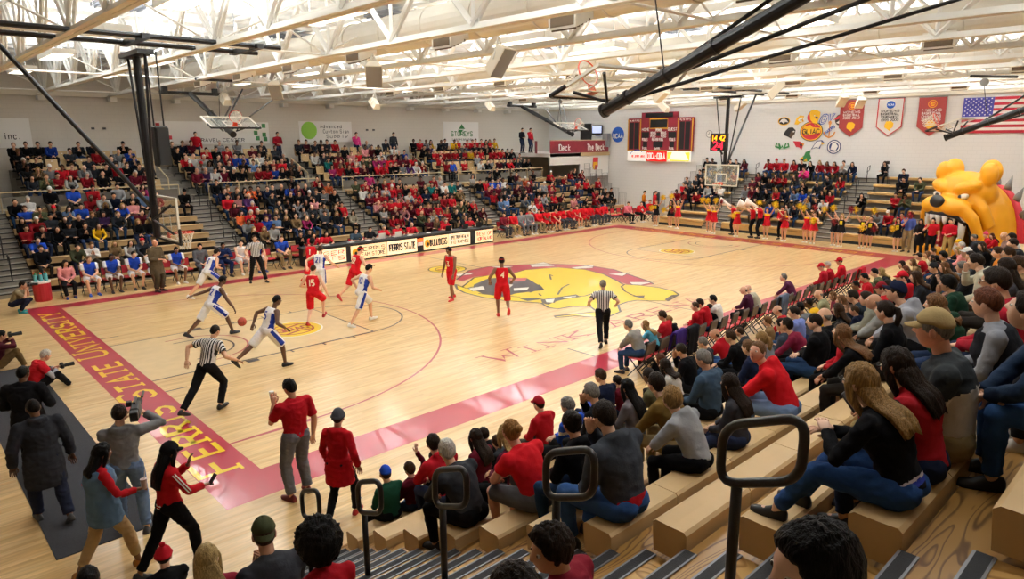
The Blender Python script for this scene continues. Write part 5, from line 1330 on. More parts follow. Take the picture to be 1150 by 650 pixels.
def top_mesh(fig, lod, sleeve=1.0, g=.016, hood=False, collar=True, loose=0, long=0):
    v = LOD[lod][1]; mb = MB()
    fig.torso(mb, g + loose, flare=.006)
    pos, rr = fig.sp[0]
    k = fig.k
    if long:
        n = 16; R_ = []
        for t, fl in ((.1, .0), (.0, .014), (-.1, .03), (-.14 - long * .5, .034)):
            R_.append([pos + rr @ V(((.16 * k * (1 + (fig.bw - 1) * .6) + g + fl) * cos(2 * pi * j / n), (.12 * k * (1 + (fig.bw - 1) * .6) + g + fl) * sin(2 * pi * j / n), t * k)) for j in range(n)])
        mb.rings(R_)
    elif g < .05: fig.pelvis_top(mb, g) if hasattr(fig, 'pelvis_top') else None
    for q in (-1, 1):
        if sleeve > 0: fig.arm(mb, q, g * .8 + loose * .5 + (.008 if sleeve < .5 else 0), sleeve if sleeve < 1 else .97)
        else: mb.ell(fig.sh[q] - fig.xx * q * .045 * k - fig.up * .015 * k, (.045 * k, .055 * k, .06 * k), 10, 6)
    if sleeve > 0: mb.tube([fig.sh[-1], fig.top + fig.up * .0, fig.sh[1]], [.04 * k + g, .06 * k + g, .04 * k + g], 10)
    if collar: mb.tube([fig.top - fig.up * .02, fig.neck + fig.up * .028 * k], [.078 * k + g * .5, .064 * k + g * .3], 12)
    if hood:
        c = fig.neck - fig.fw * .075 * k + fig.up * .012 * k
        mb.tube([c - fig.xx * .1 * k + fig.fw * .06 * k, c - fig.xx * .07 * k - fig.fw * .015 * k, c - fig.fw * .04 * k - fig.up * .02 * k, c + fig.xx * .07 * k - fig.fw * .015 * k, c + fig.xx * .1 * k + fig.fw * .06 * k], [.028 * k, .045 * k, .055 * k, .045 * k, .028 * k], 10)
        mb.ell(c - fig.fw * .03 * k - fig.up * .05 * k, (.085 * k, .045 * k, .08 * k), 12, 8, fig.trot)
    me, co = evalmesh(mb, v, 8, 'top')
    if lod < 2: wrinkle(me, co, .009 if lod == 0 else .007, 9, fig.p.get('seed', 0))
    # side coordinate for striped cloth
    X0 = np.array(fig.hip); ax = np.array(fig.xx); co2 = np.empty(len(me.vertices) * 3); me.vertices.foreach_get('co', co2); co2 = co2.reshape(-1, 3)
    at = me.attributes.new('side', 'FLOAT', 'POINT'); at.data.foreach_set('value', ((co2 - X0) @ ax).astype(np.float32))
    smooth(me); return me
def legs_mesh(fig, lod, end=.97, g=.012, wide=0.0):
    v = LOD[lod][1]; mb = MB(); fig.pelvis(mb, g); fig.torso(mb, g * .8, 0, .2)
    for q in (-1, 1): fig.leg(mb, q, g, end, wide=wide)
    me, co = evalmesh(mb, v, 4, 'legs')
    if lod < 2: wrinkle(me, co, .008 if lod == 0 else .006, 10, fig.p.get('seed', 0) + 3)
    smooth(me); return me
def skirt_mesh(fig):
    b = MB(); n = 18; pos, rr = fig.sp[0]
    b.rings([[pos + rr @ V((r * cos(2 * pi * j / n) * (1 + .06 * (j % 2)) * fig.k, r * .8 * sin(2 * pi * j / n) * (1 + .06 * (j % 2)) * fig.k, t * fig.k)) for j in range(n)] for t, r in ((.13, .135), (.04, .165), (-.1, .2), (-.2, .235))])
    return b.mesh('skirt', M_blk, False)
def obm(o, i, m):
    o.material_slots[i].link = 'OBJECT'; o.material_slots[i].material = m
def figure(p, lod, share=None):
    """build (or fetch) the meshes of one clothed figure"""
    key = share
    if key and key in BODY_CACHE: return BODY_CACHE[key]
    fig = Fig(p); o = {'fig': fig, 'body': body_mesh(fig, lod)}
    if key: BODY_CACHE[key] = o
    return o
def person(label, p, loc, rz, lod=1, group=None, skin='a', hair=('s', 'd'), hat=None, top='B02030', slv=1.0, hood=0, g=.016, legs='2B3550', lend=.97, lw=0.0, shoes='1A1A1C', skirt=None, long=0, share=None, collar=True, topmat=None, extra=None, loose=0):
    t = thing('person', label, 'person', loc, rz, group)
    D = figure(p, lod, share); fig = D['fig']
    b = link('body', D['body'], t); obm(b, 0, skin_m(skin))
    obm(b, 4, hair_m(hair[1] if hair else 'd'))
    if skin in 'de': obm(b, 1, mat('lips dark', '6A3E34', .5))
    def get(k, fn):
        if k not in D: D[k] = fn()
        return D[k]
    if hair and hair[0]:
        h = link('hair', get('hair' + hair[0] + str(p.get('seed', 0)), lambda: hair_mesh(fig, hair[0], lod, p.get('seed', 0))), t); obm(h, 0, hair_m(hair[1]))
    if hat:
        h = link('beanie' if hat[0] == 'beanie' else 'cap', get('hat' + hat[0], lambda: cap_mesh(fig, hat[0], lod, len(hat) < 3)), t); obm(h, 0, cloth(hat[1]))
    tm = get('top%s%s%s%s%s' % (slv, hood, g, long, loose), lambda: top_mesh(fig, lod, slv, g, hood, collar, loose, long))
    if not tm.materials: tm.materials.append(M_blk)
    nm = 'hooded_top' if hood else ('jersey' if slv == 0 else 'shirt' if slv < .9 else 'sweater')
    to = link(nm, tm, t); obm(to, 0, topmat or cloth(top))
    if skirt:
        sk = link('skirt', get('skirt', lambda: skirt_mesh(fig)), t); obm(sk, 0, cloth(skirt))
        lg = get('briefs', lambda: legs_mesh(fig, lod, .2, .008)); nml = 'shorts'
    else:
        lg = get('legs%s%s' % (lend, lw), lambda: legs_mesh(fig, lod, lend, .012, lw)); nml = 'shorts' if lend < .7 else 'trousers'
    if not lg.materials: lg.materials.append(M_blk)
    lo = link(nml, lg, t); obm(lo, 0, cloth(legs))
    for q in (-1, 1):
        def mk(q=q):
            s = MB(); fig.shoe(s, q, hi=p.get('shoehi', 0)); return s.mesh('shoe', M_blk, True)
        so = link('shoe', get('shoe%d' % q, mk), t); obm(so, 0, mat('shoe ' + shoes, shoes, .55))
    t['_'] = 0; del t['_']
    D['root'] = t; D['topo'] = to; D['lego'] = lo
    if extra: extra(t, fig, D)
    return t
def decal(t, parent, fig, txt, at, ex, ey, dirn, h, mt, w_=None, sw=.2, name='lettering', poly=None, serif=False):
    """lettering laid onto a garment, following its surface"""
    me = parent.data; bv = BVHTree.FromPolygons([v.co for v in me.vertices], [p.vertices for p in me.polygons])
    mb = MB()
    if poly: 
        for q in poly: mb.poly([V(at) + ex * a + ey * b_ for a, b_ in q])
    else: text(mb, txt, V(at), ex, ey, h, sw, width=w_, serif=serif)
    # cut long strokes so that they bend with the cloth
    bm2 = bmesh.new(); m0 = mb.mesh('d', mt); bm2.from_mesh(m0)
    bmesh.ops.subdivide_edges(bm2, edges=[e for e in bm2.edges if e.calc_length() > .03], cuts=2, use_grid_fill=True)
    for v in bm2.verts:
        hit = bv.ray_cast(v.co - dirn * .4, dirn)
        if hit[0] is not None: v.co = hit[0] - dirn * .006
    bm2.to_mesh(m0); bm2.free(); m0.name = name
    return link(name, m0, parent)
NEAR = """-2.50 10 1.04|H:sk T:2A2A30 P:B sk:c hy.9|dark haired person close to the camera at the bottom right
-2.27 4 1.04|C:backcap:4E5238 H:sb T:3A3C42 sk:b P:B|person in an olive backwards cap and grey shirt below the first handrail
-2.23 5 0.92|f H:ak T:r sk:d P:B|person with a round black afro and red top at the bottom of the photo
-2.37 0 0.84|C:beanie:r H:sd T:k P:B|child in a red pompom beanie and dark jacket near the bottom left
-2.55 3 0.97|f H:ly T:8A2434 hl.8 sk:c P:B|person with long straight blond hair and red plaid shirt at the bottom left
-3.14 1 1.03|H:sk T:k sk:e P:B|dark haired person cut off by the bottom edge below the denim vest walker
-2.05 8 0.85|H:fd T:8E2434 hy1.2 sk:b P:B|curly haired child in red and grey top looking left by the aisle rail
-2.75 9 0.96|f H:md T:2A2A30 P:B|dark brown haired head at the bottom edge left of the curly haired child
0.32 0 0.81|C:cap:1F48B8 H:sb T:1D4A36 L:k P:B|child in a blue cap and dark green sweatshirt on the lowest near bench
0.67 0 0.75|H:sb T:m P:up|child in maroon raising an arm beside the blue capped child
0.80 1 1.04|H:sd T:r hood P:A L:2B3550|person with glasses in a red jacket and navy trousers left of the grey haired fan
1.12 0 0.75|H:sb T:d P:B|small child's head half hidden behind the red jacket
0.06 3 1.04|H:sw T:33353A L:k P:B w1.15|grey haired person in a charcoal fleece on the second near bench
1.35 1 0.94|f H:ld T:m P:B|person with long dark hair in maroon beyond the charcoal fleece
2.19 0 0.78|H:sd T:k P:B|small dark haired child in black beyond the maroon top
1.82 1 0.66|H:sb T:d P:B|small child with brown hair beside the blond fan in maroon
0.76 3 0.97|f H:my T:5A1830 P:B|blond person in a wine red sweater behind the bright red shirt
0.39 4 1.06|H:uo T:R S.28 L:5A5B60 lend.5 P:A sk:r w1.12|red haired bearded person with a bun, bright red T-shirt and grey shorts
3.21 0 1.01|C:cap:A01C2A H:sd T:r hood P:B|person in a dark red cap and red hooded top near the red strip
2.38 2 0.99|H:sg T:2450C0 band:w P:B w1.1|grey haired person with glasses in a blue jacket with white stripe
0.38 5 1.02|H:ud T:k hood P:B sk:b|person with black hair in a black hooded top behind the dark grey hoodie
0.07 6 1.09|H:sd T:3C4048 hood L:34558C P:C w1.25 under:r|big person in a dark grey hoodie and jeans sitting with hand at mouth
2.29 3 1.09|H:sg T:k P:C|grey haired person in a black jacket above the dark grey hoodie
4.31 0 0.84|H:ck T:5468C8 sk:e P:B|child in violet blue beside the black jacket
4.75 0 1.12|H:sb T:n P:B|person with short brown hair in navy near the red strip
5.18 0 0.85|f H:sd T:m P:B|dark haired person in maroon behind the navy top
2.87 3 0.98|f H:lk T:6A6468 P:B hl1.3|person with very long dark hair and a checked top
3.47 3 0.99|H:cd T:5E5A40 sk:e P:B|bearded person in an olive vest with maroon sleeves
1.93 5 1.03|H:sd T:6A5226 L:8A7650 P:A w1.15|person in an olive brown jacket leaning forward with fist out
1.17 6 0.91|H:fl T:9A9CA0 hood L:k P:A|blond boy in a light grey hooded jacket sitting on the bench end
1.88 6 0.85|f H:ld T:3A3A40 L:2A3450 P:B hl1.1|person with long black hair in a charcoal coat behind the third handrail
3.63 4 1.06|H:sg T:3E5266 P:B w1.1|grey dark haired person in a slate blue jacket
6.38 1 1.06|H:sd T:k P:C|dark haired person in black with hands at the face
4.94 2 0.93|H:md T:C8C4C0 P:B f|dark haired person in a white and red coat behind the olive jacket
6.66 0 0.96|f H:lr T:d P:B|red blond haired head between the olive vest and the courtside chairs
8.03 0 1.00|H:sg T:d P:B|grey haired head above the slate blue jacket
8.91 0 1.04|H:zb T:r hood L:34558C P:A|balding person in a red hooded top behind the empty folding chairs
6.91 2 1.03|H:sb T:k P:B|brown haired person in black beside the balding red hood
4.80 4 0.93|f H:un T:1E2742 hood P:B|person with a bun and grey headband in a navy jacket
5.22 4 0.98|f H:pl T:7A7C80 P:B|person with a blond ponytail and grey scarf
2.93 6 1.04|H:cn T:R hood L:7A94BC P:A w1.12 sk:r hy1.35|broad person in a bright red hooded sweatshirt and pale jeans on the bench end
5.33 5 1.06|H:cd T:k P:B w1.1|cropped haired bearded person in a black jacket behind the red hood
5.79 5 1.06|H:zg T:k P:B w1.1|bald person in black beside the red pennon behind the black jacket
6.50 4 0.98|f H:sd T:7A1E3A P:B|dark haired person in wine red beside the black jacket
9.25 2 1.06|H:sd T:7F8FD0 P:B|dark haired person in a periwinkle shirt
11.56 0 1.09|H:zd T:r P:B|balding person in red near the chairs behind the periwinkle shirt
7.18 3 1.00|H:sd T:3A4250 P:B|dark receding haired person in profile beside the ponytail
10.73 0 0.92|f H:fn T:t P:B|curly light brown haired person near the courtside rail
9.87 0 0.84|H:sb T:d P:B|brown haired child's head beside the rail end
4.60 6 0.85|f H:ld T:B01C28 L:k P:B gl|person with glasses and long dark hair in a red sweater
3.40 7 0.91|f H:ln T:k P:B|person with long brown hair and a black coat beside the red sweater
4.11 7 1.05|f H:pd T:k P:B|person with dark pinned hair in black behind the tan cap
6.38 6 1.00|H:zg T:8B8C8A hood hc:1D3A2C P:B w1.15|bald person in a grey sweatshirt with dark green hood
5.29 7 1.15|C:cap:1A2038 H:sd T:9A9CA4 hood P:B w1.1|person in a navy cap and light grey hooded sweatshirt
7.62 5 1.01|H:sd T:8E8E80 P:B w1.1|dark haired person in a grey green polo shirt
8.67 4 0.74|H:cb T:n P:B|small boy with short hair smiling behind the grey green polo
6.81 7 0.94|H:fk T:1D3A2C P:C|dark haired young person in dark green with hand at mouth
3.96 8 0.95|f H:mn T:1B3A2A hood P:B|girl with brown hair in a dark green hoodie
2.23 9 1.08|f H:sr T:202126 vest:86888F L:2C4880 P:B w1.15|person with short auburn hair in a black quilted vest and grey sleeves
0.93 9 1.14|C:cap:B09A6C H:sg T:C4BEB4 yoke:33373A L:8A7650 P:B w1.2 sk:r|person in a tan cap and two tone grey fleece
0.47 9 0.96|f H:ld T:A81E28 P:F w1.1 hl.9 gl phone|person with big wavy brown hair in a red and black jacket holding a phone
0.05 9 0.96|f H:ll T:141418 L:2A4A80 P:K w1.08 gl hem:w|person with long blond hair, black sweater and jeans with a foot up
2.99 9 1.16|H:sd T:A01C2C P:B w1.15 gl|person with glasses in a red sweater at the right edge
10.29 6 0.93|H:sg T:23262C P:B w1.1|grey haired person in a dark jacket in profile near the green sweater
8.37 7 1.10|H:sd T:C9C4B0 hood P:C|young person in a cream hooded sweatshirt
14.08 5 1.05|C:cap:E8E6E2 H:sd T:9A9EA8 P:B|person in a white cap above the cream hood
12.27 6 0.97|H:sb T:C87A22 P:B|brown haired person in an orange shirt
9.92 7 1.00|H:sb T:k P:B|brown haired person in black beside the orange shirt
12.05 5 0.94|f H:ln T:5A5048 P:B|person with long wavy brown hair left of the dark jacket profile
13.30 4 0.97|C:beanie:2A2A2C H:sd T:k P:B|person in a dark knitted hat near the auburn hair
16.13 2 0.99|f H:lr T:n P:B|person with long auburn hair in navy
21.52 0 0.98|f H:mn T:t P:B|light brown haired person in tan behind the auburn hair
21.99 0 1.15|H:sd T:r P:B|dark haired person in red below the tunnel mouth
11.08 4 1.09|C:cap:C41E2E H:sb T:r hood P:B|person in a red cap and red hooded top under the rail
10.09 5 1.01|f H:mb T:d P:B|brown haired head between the red cap and the dark knitted hat
10.06 4 1.00|C:cap:8A1E2A H:sd T:r P:B|person in a maroon and gold cap below the red cap
10.62 4 0.97|H:sd T:k P:B|black haired person in profile beside the maroon cap
20.25 0 1.08|f H:md T:d P:B|dark haired person in grey near the end of the red strip
17.86 0 1.16|H:sk T:o P:B|black haired person in olive beside the floor corner
18.64 0 1.08|f H:my T:d P:B|blond person beside the black haired olive jacket
21.81 2 1.07|H:sw T:r P:B|white haired person in red under the tunnel teeth
21.04 2 0.96|f H:my T:p P:B|person in pink red beside the white haired fan
26.34 0 1.16|C:cap:E0B020 H:sd T:k P:B|person in a yellow cap under the tunnel mouth
30.34 0 1.03|C:beanie:D84A6A H:sd T:r P:B|person in a pink knitted hat below the lower fang
33.96 0 1.05|C:beanie:C23A40 H:sd T:d P:B|person in a red and white striped hat near the right edge
19.84 4 1.07|H:zg T:8A6A60 P:B|balding person with a ruddy face below the striped hat
32.26 0 1.15|H:sd T:d P:B|dark haired head left of the striped hat
28.48 1 0.90|f H:lr T:r P:B|person with reddish hair in red beside the pink hat
17.28 5 1.02|H:sd T:w P:B|dark haired person in a white shirt near the right edge
14.23 6 0.95|H:sd T:d P:B|dark haired person in grey at the right edge below the white shirt
35.70 0 1.13|H:sb T:d P:B|brown haired person at the top of the near crowd by the right edge
17.79 4 0.99|f H:lb T:k P:B|long brown haired person in black above the white cap
29.06 0 1.06|H:sk T:d P:B|black haired person left of the pink hat
22.90 0 1.08|f H:mn T:c P:B|light haired person in cream at the lower end of the near crowd
23.52 0 1.16|H:sd T:k P:B|dark haired person in black beside the cream top
16.92 3 1.08|H:fk T:2A2A2E P:B|person with thick black hair in black below the khaki trousers
21.28 1 0.92|f H:ld T:6A1E2C P:B|person with long dark hair in maroon below the bulldog tunnel
13.44 5 0.99|H:sd T:d P:B|dark haired person in grey behind the grey haired profile
13.90 0 1.12|H:zg T:8A8A6A P:B|bald person in pale olive near the empty chairs
11.97 1 1.00|H:sk T:y P:B sk:d|black haired person in mustard beside the bald head
10.00 2 1.06|H:ck T:6A6C70 P:B sk:e|dark skinned person in grey beside the mustard top
9.88 3 0.97|f H:ln T:k P:B|person with long light brown hair beside the rail end
14.51 0 0.93|f H:ln T:7A2A3A P:B|brown haired person in wine red under the curved rail
9.07 4 1.04|H:sd T:23303C P:B gl|dark haired person with glasses in navy behind the small boy
14.73 1 1.03|H:ck T:r P:B sk:e|black haired person in red in front of the near corner rail
16.79 0 1.16|H:sk T:r P:B|black haired person in red closest to the red floor corner
17.38 0 1.03|H:zb T:o P:B|balding person in olive beside the black haired red top
7.98 4 0.92|f H:mb T:k P:B|brown haired head behind the long light brown hair
6.03 8 1.07|f H:ld T:3A3A42 P:B|dark long haired person behind the red sweater at the right edge
7.01 8 0.96|H:sb T:8A7050 P:B|brown haired person in tan at the right edge above the glasses
26.84 0 1.08|f H:mb T:8E2430 P:B|brown haired person in wine red left of the black haired fan
28.17 0 1.16|H:sg T:d P:B|grey haired head under the lower right fang"""
COURTSIDE = """8.19 -1.66 1.00|H:sg T:8A8884 L:2C4468 P:B w1.15|person in a grey sweater and jeans on the first courtside chair
8.78 -1.88 0.85|f H:ll T:5FB0CC S.3 P:B|girl with long blond hair in a light blue T-shirt
9.21 -1.90 1.00|H:sb T:B81E2A S.3 P:B gl|person with glasses in a red polo shirt on a courtside chair
9.63 -2.00 0.78|H:sl T:k P:B|small blond child in black between two red shirts
10.54 -1.74 1.00|H:cb T:r hood P:B|person with cropped hair in a red hoodie, courtside next to the blond child
11.10 -1.78 1.00|H:sd T:r hood P:B gl|dark haired person with glasses in a red hoodie on a courtside chair
11.47 -1.90 0.75|H:sd T:k P:B|dark haired child in a black vest on a courtside chair
11.61 -1.76 1.00|H:sk T:w P:B|black haired person in a white shirt leaning beside the child in the vest
13.22 -1.88 1.00|H:zg T:4A2038 P:B w1.1|bald person in a plum sweater on a courtside chair
13.71 -1.86 1.00|H:zw T:B0AC98 P:B|bald person in a beige sweater beside the plum sweater
15.90 -1.80 1.00|H:sg T:5A2A48 L:5A5448 P:B|older grey haired person in purple sitting alone courtside
18.07 -1.72 1.00|C:cap:C41E2E H:sg T:B01E30 P:B|person in a red cap and red sweater before the draped chair
18.56 -1.72 1.00|H:sw T:A81E2C P:B f|white haired person in red beside the red cap courtside
19.52 -1.74 1.00|C:cap:C41E2E H:sd T:C41E2E P:B|person in a red cap on the last courtside chair"""
CROWD = """L0 9.90k 10.40k 17.14m 17.60tL 18.06r 19.39d 24.37r
L1 0.21k 1.31o 1.77w 2.61tL 3.07wD 3.53dR 8.07kL 8.53tL 8.99w 15.29rD 15.75rD 17.03oB 17.85wL 18.86rL 19.32k 20.64kD 21.24mD 25.24w 25.94r 29.14p 30.29kD 31.19r 31.93k 32.68k
L2 0.21b 8.07g 8.53r 8.98b 9.44l 9.90kL 10.36tB 10.81hL 11.27kD 11.89d 12.51kL 13.39cD 15.23wD 15.86mB 16.32p 16.87m 17.39r 17.98m 18.71rD 20.22oB 20.68kD 21.14rG 23.42lD 23.88lD 24.34kD 25.20g 26.44r 27.00g 27.46o 27.92r 28.65mD 30.31mD 32.05r 33.09k 33.68k
L3 0.07r 0.53k 0.99kD 1.45dK 1.91k 2.37yD 3.82kL 4.28kL 8.08aD 8.45rG 8.87kG 9.30vD 9.73dL 10.17kD 10.62kD 11.07gD 11.53dB 12.12gB 12.72k 13.18r 15.22pB 15.68r 16.14r 16.60r 17.06rG 17.52m 19.68r 20.14r 23.42r 23.88k 24.34d 25.91k 27.26kG 28.51m 30.50k 32.34k
L4 0.07kD 0.52rW 0.98d 1.43kD 1.89k 2.35d 2.81vD 3.27d 4.13m 8.08mD 8.93rG 10.15d 10.61k 11.07gD 11.53kD 12.06pD 15.22m 15.68r 16.14rG 16.94pD 17.59w 18.13r 18.91n 19.54rD 20.17kB 21.16tW 23.42m 23.88mG 24.34mB 25.07d 25.84m 26.95mW 27.52d 28.34gW 28.94r 31.69r 32.63r 33.89r
L5 0.31b 0.77o 1.23kR 1.69lD 2.15b 3.06kL 3.63bL 4.09p 8.07r 8.53pD 8.99vB 10.17d 11.12k 11.58k 12.04kW 12.50d 12.96g 13.42k 15.23wB 15.66gD 16.11r 16.56g 17.02rW 17.47r 17.93k 18.39r 19.15k 19.72e 20.62w 21.22e 21.72d 23.42k 23.88r 24.49b 24.95b 25.41w 26.86g 27.32aW 27.78r 30.54d 31.00rB
L6 0.07k 0.53wG 2.62r 3.08w 3.54n 4.22k 4.68l 5.14r 6.37kK 8.08n 8.33a 8.69d 9.05kD 9.42a 9.79n 10.18n 10.57d 10.96kB 11.37b 11.79m 12.22kB 12.65d 13.08k 13.52a 15.22o 15.68r 16.52k 16.98rL 17.44r 17.90k 19.51m 20.35r 20.81wG 23.43wD 24.83k 26.61k 27.17m 28.74k 30.21rW 32.40rD 32.97k 33.45rD
L7 1.41kW 2.20bK 2.91r 3.89g 4.85hD 8.08k 11.85k 13.19r 16.47h 26.03k
U0 -0.88d -0.42kK 1.12dD 1.58o 2.04r 2.50wD 3.11rG 3.77kB 4.45k 5.08mG 5.57m 7.83mB 8.25vB 8.69w 9.12mB 9.56kW 10.00k 10.44tK 10.88r 11.32r 11.76b 12.19kD 12.63k 13.07kB 15.14hD 15.60rB 16.06k 16.64rG 17.09m 17.55k 18.00r 18.46r 18.91k 19.36k 19.82gD 20.27vD 20.72wG 21.17rG 23.22r 23.68b 24.71r 26.01w 26.48k 26.96g 27.66m 28.12d 28.57r 29.02kR 29.47d 29.92k 30.37k
U1 1.13k 1.51tL 1.93gW 2.36r 2.79r 3.22gB 3.65d 4.09k 4.54r 4.99k 5.45d 5.91d 7.82kW 8.28wR 8.74gD 9.20k 9.75d 10.42k 10.99l 11.70k 12.16r 12.62rB 13.08dB 15.37e 15.83r 16.66rG 17.12w 17.57o 18.03o 18.48h 18.93h 19.38r 19.83r 20.27mB 20.72mB 21.17rB 23.25r 26.51g 30.37g
U2 1.13kG 1.62k 3.62d 4.60d 5.06wD 5.52n 7.84rB 8.30wB 8.76wG 9.46d 9.92rB 10.38b 10.84b 11.30cB 11.76w 13.07dG 15.00w 15.46d 15.92k 16.38m 17.38p 17.84r 19.34w 19.80g 20.26mB 20.72kB 21.18b 23.13k 23.52rG 23.94r 24.37r 24.81r 25.24r 25.68d 26.13r 26.58y 27.04r 27.50r 28.50r 28.96r 29.46r 29.92k 30.38k
U3 1.13k 3.11d 4.22r 5.07gB 5.57b 7.83k 9.22r 9.76k 10.33r 11.75m 12.21k 13.07d 15.96k 17.37k 18.84p 19.30m 19.76k 20.87w 23.18kK 23.83v 26.75g 27.77d 28.23k 28.69k 29.15k
U4 1.12k 1.58k 2.04k 2.50b 3.61d 4.24d 5.55kK 7.83k 8.36n 8.82m 10.30gG 11.27g 12.54dK 14.92d 15.38m 15.84d 16.30d 16.76d 17.22r 19.39gB 20.90d 23.12k 23.58r 24.04g 24.50yD 25.24d 25.78d 26.46y 26.92rW 27.64r 28.09r 28.55r 29.01r 29.46kD 29.92rD 30.37y
E1 0.69r 1.34rW 1.80gB 6.09d 6.55wD 7.52bK 8.36w
E2 4.82w 5.28k 5.74gL 12.61r 13.45k 14.04r
E3 1.06o 1.57r 3.17kD 4.82rD 5.28kD 6.32bD 6.79lD 7.35n 7.83rL 8.40kD 8.86k 9.32m 9.78g 11.43w 11.86n 12.30w 12.74d 13.18kD 13.63k 14.07r
E4 5.84d 6.57kD 8.71k 9.21kD 9.77m 12.57k 13.16k 13.62d 14.08g
E5 0.90o 1.67k 4.83rD 5.52d 7.38dD 8.15rD 8.61rD 9.32k 9.78mD 11.43r 12.39l 12.96n 13.79d
E6 1.94n 7.24h
E7 3.17kD 4.82nD 5.28w 5.74rD 6.20rD 6.70rL 7.16kD 7.77k 8.23rD 8.86r 9.32rR 9.78r 11.42mD 11.88k 12.34d 12.80d 13.62d 14.08k"""
# ---------------------------------------------------------------- who sits and stands where
CL = {'k': '0F0F12', 'n': '161D34', 'b': '2249B4', 'r': 'B01824', 'R': 'D01C26', 'm': '5E1424', 'w': 'DEDCD8', 'g': '8B8C90', 'd': '2C2F35', 'o': '4A4E36', 't': '8A6F4E', 'c': 'CFC4AC', 'p': 'DF9494', 'h': 'D63A80', 'l': '7C9FD2', 'y': 'DDAE22', 'e': '1F8682', 'v': '4E2E62', 'a': 'E26A3A'}
def shade(h):
    f = random.choice((1.0, .84, .68)); return ''.join('%02X' % int(int(h[i:i + 2], 16) * f) for i in (0, 2, 4))
def colr(c): return CL.get(c, c)
def sit(kind, s, hy, seed=0, w=1.0, f=0, deck=-.43):
    g = lambda *a: tuple(x * s for x in a)
    p = dict(s=s, w=w, f=f, hip=g(0, 0, .10), head=(hy * .75, .05, 0), twist=hy * .18, seed=seed, hd=None)
    fz = deck + .078 * s
    p['lf'] = (-.12 * s, .40 * s, fz); p['rf'] = (.12 * s, .41 * s, fz); p['lt'] = (.12, 0); p['rt'] = (-.12, 0)
    p['lfp'] = (-.25, 1, .6); p['rfp'] = (.25, 1, .6)
    p['lhp'] = (-.8, -.5, -.4); p['rhp'] = (.8, -.5, -.4)
    if kind == 'A': p.update(lean=.52, slouch=.45, lh=g(-.05, .47, .15), rh=g(.04, .49, .13), head=(hy * .8, -.25, 0)); p['lhp'] = (-.8, .1, -.4); p['rhp'] = (.8, .1, -.4)
    elif kind == 'C': p.update(lean=.3, slouch=.45, lh=g(-.1, .3, .16), rh=g(.0, .33, .58), head=(hy * .7, .1, 0)); p['rhp'] = (.6, .1, -.9); p['hdr'] = (-.2, -.1, 1); p['curlr'] = 1.0
    elif kind == 'F': p.update(lean=.3, slouch=.4, lh=g(-.07, .36, .36), rh=g(.05, .34, .33), head=(hy * .5, .25, 0))
    elif kind == 'K': p.update(lean=.42, slouch=.5, lh=g(-.1, .42, .36), rh=g(.0, .44, .32), head=(hy * .6, .05, 0)); p['lf'] = (-.16 * s, .66 * s, -.235); p['rf'] = (.12, .62 * s, -.235)
    elif kind == 'up': p.update(lean=.05, lh=g(-.06, .28, .2), rh=g(.24, .14, .98), hdr=(.1, 0, 1))
    elif kind == 'X': p.update(lean=.06, slouch=.3, lh=g(.09, .22, .32), rh=g(-.09, .24, .28)); p['lhp'] = (-.7, -.3, -.5); p['rhp'] = (.7, -.3, -.5); p['hdl'] = (1, 0, .1); p['hdr'] = (-1, 0, .1)
    elif kind == 'D': p.update(lean=.28, slouch=.4, lh=g(-.03, .38, .2), rh=g(.03, .39, .19))
    elif kind == 'T': p.update(lean=.4, slouch=.4, lh=g(-.03, .34, .38), rh=g(.05, .33, .4), hdl=(.3, .3, 1), hdr=(-.3, .3, 1))
    else: p.update(lean=.14, slouch=.38, lh=g(-.09, .29, .17), rh=g(.07, .3, .16))
    return p
def paint(o, fn, m):
    me = o.data; me.materials.append(m); i = len(me.materials) - 1
    for p in me.polygons:
        if fn(p.center): p.material_index = i
def glasses(t, fig, D):
    b = MB(); hk = fig.k ** .6
    H = lambda a, c, z: fig.hc + fig.hm @ V((a, c, z)) * hk
    for q in (-1, 1):
        b.tube([H(q * .033 + .024 * cos(a), .1, .01 + .018 * sin(a)) for a in np.linspace(0, 2 * pi, 13)[:-1]], .003, 4, closed=True)
        b.tube([H(q * .057, .098, .014), H(q * .08, .04, .014), H(q * .08, -.01, .01)], .003, 4)
    b.tube([H(-.01, .101, .012), H(.01, .101, .012)], .003, 4); b.build('glasses', M_bk, t)
def held(name, lab, cat, t, at, mb, mt, rz=0):
    o = mb.build(name, mt); M = Matrix.Translation(t.location) @ t.rotation_euler.to_matrix().to_4x4()
    o.location = M @ V(at); o.rotation_euler = (0, 0, t.rotation_euler.z + rz); return tag(o, lab, cat)
def headband(t, fig, D):
    hk = fig.k ** .6; b = MB(); n = 24; d = np.array([(cos(2 * pi * j / n) * .93, sin(2 * pi * j / n) * .93, z) for z in (.3, .36, .42, .48) for j in range(n)])
    P = head_shape(d, hk) + d * .016 * hk; P = tf(P, fig); b.rings([[V(q) for q in P[i * n:(i + 1) * n]] for i in range(4)], cap=False); b.build('headband', cloth('C01C28'), t)
def phone(t, at, lab):
    b = MB(); b.box((0, 0, 0), (.075, .012, .15), Matrix.Rotation(-.7, 3, 'X'), bev=.005); return held('mobile_phone', lab, 'phone', t, at, b, M_bk)
BALL = V((3.7, 7.0))
def look(x, y, rz):
    a = atan2(BALL.y - y, BALL.x - x) - pi / 2 - rz
    a = (a + pi) % (2 * pi) - pi
    return max(-1.15, min(1.15, a))
LEGC = ['20283E', '18181B', '2C3C5C', '223A5C', '2C2824', '121215', '4C463C']
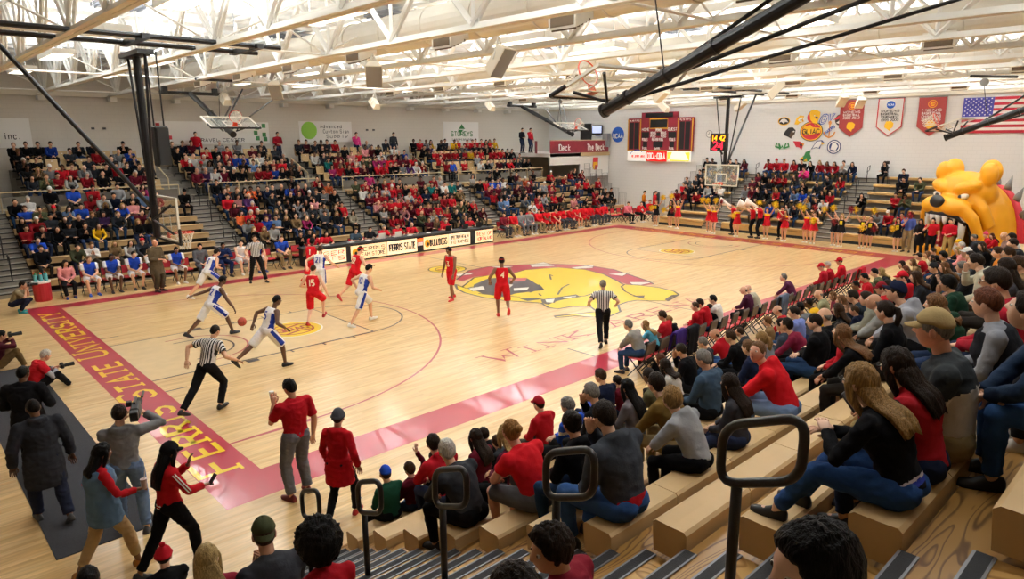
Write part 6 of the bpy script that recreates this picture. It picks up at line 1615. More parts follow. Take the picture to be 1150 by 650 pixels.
def spectator(line, x, y, z, rz, s, op, lab, lod, group, deck=-.43):
    a = {}; fl = set()
    for tk in op.split():
        if ':' in tk: k, v = tk.split(':', 1); a[k] = v
        else: fl.add(tk)
    w_ = 1.0; hl = 1.0; hyf = None; slv = .97
    for tk in list(fl):
        if tk[0] == 'w' and tk[1:2].isdigit(): w_ = float(tk[1:])
        if tk[:2] == 'hl': hl = float(tk[2:])
        if tk[:2] == 'hy': hyf = float(tk[2:])
        if tk[0] == 'S' and tk[1:2] == '.': slv = float(tk[1:])
    if 'lend.5' in fl: lend, lw = .5, .015
    else: lend, lw = .97, 0
    f = 1 if 'f' in fl else 0
    hy = look(x, y, rz) if hyf is None else hyf
    hy = hy * .8 + rnd(-.2, .2) if hyf is None else hy
    kind = a.get('P', 'B')
    if kind == 'B': kind = random.choice('BBBDDTXA')
    seed = int(abs(x * 97 + y * 31)) % 1000
    p = sit(kind, s, hy, seed, w_, f, deck); p['hl'] = hl
    sk = a.get('sk', random.choice('aabc'))
    H = a.get('H', 'sd'); hs, hc = H[0], H[1]
    hat = None
    if 'C' in a: hat = a['C'].split(':'); hat[1] = colr(hat[1]); hs = 'c' if hs in 's' else hs
    top = colr(a.get('T', 'd'))
    vest = a.get('vest')
    def ex(t, fig, D):
        if 'gl' in fl: glasses(t, fig, D)
        to = D['topo']; up = fig.up; hip = fig.hip
        if 'band' in a: paint(to, lambda c: .30 * s < (c - hip).dot(up) < .35 * s, cloth('E4E2DE'))
        if 'yoke' in a: paint(to, lambda c: (c - hip).dot(up) > .30 * s, cloth(a['yoke']))
        if 'hem' in a: paint(to, lambda c: .01 < (c - hip).dot(up) < .03, cloth('CFCBD8')); paint(to, lambda c: -.02 < (c - hip).dot(up) < .01, cloth('2E3C9A'))
        if 'under' in a: paint(to, lambda c: (c - hip).dot(up) < .03, cloth(colr(a['under'])))
        if 'hc' in a: paint(to, lambda c: (c - fig.neck).length < .16 and (c - fig.neck).dot(fig.fw) < .02, cloth(a['hc']))
        if 'Regular' in fl: pass
        if vest:
            v_ = top_mesh(fig, lod, 0, .035, False, True); v_.materials.append(cloth(top)); link('vest', v_, t)
        if 'phone' in fl: phone(t, (fig.wr[-1] + V((.04, .1, .04))), 'dark mobile phone held by the person with big wavy hair')
    return person(lab, p, (x, y, z), rz, lod, group, sk, (hs, hc), hat, vest or top, slv, 1 if 'hood' in fl else 0, .018 if 'hood' not in fl else .024, colr(a.get('L', random.choice(LEGC))), lend, lw, random.choice(['1A1A1C', 'D8D4CE', '3A3A40', '5A4030']), extra=ex)
def near_people():
    for ln in NEAR.split('\n'):
        q, op, lab = ln.split('|'); x, k, s = q.split(); x, k, s = float(x), int(k), float(s)
        y = NY0 - NRUN * k - .16; z = NZ0 + NRISE * k
        d = (V((x, y, z + .5)) - cam.matrix_world.translation).length
        lod = 0 if d < 5.2 else 1 if d < 15 else 2
        rz = rnd(0, .25) if x < 14 else rnd(.05, .4)
        spectator(ln, x, y, z, rz, s, op, lab, lod, 'spectators on the near bleacher')
    for ln in COURTSIDE.split('\n'):
        q, op, lab = ln.split('|'); x, y, s = map(float, q.split())
        spectator(ln, x, -1.62, .47, .15, s, op, lab, 1, 'spectators on the courtside chairs', -.47)
near_people()
def extra_legs():
    for x, top, lg, lab in ((1.12, '24344C', '2A4A7A', 'person in blue jeans just right of the tan cap, cut off by the right edge'), (1.9, '2A2A2E', '1A1A1E', 'person with a yellow wristband and clasped hands at the right edge')):
        spectator('', x, NY0 - NRUN * 10 - .16, NZ0 + NRISE * 10, .3, 1.06, 'H:sd T:%s L:%s P:A w1.15' % (top, lg), lab, 1, 'spectators on the near bleacher')
extra_legs()
def draped(x, c, lab):
    b = MB(); n = 9
    b.rings([[(-.26, -.30 - .02 * sin(k), .9 - .6 * abs(k - 4) / 5 + .02) for k in range(n)][::1] + [(-.26, -.24, .86 - .55 * abs(k - 4) / 5) for k in range(n)][::-1], [(.26, -.31 - .02 * sin(k * 2), .91 - .62 * abs(k - 4) / 5) for k in range(n)] + [(.26, -.24, .86 - .55 * abs(k - 4) / 5) for k in range(n)][::-1]])
    b = MB(); P = []
    prof = [(-.16, .42), (-.215, .6), (-.245, .8), (-.275, .885), (-.315, .87), (-.325, .65), (-.32, .4), (-.33, .25)]
    for i, xx in enumerate(np.linspace(-.27, .27, 8)):
        P.append([V((xx, y + .02 * sin(i * 1.9 + j), z + .03 * sin(i * 2.3) * (j in (0, 7)))) for j, (y, z) in enumerate(prof)] + [V((xx, y - (.03 if j > 3 else -.03) + .02 * sin(i * 1.9 + j), z + (.03 if 1 < j < 6 else 0))) for j, (y, z) in reversed(list(enumerate(prof)))])
    b.rings(P); o = b.build('jacket', cloth(c), smooth=True, fix=True); o.location = (x, -1.62, 0); o.rotation_euler = (0, 0, .12); tag(o, lab, 'jacket')
def bag(x, y, s, lab):
    b = MB(); b.rings([[(q * .24 * s, r * .16 * s * cos(a) + .02 * sin(q * 9 + a * 3), .14 * s + .14 * s * sin(a)) for a in np.linspace(0, 2 * pi, 15)[:-1]] for q, r in ((-1, .5), (-.9, .9), (-.4, 1.05), (.2, 1), (.85, .9), (1, .5))])
    t = thing('duffel_bag', lab, 'bag', (x, y, 0), .4); b.build('bag_body', cloth('101014'), t, smooth=True, fix=True)
    b = MB()
    for q in (-.05, .05): b.tube([(-.12 * s, q, .27 * s), (-.06 * s, q, .34 * s), (.06 * s, q, .34 * s), (.12 * s, q, .27 * s)], .012, 6)
    b.build('bag_handle', cloth('16161A'), t)
bag(8.75, -1.75, .9, 'black bag on the floor under the first courtside chair'); bag(9.3, -2.25, 1.0, 'black bag lying behind the purple jacket chair')
draped(9.26, '3A2468', 'purple jacket draped over an empty courtside chair'); draped(9.79, '1C1B1F', 'black jacket draped over the chair beside the purple jacket'); draped(20.4, 'B01E2C', 'long red coat draped over the last courtside chair'); draped(14.55, '5A6478', 'grey blue coat draped over a chair behind the plum sweater')

# ---------------------------------------------------------------- players, referees, staff on the floor
def stand_pose(s, **kw):
    g = lambda *a: tuple(x * s for x in a)
    p = dict(s=s, hip=g(0, 0, .9), lf=g(-.11, 0, .076), rf=g(.11, .02, .076), lean=.03, slouch=.12, head=(0, 0, 0), lt=(.2, 0), rt=(-.2, 0), lh=g(-.28, .06, .78), rh=g(.28, .06, .78), lfp=(-.1, 1, 0), rfp=(.1, 1, 0))
    for k, v in kw.items():
        p[k] = g(*v) if k in ('lh', 'rh', 'lf', 'rf', 'hip') else v
    return p
def jersey(t, fig, D, num, c, front=True, nc='E8E2D0', word=None):
    to = D['topo']; m = mat('number ' + nc, nc, .7)
    up, xx, fw = fig.up, fig.xx, fig.fw; k = fig.k
    c0 = fig.hip + up * .2 * k
    for sgn in ((1, -1) if front else (-1,)):
        ex = -xx * sgn; ww = .075 * len(num) * k
        h = .15 * k
        decal(t, to, fig, num, c0 + fw * sgn * .0 - ex * ww / 2 + (up * .0 if sgn < 0 else -up * .02), ex, up, -fw * sgn, h, m, ww, .2, 'jersey_number')
def pstripe(t, fig, D, c):
    m = cloth(c)
    for q in (-1, 1):
        A, B = fig.hj[q], fig.kn[q]; d = (B - A).normalized(); out = fig.xx * q; out = (out - d * out.dot(d)).normalized(); f = out.cross(d)
        decal(t, D['lego'], fig, '', A, f, d, -out, .1, m, name='side_stripe', poly=[[(-.035 * fig.k, -.02), (.035 * fig.k, -.02), (.05 * fig.k, .4 * fig.k), (-.05 * fig.k, .4 * fig.k)]])
    if c == '2A3FA0':
        h = fig.hip; paint(D['topo'], lambda q: abs((q - h).dot(fig.xx)) > .135 * fig.k and (q - h).dot(fig.up) < .36 * fig.k, m)
        paint(D['lego'], lambda q: (q - h).dot(fig.up) > .06 * fig.k, m)
def player(lab, xy, rz, s, team, num, p, skin, hair, shoes='E8E6E2', extra=None, hat=None):
    white = team == 'w'
    def ex(t, fig, D):
        jersey(t, fig, D, num, 0, nc='2A3FA0' if white else 'F0E6C8')
        pstripe(t, fig, D, '2A3FA0' if white else 'E8D8B0') if white else None
        if extra: extra(t, fig, D)
    return person(lab, p, (xy[0], xy[1], 0), rz, 1, 'players on the court', skin, hair, hat, 'E9E8EA' if white else 'C81C26', 0, 0, .022, 'E9E8EA' if white else 'C81C26', .5, .035, shoes, collar=False, extra=ex)
def run_pose(s, ph=1, **kw):
    q = dict(hip=(0, 0, .85), lean=.3, slouch=.2, head=(0, .15, 0))
    if ph == 1: q.update(rf=(.08, .3, .085), lf=(-.1, -.5, .34), lt=(0, -.9), rt=(0, 0), lh=(-.16, .34, 1.12), rh=(.3, -.2, .98))
    elif ph == 2: q.update(lf=(-.08, .3, .085), rf=(.1, -.5, .34), rt=(0, -.9), lt=(0, 0), rh=(.16, .34, 1.12), lh=(-.3, -.2, .98))
    elif ph == 3: q.update(hip=(0, 0, .84), rf=(.08, .34, .1), lf=(-.1, -.4, .11), lt=(0, -.35), rt=(0, .1), lh=(-.18, .3, 1.05), rh=(.3, -.12, .95))
    elif ph == 4: q.update(hip=(0, 0, .84), lf=(-.08, .34, .1), rf=(.1, -.4, .11), rt=(0, -.35), lt=(0, .1), rh=(.18, .3, 1.05), lh=(-.3, -.12, .95))
    q.update(kw); return stand_pose(s, **q)
W = -pi / 2
player('player in white 12 dribbling the ball to the right', (2.35, 8.45), W + .05, 1.13, 'w', '12', run_pose(1.13, 1, lean=.55, hip=(0, 0, .8), rh=(.46, .42, .6), lh=(-.4, -.3, 1.0), hdr=(.2, .3, -1), rf=(.1, .42, .09), lf=(-.1, -.6, .16), lt=(0, -.5)), 'd', ('c', 'k'), '2A2A30')
player('player in white running with bent arms nearest the striped referee', (2.3, 4.75), W + .08, 1.12, 'w', '5', run_pose(1.12, 1, lean=.42, rh=(.3, .25, .9), lh=(-.34, -.12, .95), rf=(.09, .3, .085), lf=(-.1, -.72, .3)), 'd', ('c', 'k'), '1E1E22')
player('player in white running low past the far bench', (4.0, 13.3), W + .2, 1.15, 'w', '3', run_pose(1.15, 3, lean=.6, hip=(0, 0, .8), rf=(.1, .3, .1), lf=(-.1, -.62, .14), lh=(-.1, .35, .95), rh=(.2, .3, .9)), 'b', ('s', 'd'))
player('player in white 21 running away between two red players', (6.8, 10.75), W + .75, 1.12, 'w', '21', run_pose(1.12, 2, lean=.35, rh=(.45, .25, .95)), 'a', ('s', 'b'))
player('dark haired player in white striding right with both feet in white shoes', (6.0, 6.7), W + .02, 1.13, 'w', '10', run_pose(1.13, 4, lean=.4, rh=(.2, .38, .9), lh=(-.3, .05, .9), rf=(.1, -.42, .1), lf=(-.1, .32, .12)), 'a', ('s', 'k'))
player('player in red 1 with a black leg sleeve running along the far sideline', (7.4, 12.5), W + .7, 1.13, 'r', '1', run_pose(1.13, 1, lean=.3), 'd', ('f', 'k'), 'C04020')
player('player in red 15 running away on the painted lane crest', (5.0, 7.7), W + .75, 1.1, 'r', '15', run_pose(1.1, 3, lean=.15, rh=(.36, .1, .78), lh=(-.28, .25, .95), rf=(.12, .34, .2), rt=(0, .3), lf=(-.12, -.22, .1)), 'c', ('c', 'b'), 'B01E26')
player('player in red with red headband running in front of the lit table', (7.5, 9.6), W + .1, 1.15, 'r', '22', run_pose(1.15, 1, lean=.35, rh=(.32, .35, 1.02), lf=(-.1, -.5, .2), rf=(.1, .22, .09)), 'a', ('c', 'd'), 'B01E26', extra=headband)
player('player in red 3 standing with arms low, looking left', (9.85, 7.35), pi / 2 + .1, 1.09, 'r', '3', stand_pose(1.09, lf=(-.14, .14, .076), rf=(.16, -.22, .076), lean=.1, lh=(-.28, .2, .82), rh=(.28, .12, .82)), 'e', ('s', 'k'), 'C81C26')
player('player in red 4 with headband jogging beside the crest', (9.5, 4.45), -.62, 1.12, 'r', '4', run_pose(1.12, 2, lean=.08, hip=(0, 0, .88), rf=(.12, -.4, .3), lf=(-.1, .1, .08), rh=(.3, .15, .95), lh=(-.32, .12, .95)), 'e', ('s', 'k'), 'C81C26', extra=headband)
for xy, z, n in (((7.22, 9.72), 1.70, 'front'), ((9.42, 4.62), 1.83, 'crest')): pass
def strm():
    m = bpy.data.materials.new('referee stripes'); m.use_nodes = True; n = m.node_tree.nodes; l = m.node_tree.links; b = n['Principled BSDF']
    at = n.new('ShaderNodeAttribute'); at.attribute_name = 'side'
    k = n.new('ShaderNodeMath'); k.operation = 'MULTIPLY'; k.inputs[1].default_value = 21
    fr = n.new('ShaderNodeMath'); fr.operation = 'FRACT'; g = n.new('ShaderNodeMath'); g.operation = 'GREATER_THAN'; g.inputs[1].default_value = .5
    mx = n.new('ShaderNodeMix'); mx.data_type = 'RGBA'; mx.inputs[6].default_value = hexc('E4E2E0'); mx.inputs[7].default_value = hexc('17171A')
    l.new(at.outputs['Fac'], k.inputs[0]); l.new(k.outputs[0], fr.inputs[0]); l.new(fr.outputs[0], g.inputs[0]); l.new(g.outputs[0], mx.inputs[0]); l.new(mx.outputs[2], b.inputs['Base Color']); b.inputs['Roughness'].default_value = .8
    return m
M_ref = strm()
def ref(lab, xy, rz, s, p, hair):
    person(lab, p, (xy[0], xy[1], 0), rz, 1, 'referees', 'a', hair, None, 'k', .32, 0, .014, '18181A', .97, .012, '121214', topmat=M_ref, extra=lambda t, fig, D: paint(D['topo'], lambda c: any((c - fig.sh[q].lerp(fig.el[q], .64)).length < .075 and abs((c - fig.sh[q]).dot((fig.el[q] - fig.sh[q]).normalized()) - .155 * fig.k) < .018 for q in (-1, 1)), M_bk))
ref('striped referee running along the end line with back to the camera', (.34, 3.12), W + .45, 1.1, run_pose(1.1, 3, lean=.42, rf=(.1, .12, .09), lf=(-.1, -.62, .1), lt=(0, -.4), rh=(.42, .3, .92), lh=(-.35, -.1, .95)), ('c', 'd'))
ref('striped referee running away beside the dog crest', (9.5, .55), -.75, 1.06, run_pose(1.06, 3, lean=.12, rf=(.1, .02, .085), lf=(-.1, -.5, .16), lt=(0, -.6), rh=(.34, .1, .98), lh=(-.34, .1, 1.0)), ('s', 'g'))
ref('striped referee facing the camera in front of the far bench', (6.3, 14.75), pi - .2, 1.1, stand_pose(1.1, lf=(-.26, .12, .076), rf=(.22, -.1, .076), rh=(.32, .25, 1.0), lh=(-.3, .1, .85)), ('c', 'b'))
def floor_people():
    G = 'people standing on the near floor'
    def ap(t, fig, D): pass
    person('person in a red polo shirt and grey trousers standing back to the camera', stand_pose(1.13, lh=(-.16, .2, 1.34), lhp=(-.35, -.1, -1), rh=(.27, .02, .82), lf=(-.13, .0, .076), rf=(.15, .05, .076), head=(.05, .1, 0), hdl=(.2, .3, 1), w=1.05), (.06, -1.3, 0), .1, 0, G, 'b', ('s', 'k'), None, 'A81420', .4, 0, .018, '6A6C74', .97, .018, '6E1A20',
        extra=lambda t, fig, D: held('drink_cup', 'small pale cup lifted by the person in the red polo', 'cup', t, fig.wr[-1] + V((.03, .1, .1)), MB().tube([(0, 0, -.06), (0, 0, .05)], [.03, .038], 12), M_wht))
    person('person in a red hooded jacket, grey cap and red shoes walking by the first bench', run_pose(1.0, 3, lean=.06, hip=(0, 0, .88), rf=(.1, .2, .08), lf=(-.1, -.18, .09), rh=(.28, .05, .85), lh=(-.26, .12, .82), head=(.3, 0, 0), f=1), (.2, -2.3, 0), W + .5, 0, G, 'b', ('c', 'd'), ('beanie', '4A4B50', 0), 'B0141E', .97, 1, .026, '1A1A1E', .97, 0, 'B01822', long=.3)
    def vcam(t, fig, D):
        o = thing('video_camera', 'black shoulder video camera carried by the person in grey', 'camera', (0, 0, 0))
        M = Matrix.Translation(t.location) @ t.rotation_euler.to_matrix().to_4x4(); o.location = M @ (fig.hc + V((.19, .08, .0))); o.rotation_euler = (0, 0, t.rotation_euler.z)
        b = MB(); b.box((0, 0, 0), (.11, .34, .16), bev=.02); b.box((0, -.22, .0), (.1, .12, .13), bev=.01); b.box((0, .05, .12), (.03, .24, .03)); b.build('camera_body', M_bk, o)
        MB().tube([(0, .17, 0), (0, .36, 0)], [.045, .055], 14).build('lens', M_blkm, o); b = MB(); b.tube([(.08, .1, .14), (.08, .32, .14)], .018, 8); b.build('microphone', M_dgrey, o); b = MB(); b.box((-.09, .12, .06), (.07, .09, .07), bev=.01); b.build('viewfinder', M_bk, o)
    person('person in grey with jeans holding a video camera on the shoulder', stand_pose(1.12, lh=(-.02, .3, 1.38), rh=(.24, .25, 1.45), head=(.0, .1, 0), lf=(-.13, .1, .076), rf=(.14, -.04, .076)), (-2.05, -.6, 0), -.35, 0, G, 'b', ('s', 'd'), None, '77787A', .97, 1, .022, '5E7492', .97, .012, '2A2A30', extra=vcam)
    def trk(t, fig, D):
        up, h = fig.up, fig.hip
        paint(D['topo'], lambda c: -.035 < (c - h).dot(up) < -.015 or .005 < (c - h).dot(up) < .022, cloth('E8E4E0'))
        for q in (-1, 1):
            A, B, C_ = fig.sh[q], fig.el[q], fig.wr[q]; d = (B - A).normalized()
            o_ = (fig.xx * q - d * (fig.xx * q).dot(d)).normalized(); f_ = o_.cross(d)
            decal(t, D['topo'], fig, '', A, f_, d, -o_, .1, cloth('E8E4E0'), name='sleeve_stripe', poly=[[(-.022, -.02), (-.008, -.02), (-.008, .29), (-.022, .29)], [(.008, -.02), (.022, -.02), (.022, .29), (.008, .29)]])
        phone(t, fig.wr[1] + V((.0, .12, .03)), 'mobile phone held by the person in the red track jacket')
    person('person in a red track jacket with white stripes, black cap and leggings', run_pose(1.04, 4, lean=.05, hip=(0, 0, .88), rf=(.1, .22, .08), lf=(-.1, -.4, .1), lt=(0, -.3), rt=(0, 0), rh=(.14, .36, 1.02), lh=(-.06, .3, 1.26), f=1, head=(-.1, .1, 0), hl=1.2, hdl=(.2, .2, 1)), (-1.9, -1.9, 0), W + .15, 0, G, 'e', ('l', 'k'), ('cap', '17171A'), 'B0141E', .95, 0, .024, '0E0E10', .97, .003, '1A1A1C', extra=trk)
    def den(t, fig, D):
        v_ = top_mesh(fig, 0, 0, .045, False, True, .016, .12); v_.materials.append(cloth('55718E')); link('denim_vest', v_, t)
        b = MB(); b.tube([(0, 0, -.07), (0, 0, .06)], [.03, .042], 14)
        o = held('drink_cup', 'clear plastic cup with white straw held by the denim vest walker', 'cup', t, fig.wr[1] + V((.0, .1, .05)), b, mat('cup plastic', 'D8C8CC', .3)); MB().tube([(0, 0, -.02), (.03, .02, .19)], .006, 6).build('straw', M_wht, o)
    person('person in a denim vest over red with tan trousers and tan boots', run_pose(1.04, 3, lean=.04, hip=(0, 0, .88), rf=(.1, .26, .08), lf=(-.1, -.32, .1), lt=(0, -.3), rh=(.16, .32, 1.0), lh=(-.26, .1, .9), f=1, head=(-.1, .05, 0)), (-2.5, -1.35, 0), W + .1, 0, G, 'e', ('m', 'k'), None, 'B01822', .97, 0, .014, 'B0946A', .9, .006, 'A8702E', extra=den, collar=False)
    person('person in a charcoal hooded jacket and dark jeans walking away on the mat', run_pose(1.09, 4, lean=.06, hip=(0, 0, .9), lf=(-.12, .12, .076), rf=(.12, -.3, .12), rt=(0, -.5), rh=(.32, .0, .82), lh=(-.32, .05, .85), w=1.2), (-2.8, .6, 0), .1, 0, G, 'd', ('c', 'k'), None, '2E3036', .97, 1, .034, '23283A', .97, .014, '3A3A3C', long=.5)
    person('person in a black jacket standing on the dark mat', stand_pose(1.1, w=1.2, head=(-.2, .1, 0), lh=(-.2, .25, 1.0), rh=(.2, .25, 1.0)), (-2.7, 2.4, 0), -.5, 0, G, 'd', ('c', 'k'), None, '17171B', .97, 0, .034, '1C1C22', .97, .014, '1A1A1C', long=.3)
    def dslr(t, at, lab, rz=0):
        o = thing('photo_camera', lab, 'camera', (0, 0, 0)); M = Matrix.Translation(t.location) @ t.rotation_euler.to_matrix().to_4x4(); o.location = M @ V(at); o.rotation_euler = (0, 0, t.rotation_euler.z + rz)
        b = MB(); b.box((0, 0, 0), (.14, .07, .1), bev=.015); b.box((0, 0, .06), (.06, .06, .03)); b.build('camera_body', M_bk, o); MB().tube([(0, .03, 0), (0, .24, 0)], [.035, .045], 14).build('lens', M_blkm, o)
    gp = lambda s, **k: dict(sit('B', s, 0, 1, 1.0, 0, -.12), **k)
    s = 1.05
    p = dict(sit('B', s, -.1, 3)); p.update(lf=(-.2, .5, .0), rf=(.2, .45, .0), lh=(-.02, .3, .68), rh=(.1, .3, .66), lean=.12, head=(0, .05, 0), lfp=(-.3, .3, 1), rfp=(.3, .3, 1), hip=(0, 0, .12))
    person('photographer in maroon sitting on the floor at the left edge', p, (-2.35, 9.3, .0), W + .1, 1, 'photographers on the floor', 'b', ('s', 'k'), None, '4A1A26', .97, 0, .02, '6A5436', .97, .01, '2A2A2C', extra=lambda t, fig, D: dslr(t, fig.hc + V((0, .17, -.02)), 'black camera with long lens held by the photographer in maroon'))
    p = dict(sit('B', s, -.1, 4)); p.update(lf=(-.14, .62, .0), rf=(.14, .6, .0), lh=(-.03, .4, .42), rh=(.08, .4, .4), lean=.35, slouch=.6, head=(.1, .2, 0), lfp=(-.5, .1, 1), rfp=(.5, .1, 1), hip=(0, 0, .12))
    person('grey haired photographer in a red vest sitting on the floor', p, (-2.0, 6.9, 0), W + .15, 1, 'photographers on the floor', 'a', ('s', 'w'), None, '9A9CA4', .97, 0, .016, '1A1A1E', .97, .008, '4A4A50', extra=lambda t, fig, D: (dslr(t, fig.wr[1] + V((-.02, .12, .04)), 'camera in the hands of the grey haired photographer'), link('vest', (lambda m: (m.materials.append(cloth('C01E2A')), m)[1])(top_mesh(fig, 1, .25, .034, False, True)), t)))
    p = stand_pose(1.0, hip=(0, 0, .3), lf=(-.14, .12, .076), rf=(.16, .2, .076), lean=.5, slouch=.3, lh=(-.03, .42, .72), rh=(.08, .4, .7), head=(0, .0, 0), lfp=(-.3, 1, .6), rfp=(.3, 1, .6))
    person('crouching photographer with teal shoes at the far left corner', p, (-1.2, 15.6, 0), W - .35, 1, 'photographers on the floor', 'b', ('s', 'd'), None, '8A7E64', .4, 0, .018, '1E2236', .97, .01, '2A9AA0', extra=lambda t, fig, D: dslr(t, fig.hc + V((0, .16, 0)), 'camera held by the crouching photographer'))
    # coach
    person('coach in a brown suit jacket standing before the blue bench', stand_pose(1.14, rh=(.1, .25, 1.05), lh=(-.1, .25, 1.0), w=1.12, head=(-.3, 0, 0)), (3.1, 15.75, 0), pi + .5, 1, 'bench staff', 'r', ('z', 'b'), None, '5A4E3C', .97, 0, .03, '4A4234', .97, .02, '1E1A18', long=.4)
    # blue team bench
    def bench(i, x, lab, top, legs, slv=.28, lend=.5, skin='a', hair=('s', 'd'), num=None, y=17.08, fz=-.47, kind='D', s=1.1, hy=None, rz=pi, grp='seated on the blue team bench', sh='24408A', panel=None, hood=0):
        hyv = look(x, y, rz) if hy is None else hy
        p = sit(kind, s, hyv, i, 1.0, 0, fz)
        def ex(t, fig, D):
            if panel: paint(D['topo'], lambda c: abs((c - fig.hip).dot(fig.xx)) > .17 * fig.k and (c - fig.hip).dot(fig.up) > .3 * fig.k, cloth(panel))
            if num: jersey(t, fig, D, num, 0, nc='DDE0F0')
        return person(lab, p, (x, y, .47), rz, 1 if y < 17.5 and x < 10 else 2, grp, skin, hair, None, top, slv, hood, .02, legs, lend, .03 if lend < .6 else .01, sh, extra=ex)
    B_, W_ = '2548B8', 'E6E6EA'
    bench(1, .55, 'person in a pink sweater and black trousers at the end of the blue bench', 'D88C8E', '1C1C20', .97, .97, 'a', ('l', 'd'), kind='B', s=.98)
    for i, (x, sk, hr) in enumerate(((1.25, 'a', ('c', 'n')), (1.95, 'd', ('c', 'k')), (2.68, 'a', ('c', 'd')), (3.35, 'd', ('c', 'k')), (4.15, 'e', ('c', 'k')))):
        bench(10 + i, x, ['tall seated player in a blue and white warm up top with blue shoes', 'second seated player in blue and white warm up, dark skinned with black shoes', 'third seated player in blue and white warm up, hands between the knees', 'seated player in blue and white warm up half hidden behind the coach', 'seated player in blue warm up with white shoes right of the coach'][i], B_, W_, .3, .5, sk, hr, 'GV' if 0 else None, kind='D', panel=W_, sh=['2A55C0', '2A2A30', '2A2A30', '2A2A30', 'E6E4E0'][i])
    bench(20, 5.05, 'assistant in a grey suit seated near the far left aisle', '5E6066', '4A4C54', .97, .97, 'a', ('s', 'k'), kind='B', sh='1E1A18')
    bench(21, 5.9, 'bearded assistant in a navy suit writing on papers', '1E2C56', '1E2850', .97, .97, 'e', ('c', 'k'), kind='F', sh='1E1A18')
    bench(22, 6.62, 'seated player in a white jersey looking left', 'E9E8EA', W_, 0, .5, 'c', ('s', 'd'), kind='D', sh='E6E4E0')
    bench(23, 7.3, 'seated player in a blue and white warm up behind the standing referee', B_, W_, .3, .5, 'b', ('s', 'd'), kind='D', panel=W_)
    bench(24, 8.35, 'person in a blue and black polo and khaki trousers beside the table end', '2346A8', '8A7654', .35, .97, 'a', ('c', 'n'), kind='D', sh='2A2A2C')
    # table crew
    crew = [(9.9, 'person in red with long dark hair at the left end of the scorers table', 'BE1F2C', ('l', 'd')), (10.5, 'person in red with dark hair writing at the scorers table', 'BE1F2C', ('m', 'd')), (12.0, 'person in slate blue at the scorers table', '3E4E5E', ('s', 'd')), (12.75, 'person in black at the scorers table', '1C1B1F', ('s', 'd')), (13.5, 'grey haired person in a red and grey shirt at the scorers table', 'C0222E', ('s', 'g')), (14.3, 'person in a red polo left of the balding scorer', 'C0222E', ('s', 'd')), (15.1, 'broad balding person in a red polo at the scorers table', 'C0222E', ('z', 'g')), (17.2, 'person in red behind a laptop right of mid table', 'C0222E', ('s', 'g')), (18.8, 'person in red at the right end of the scorers table', 'C0222E', ('s', 'd'))]
    for i, (x, lab, c, h) in enumerate(crew):
        p = sit('D', 1.05, look(x, 17.1, pi) * .5, i + 40); p.update(lh=(-.14, .42, .33), rh=(.12, .42, .33), lean=.25)
        p['lf'] = (-.12, .3, -.4); p['rf'] = (.12, .3, -.4)
        person(lab, p, (x, 17.25, .47), pi, 2, 'scorers table crew', 'a', h, None, c, .4, 0, .018, '1E1E24', .97)
    for i, (x, lab, c, h) in enumerate(crew):
        c_ = dup(ch1, loc=(x, 17.25, 0), rz=pi); c_['label'] = 'red chair behind the scorers table, %s from its left end' % ORD[i]; c_['group'] = 'chairs behind the scorers table'
    # home bench
    for i in range(17):
        x = 21.15 + i * .66 if i < 14 else 31.0 + (i - 14) * 1.0
        st = i in (2, 3); pl = 5 <= i <= 12
        top = '7C7E84' if st else ['6A1C28', 'C81E28'][i > 0] if not pl else 'C01C26'
        if i == 14: top = 'D8788A'
        legs = ['3A3C42', '9A8660', '5E6068', '6A6C72', '8A7A5A'][i] if i < 5 else 'C01C26' if i in (5, 6, 9, 10) else '4A4C54' if i < 14 else ['1C1C20', '1E1E22', '55575E'][i - 14]
        lab = 'person in %s on the home bench, %s' % ({'7C7E84': 'a grey suit', '6A1C28': 'maroon', 'D8788A': 'pink red'}.get(top, 'red'), 'place %d from the scorers table' % (i + 1))
        bench(60 + i, x, lab, top, legs, .97 if not (i in (5, 6, 9)) else .25, .5 if i in (5, 6, 9, 10) else .97, random.choice('abde') if pl else 'a', ('s', random.choice('kdb')), kind=random.choice('DDBA'), s=1.07, grp='seated on the home bench', sh='E6E4E0' if i % 2 else '2A2A2C', y=17.08 if i < 14 else 16.2 - (i - 14) * .15)
        if i >= 14:
            c_ = dup(ch1, loc=(x, 16.2 - (i - 14) * .15, 0), rz=pi); c_['label'] = 'red chair at the far corner, %s of three' % ORD[i - 14]; c_['group'] = 'corner chairs'
floor_people()
# ---------------------------------------------------------------- cheer squad
M_pomy = mat('pom yellow', 'E6C41C', .5); M_pomr = mat('pom red', '8E1424', .5)
def pom_mesh(m):
    b = MB(); rr = random.Random(4)
    b.ell((0, 0, 0), (.1, .1, .1), 8, 6)
    for i in range(110):
        z = rr.uniform(-1, 1); a = rr.uniform(0, 2 * pi); d = V((sqrt(1 - z * z) * cos(a), sqrt(1 - z * z) * sin(a), z)); L = rr.uniform(.15, .2)
        s = d.cross(V((.3, .5, .8))).normalized() * .016; o = d.cross(s).normalized() * .03 * rr.uniform(-1, 1)
        b.add([d * .07 - s, d * .07 + s, d * L + s * .8 + o, d * L - s * .8 + o], [(0, 1, 2, 3)])
    return b.mesh('pom_pom', m)
PM = {'y': pom_mesh(M_pomy), 'r': pom_mesh(M_pomr)}
def pom(t, at, c, lab):
    o = link('pom_pom', PM[c]); M = Matrix.Translation(t.location) @ t.rotation_euler.to_matrix().to_4x4(); o.location = M @ V(at); tag(o, lab, 'pom pom', 'cheer pom poms')
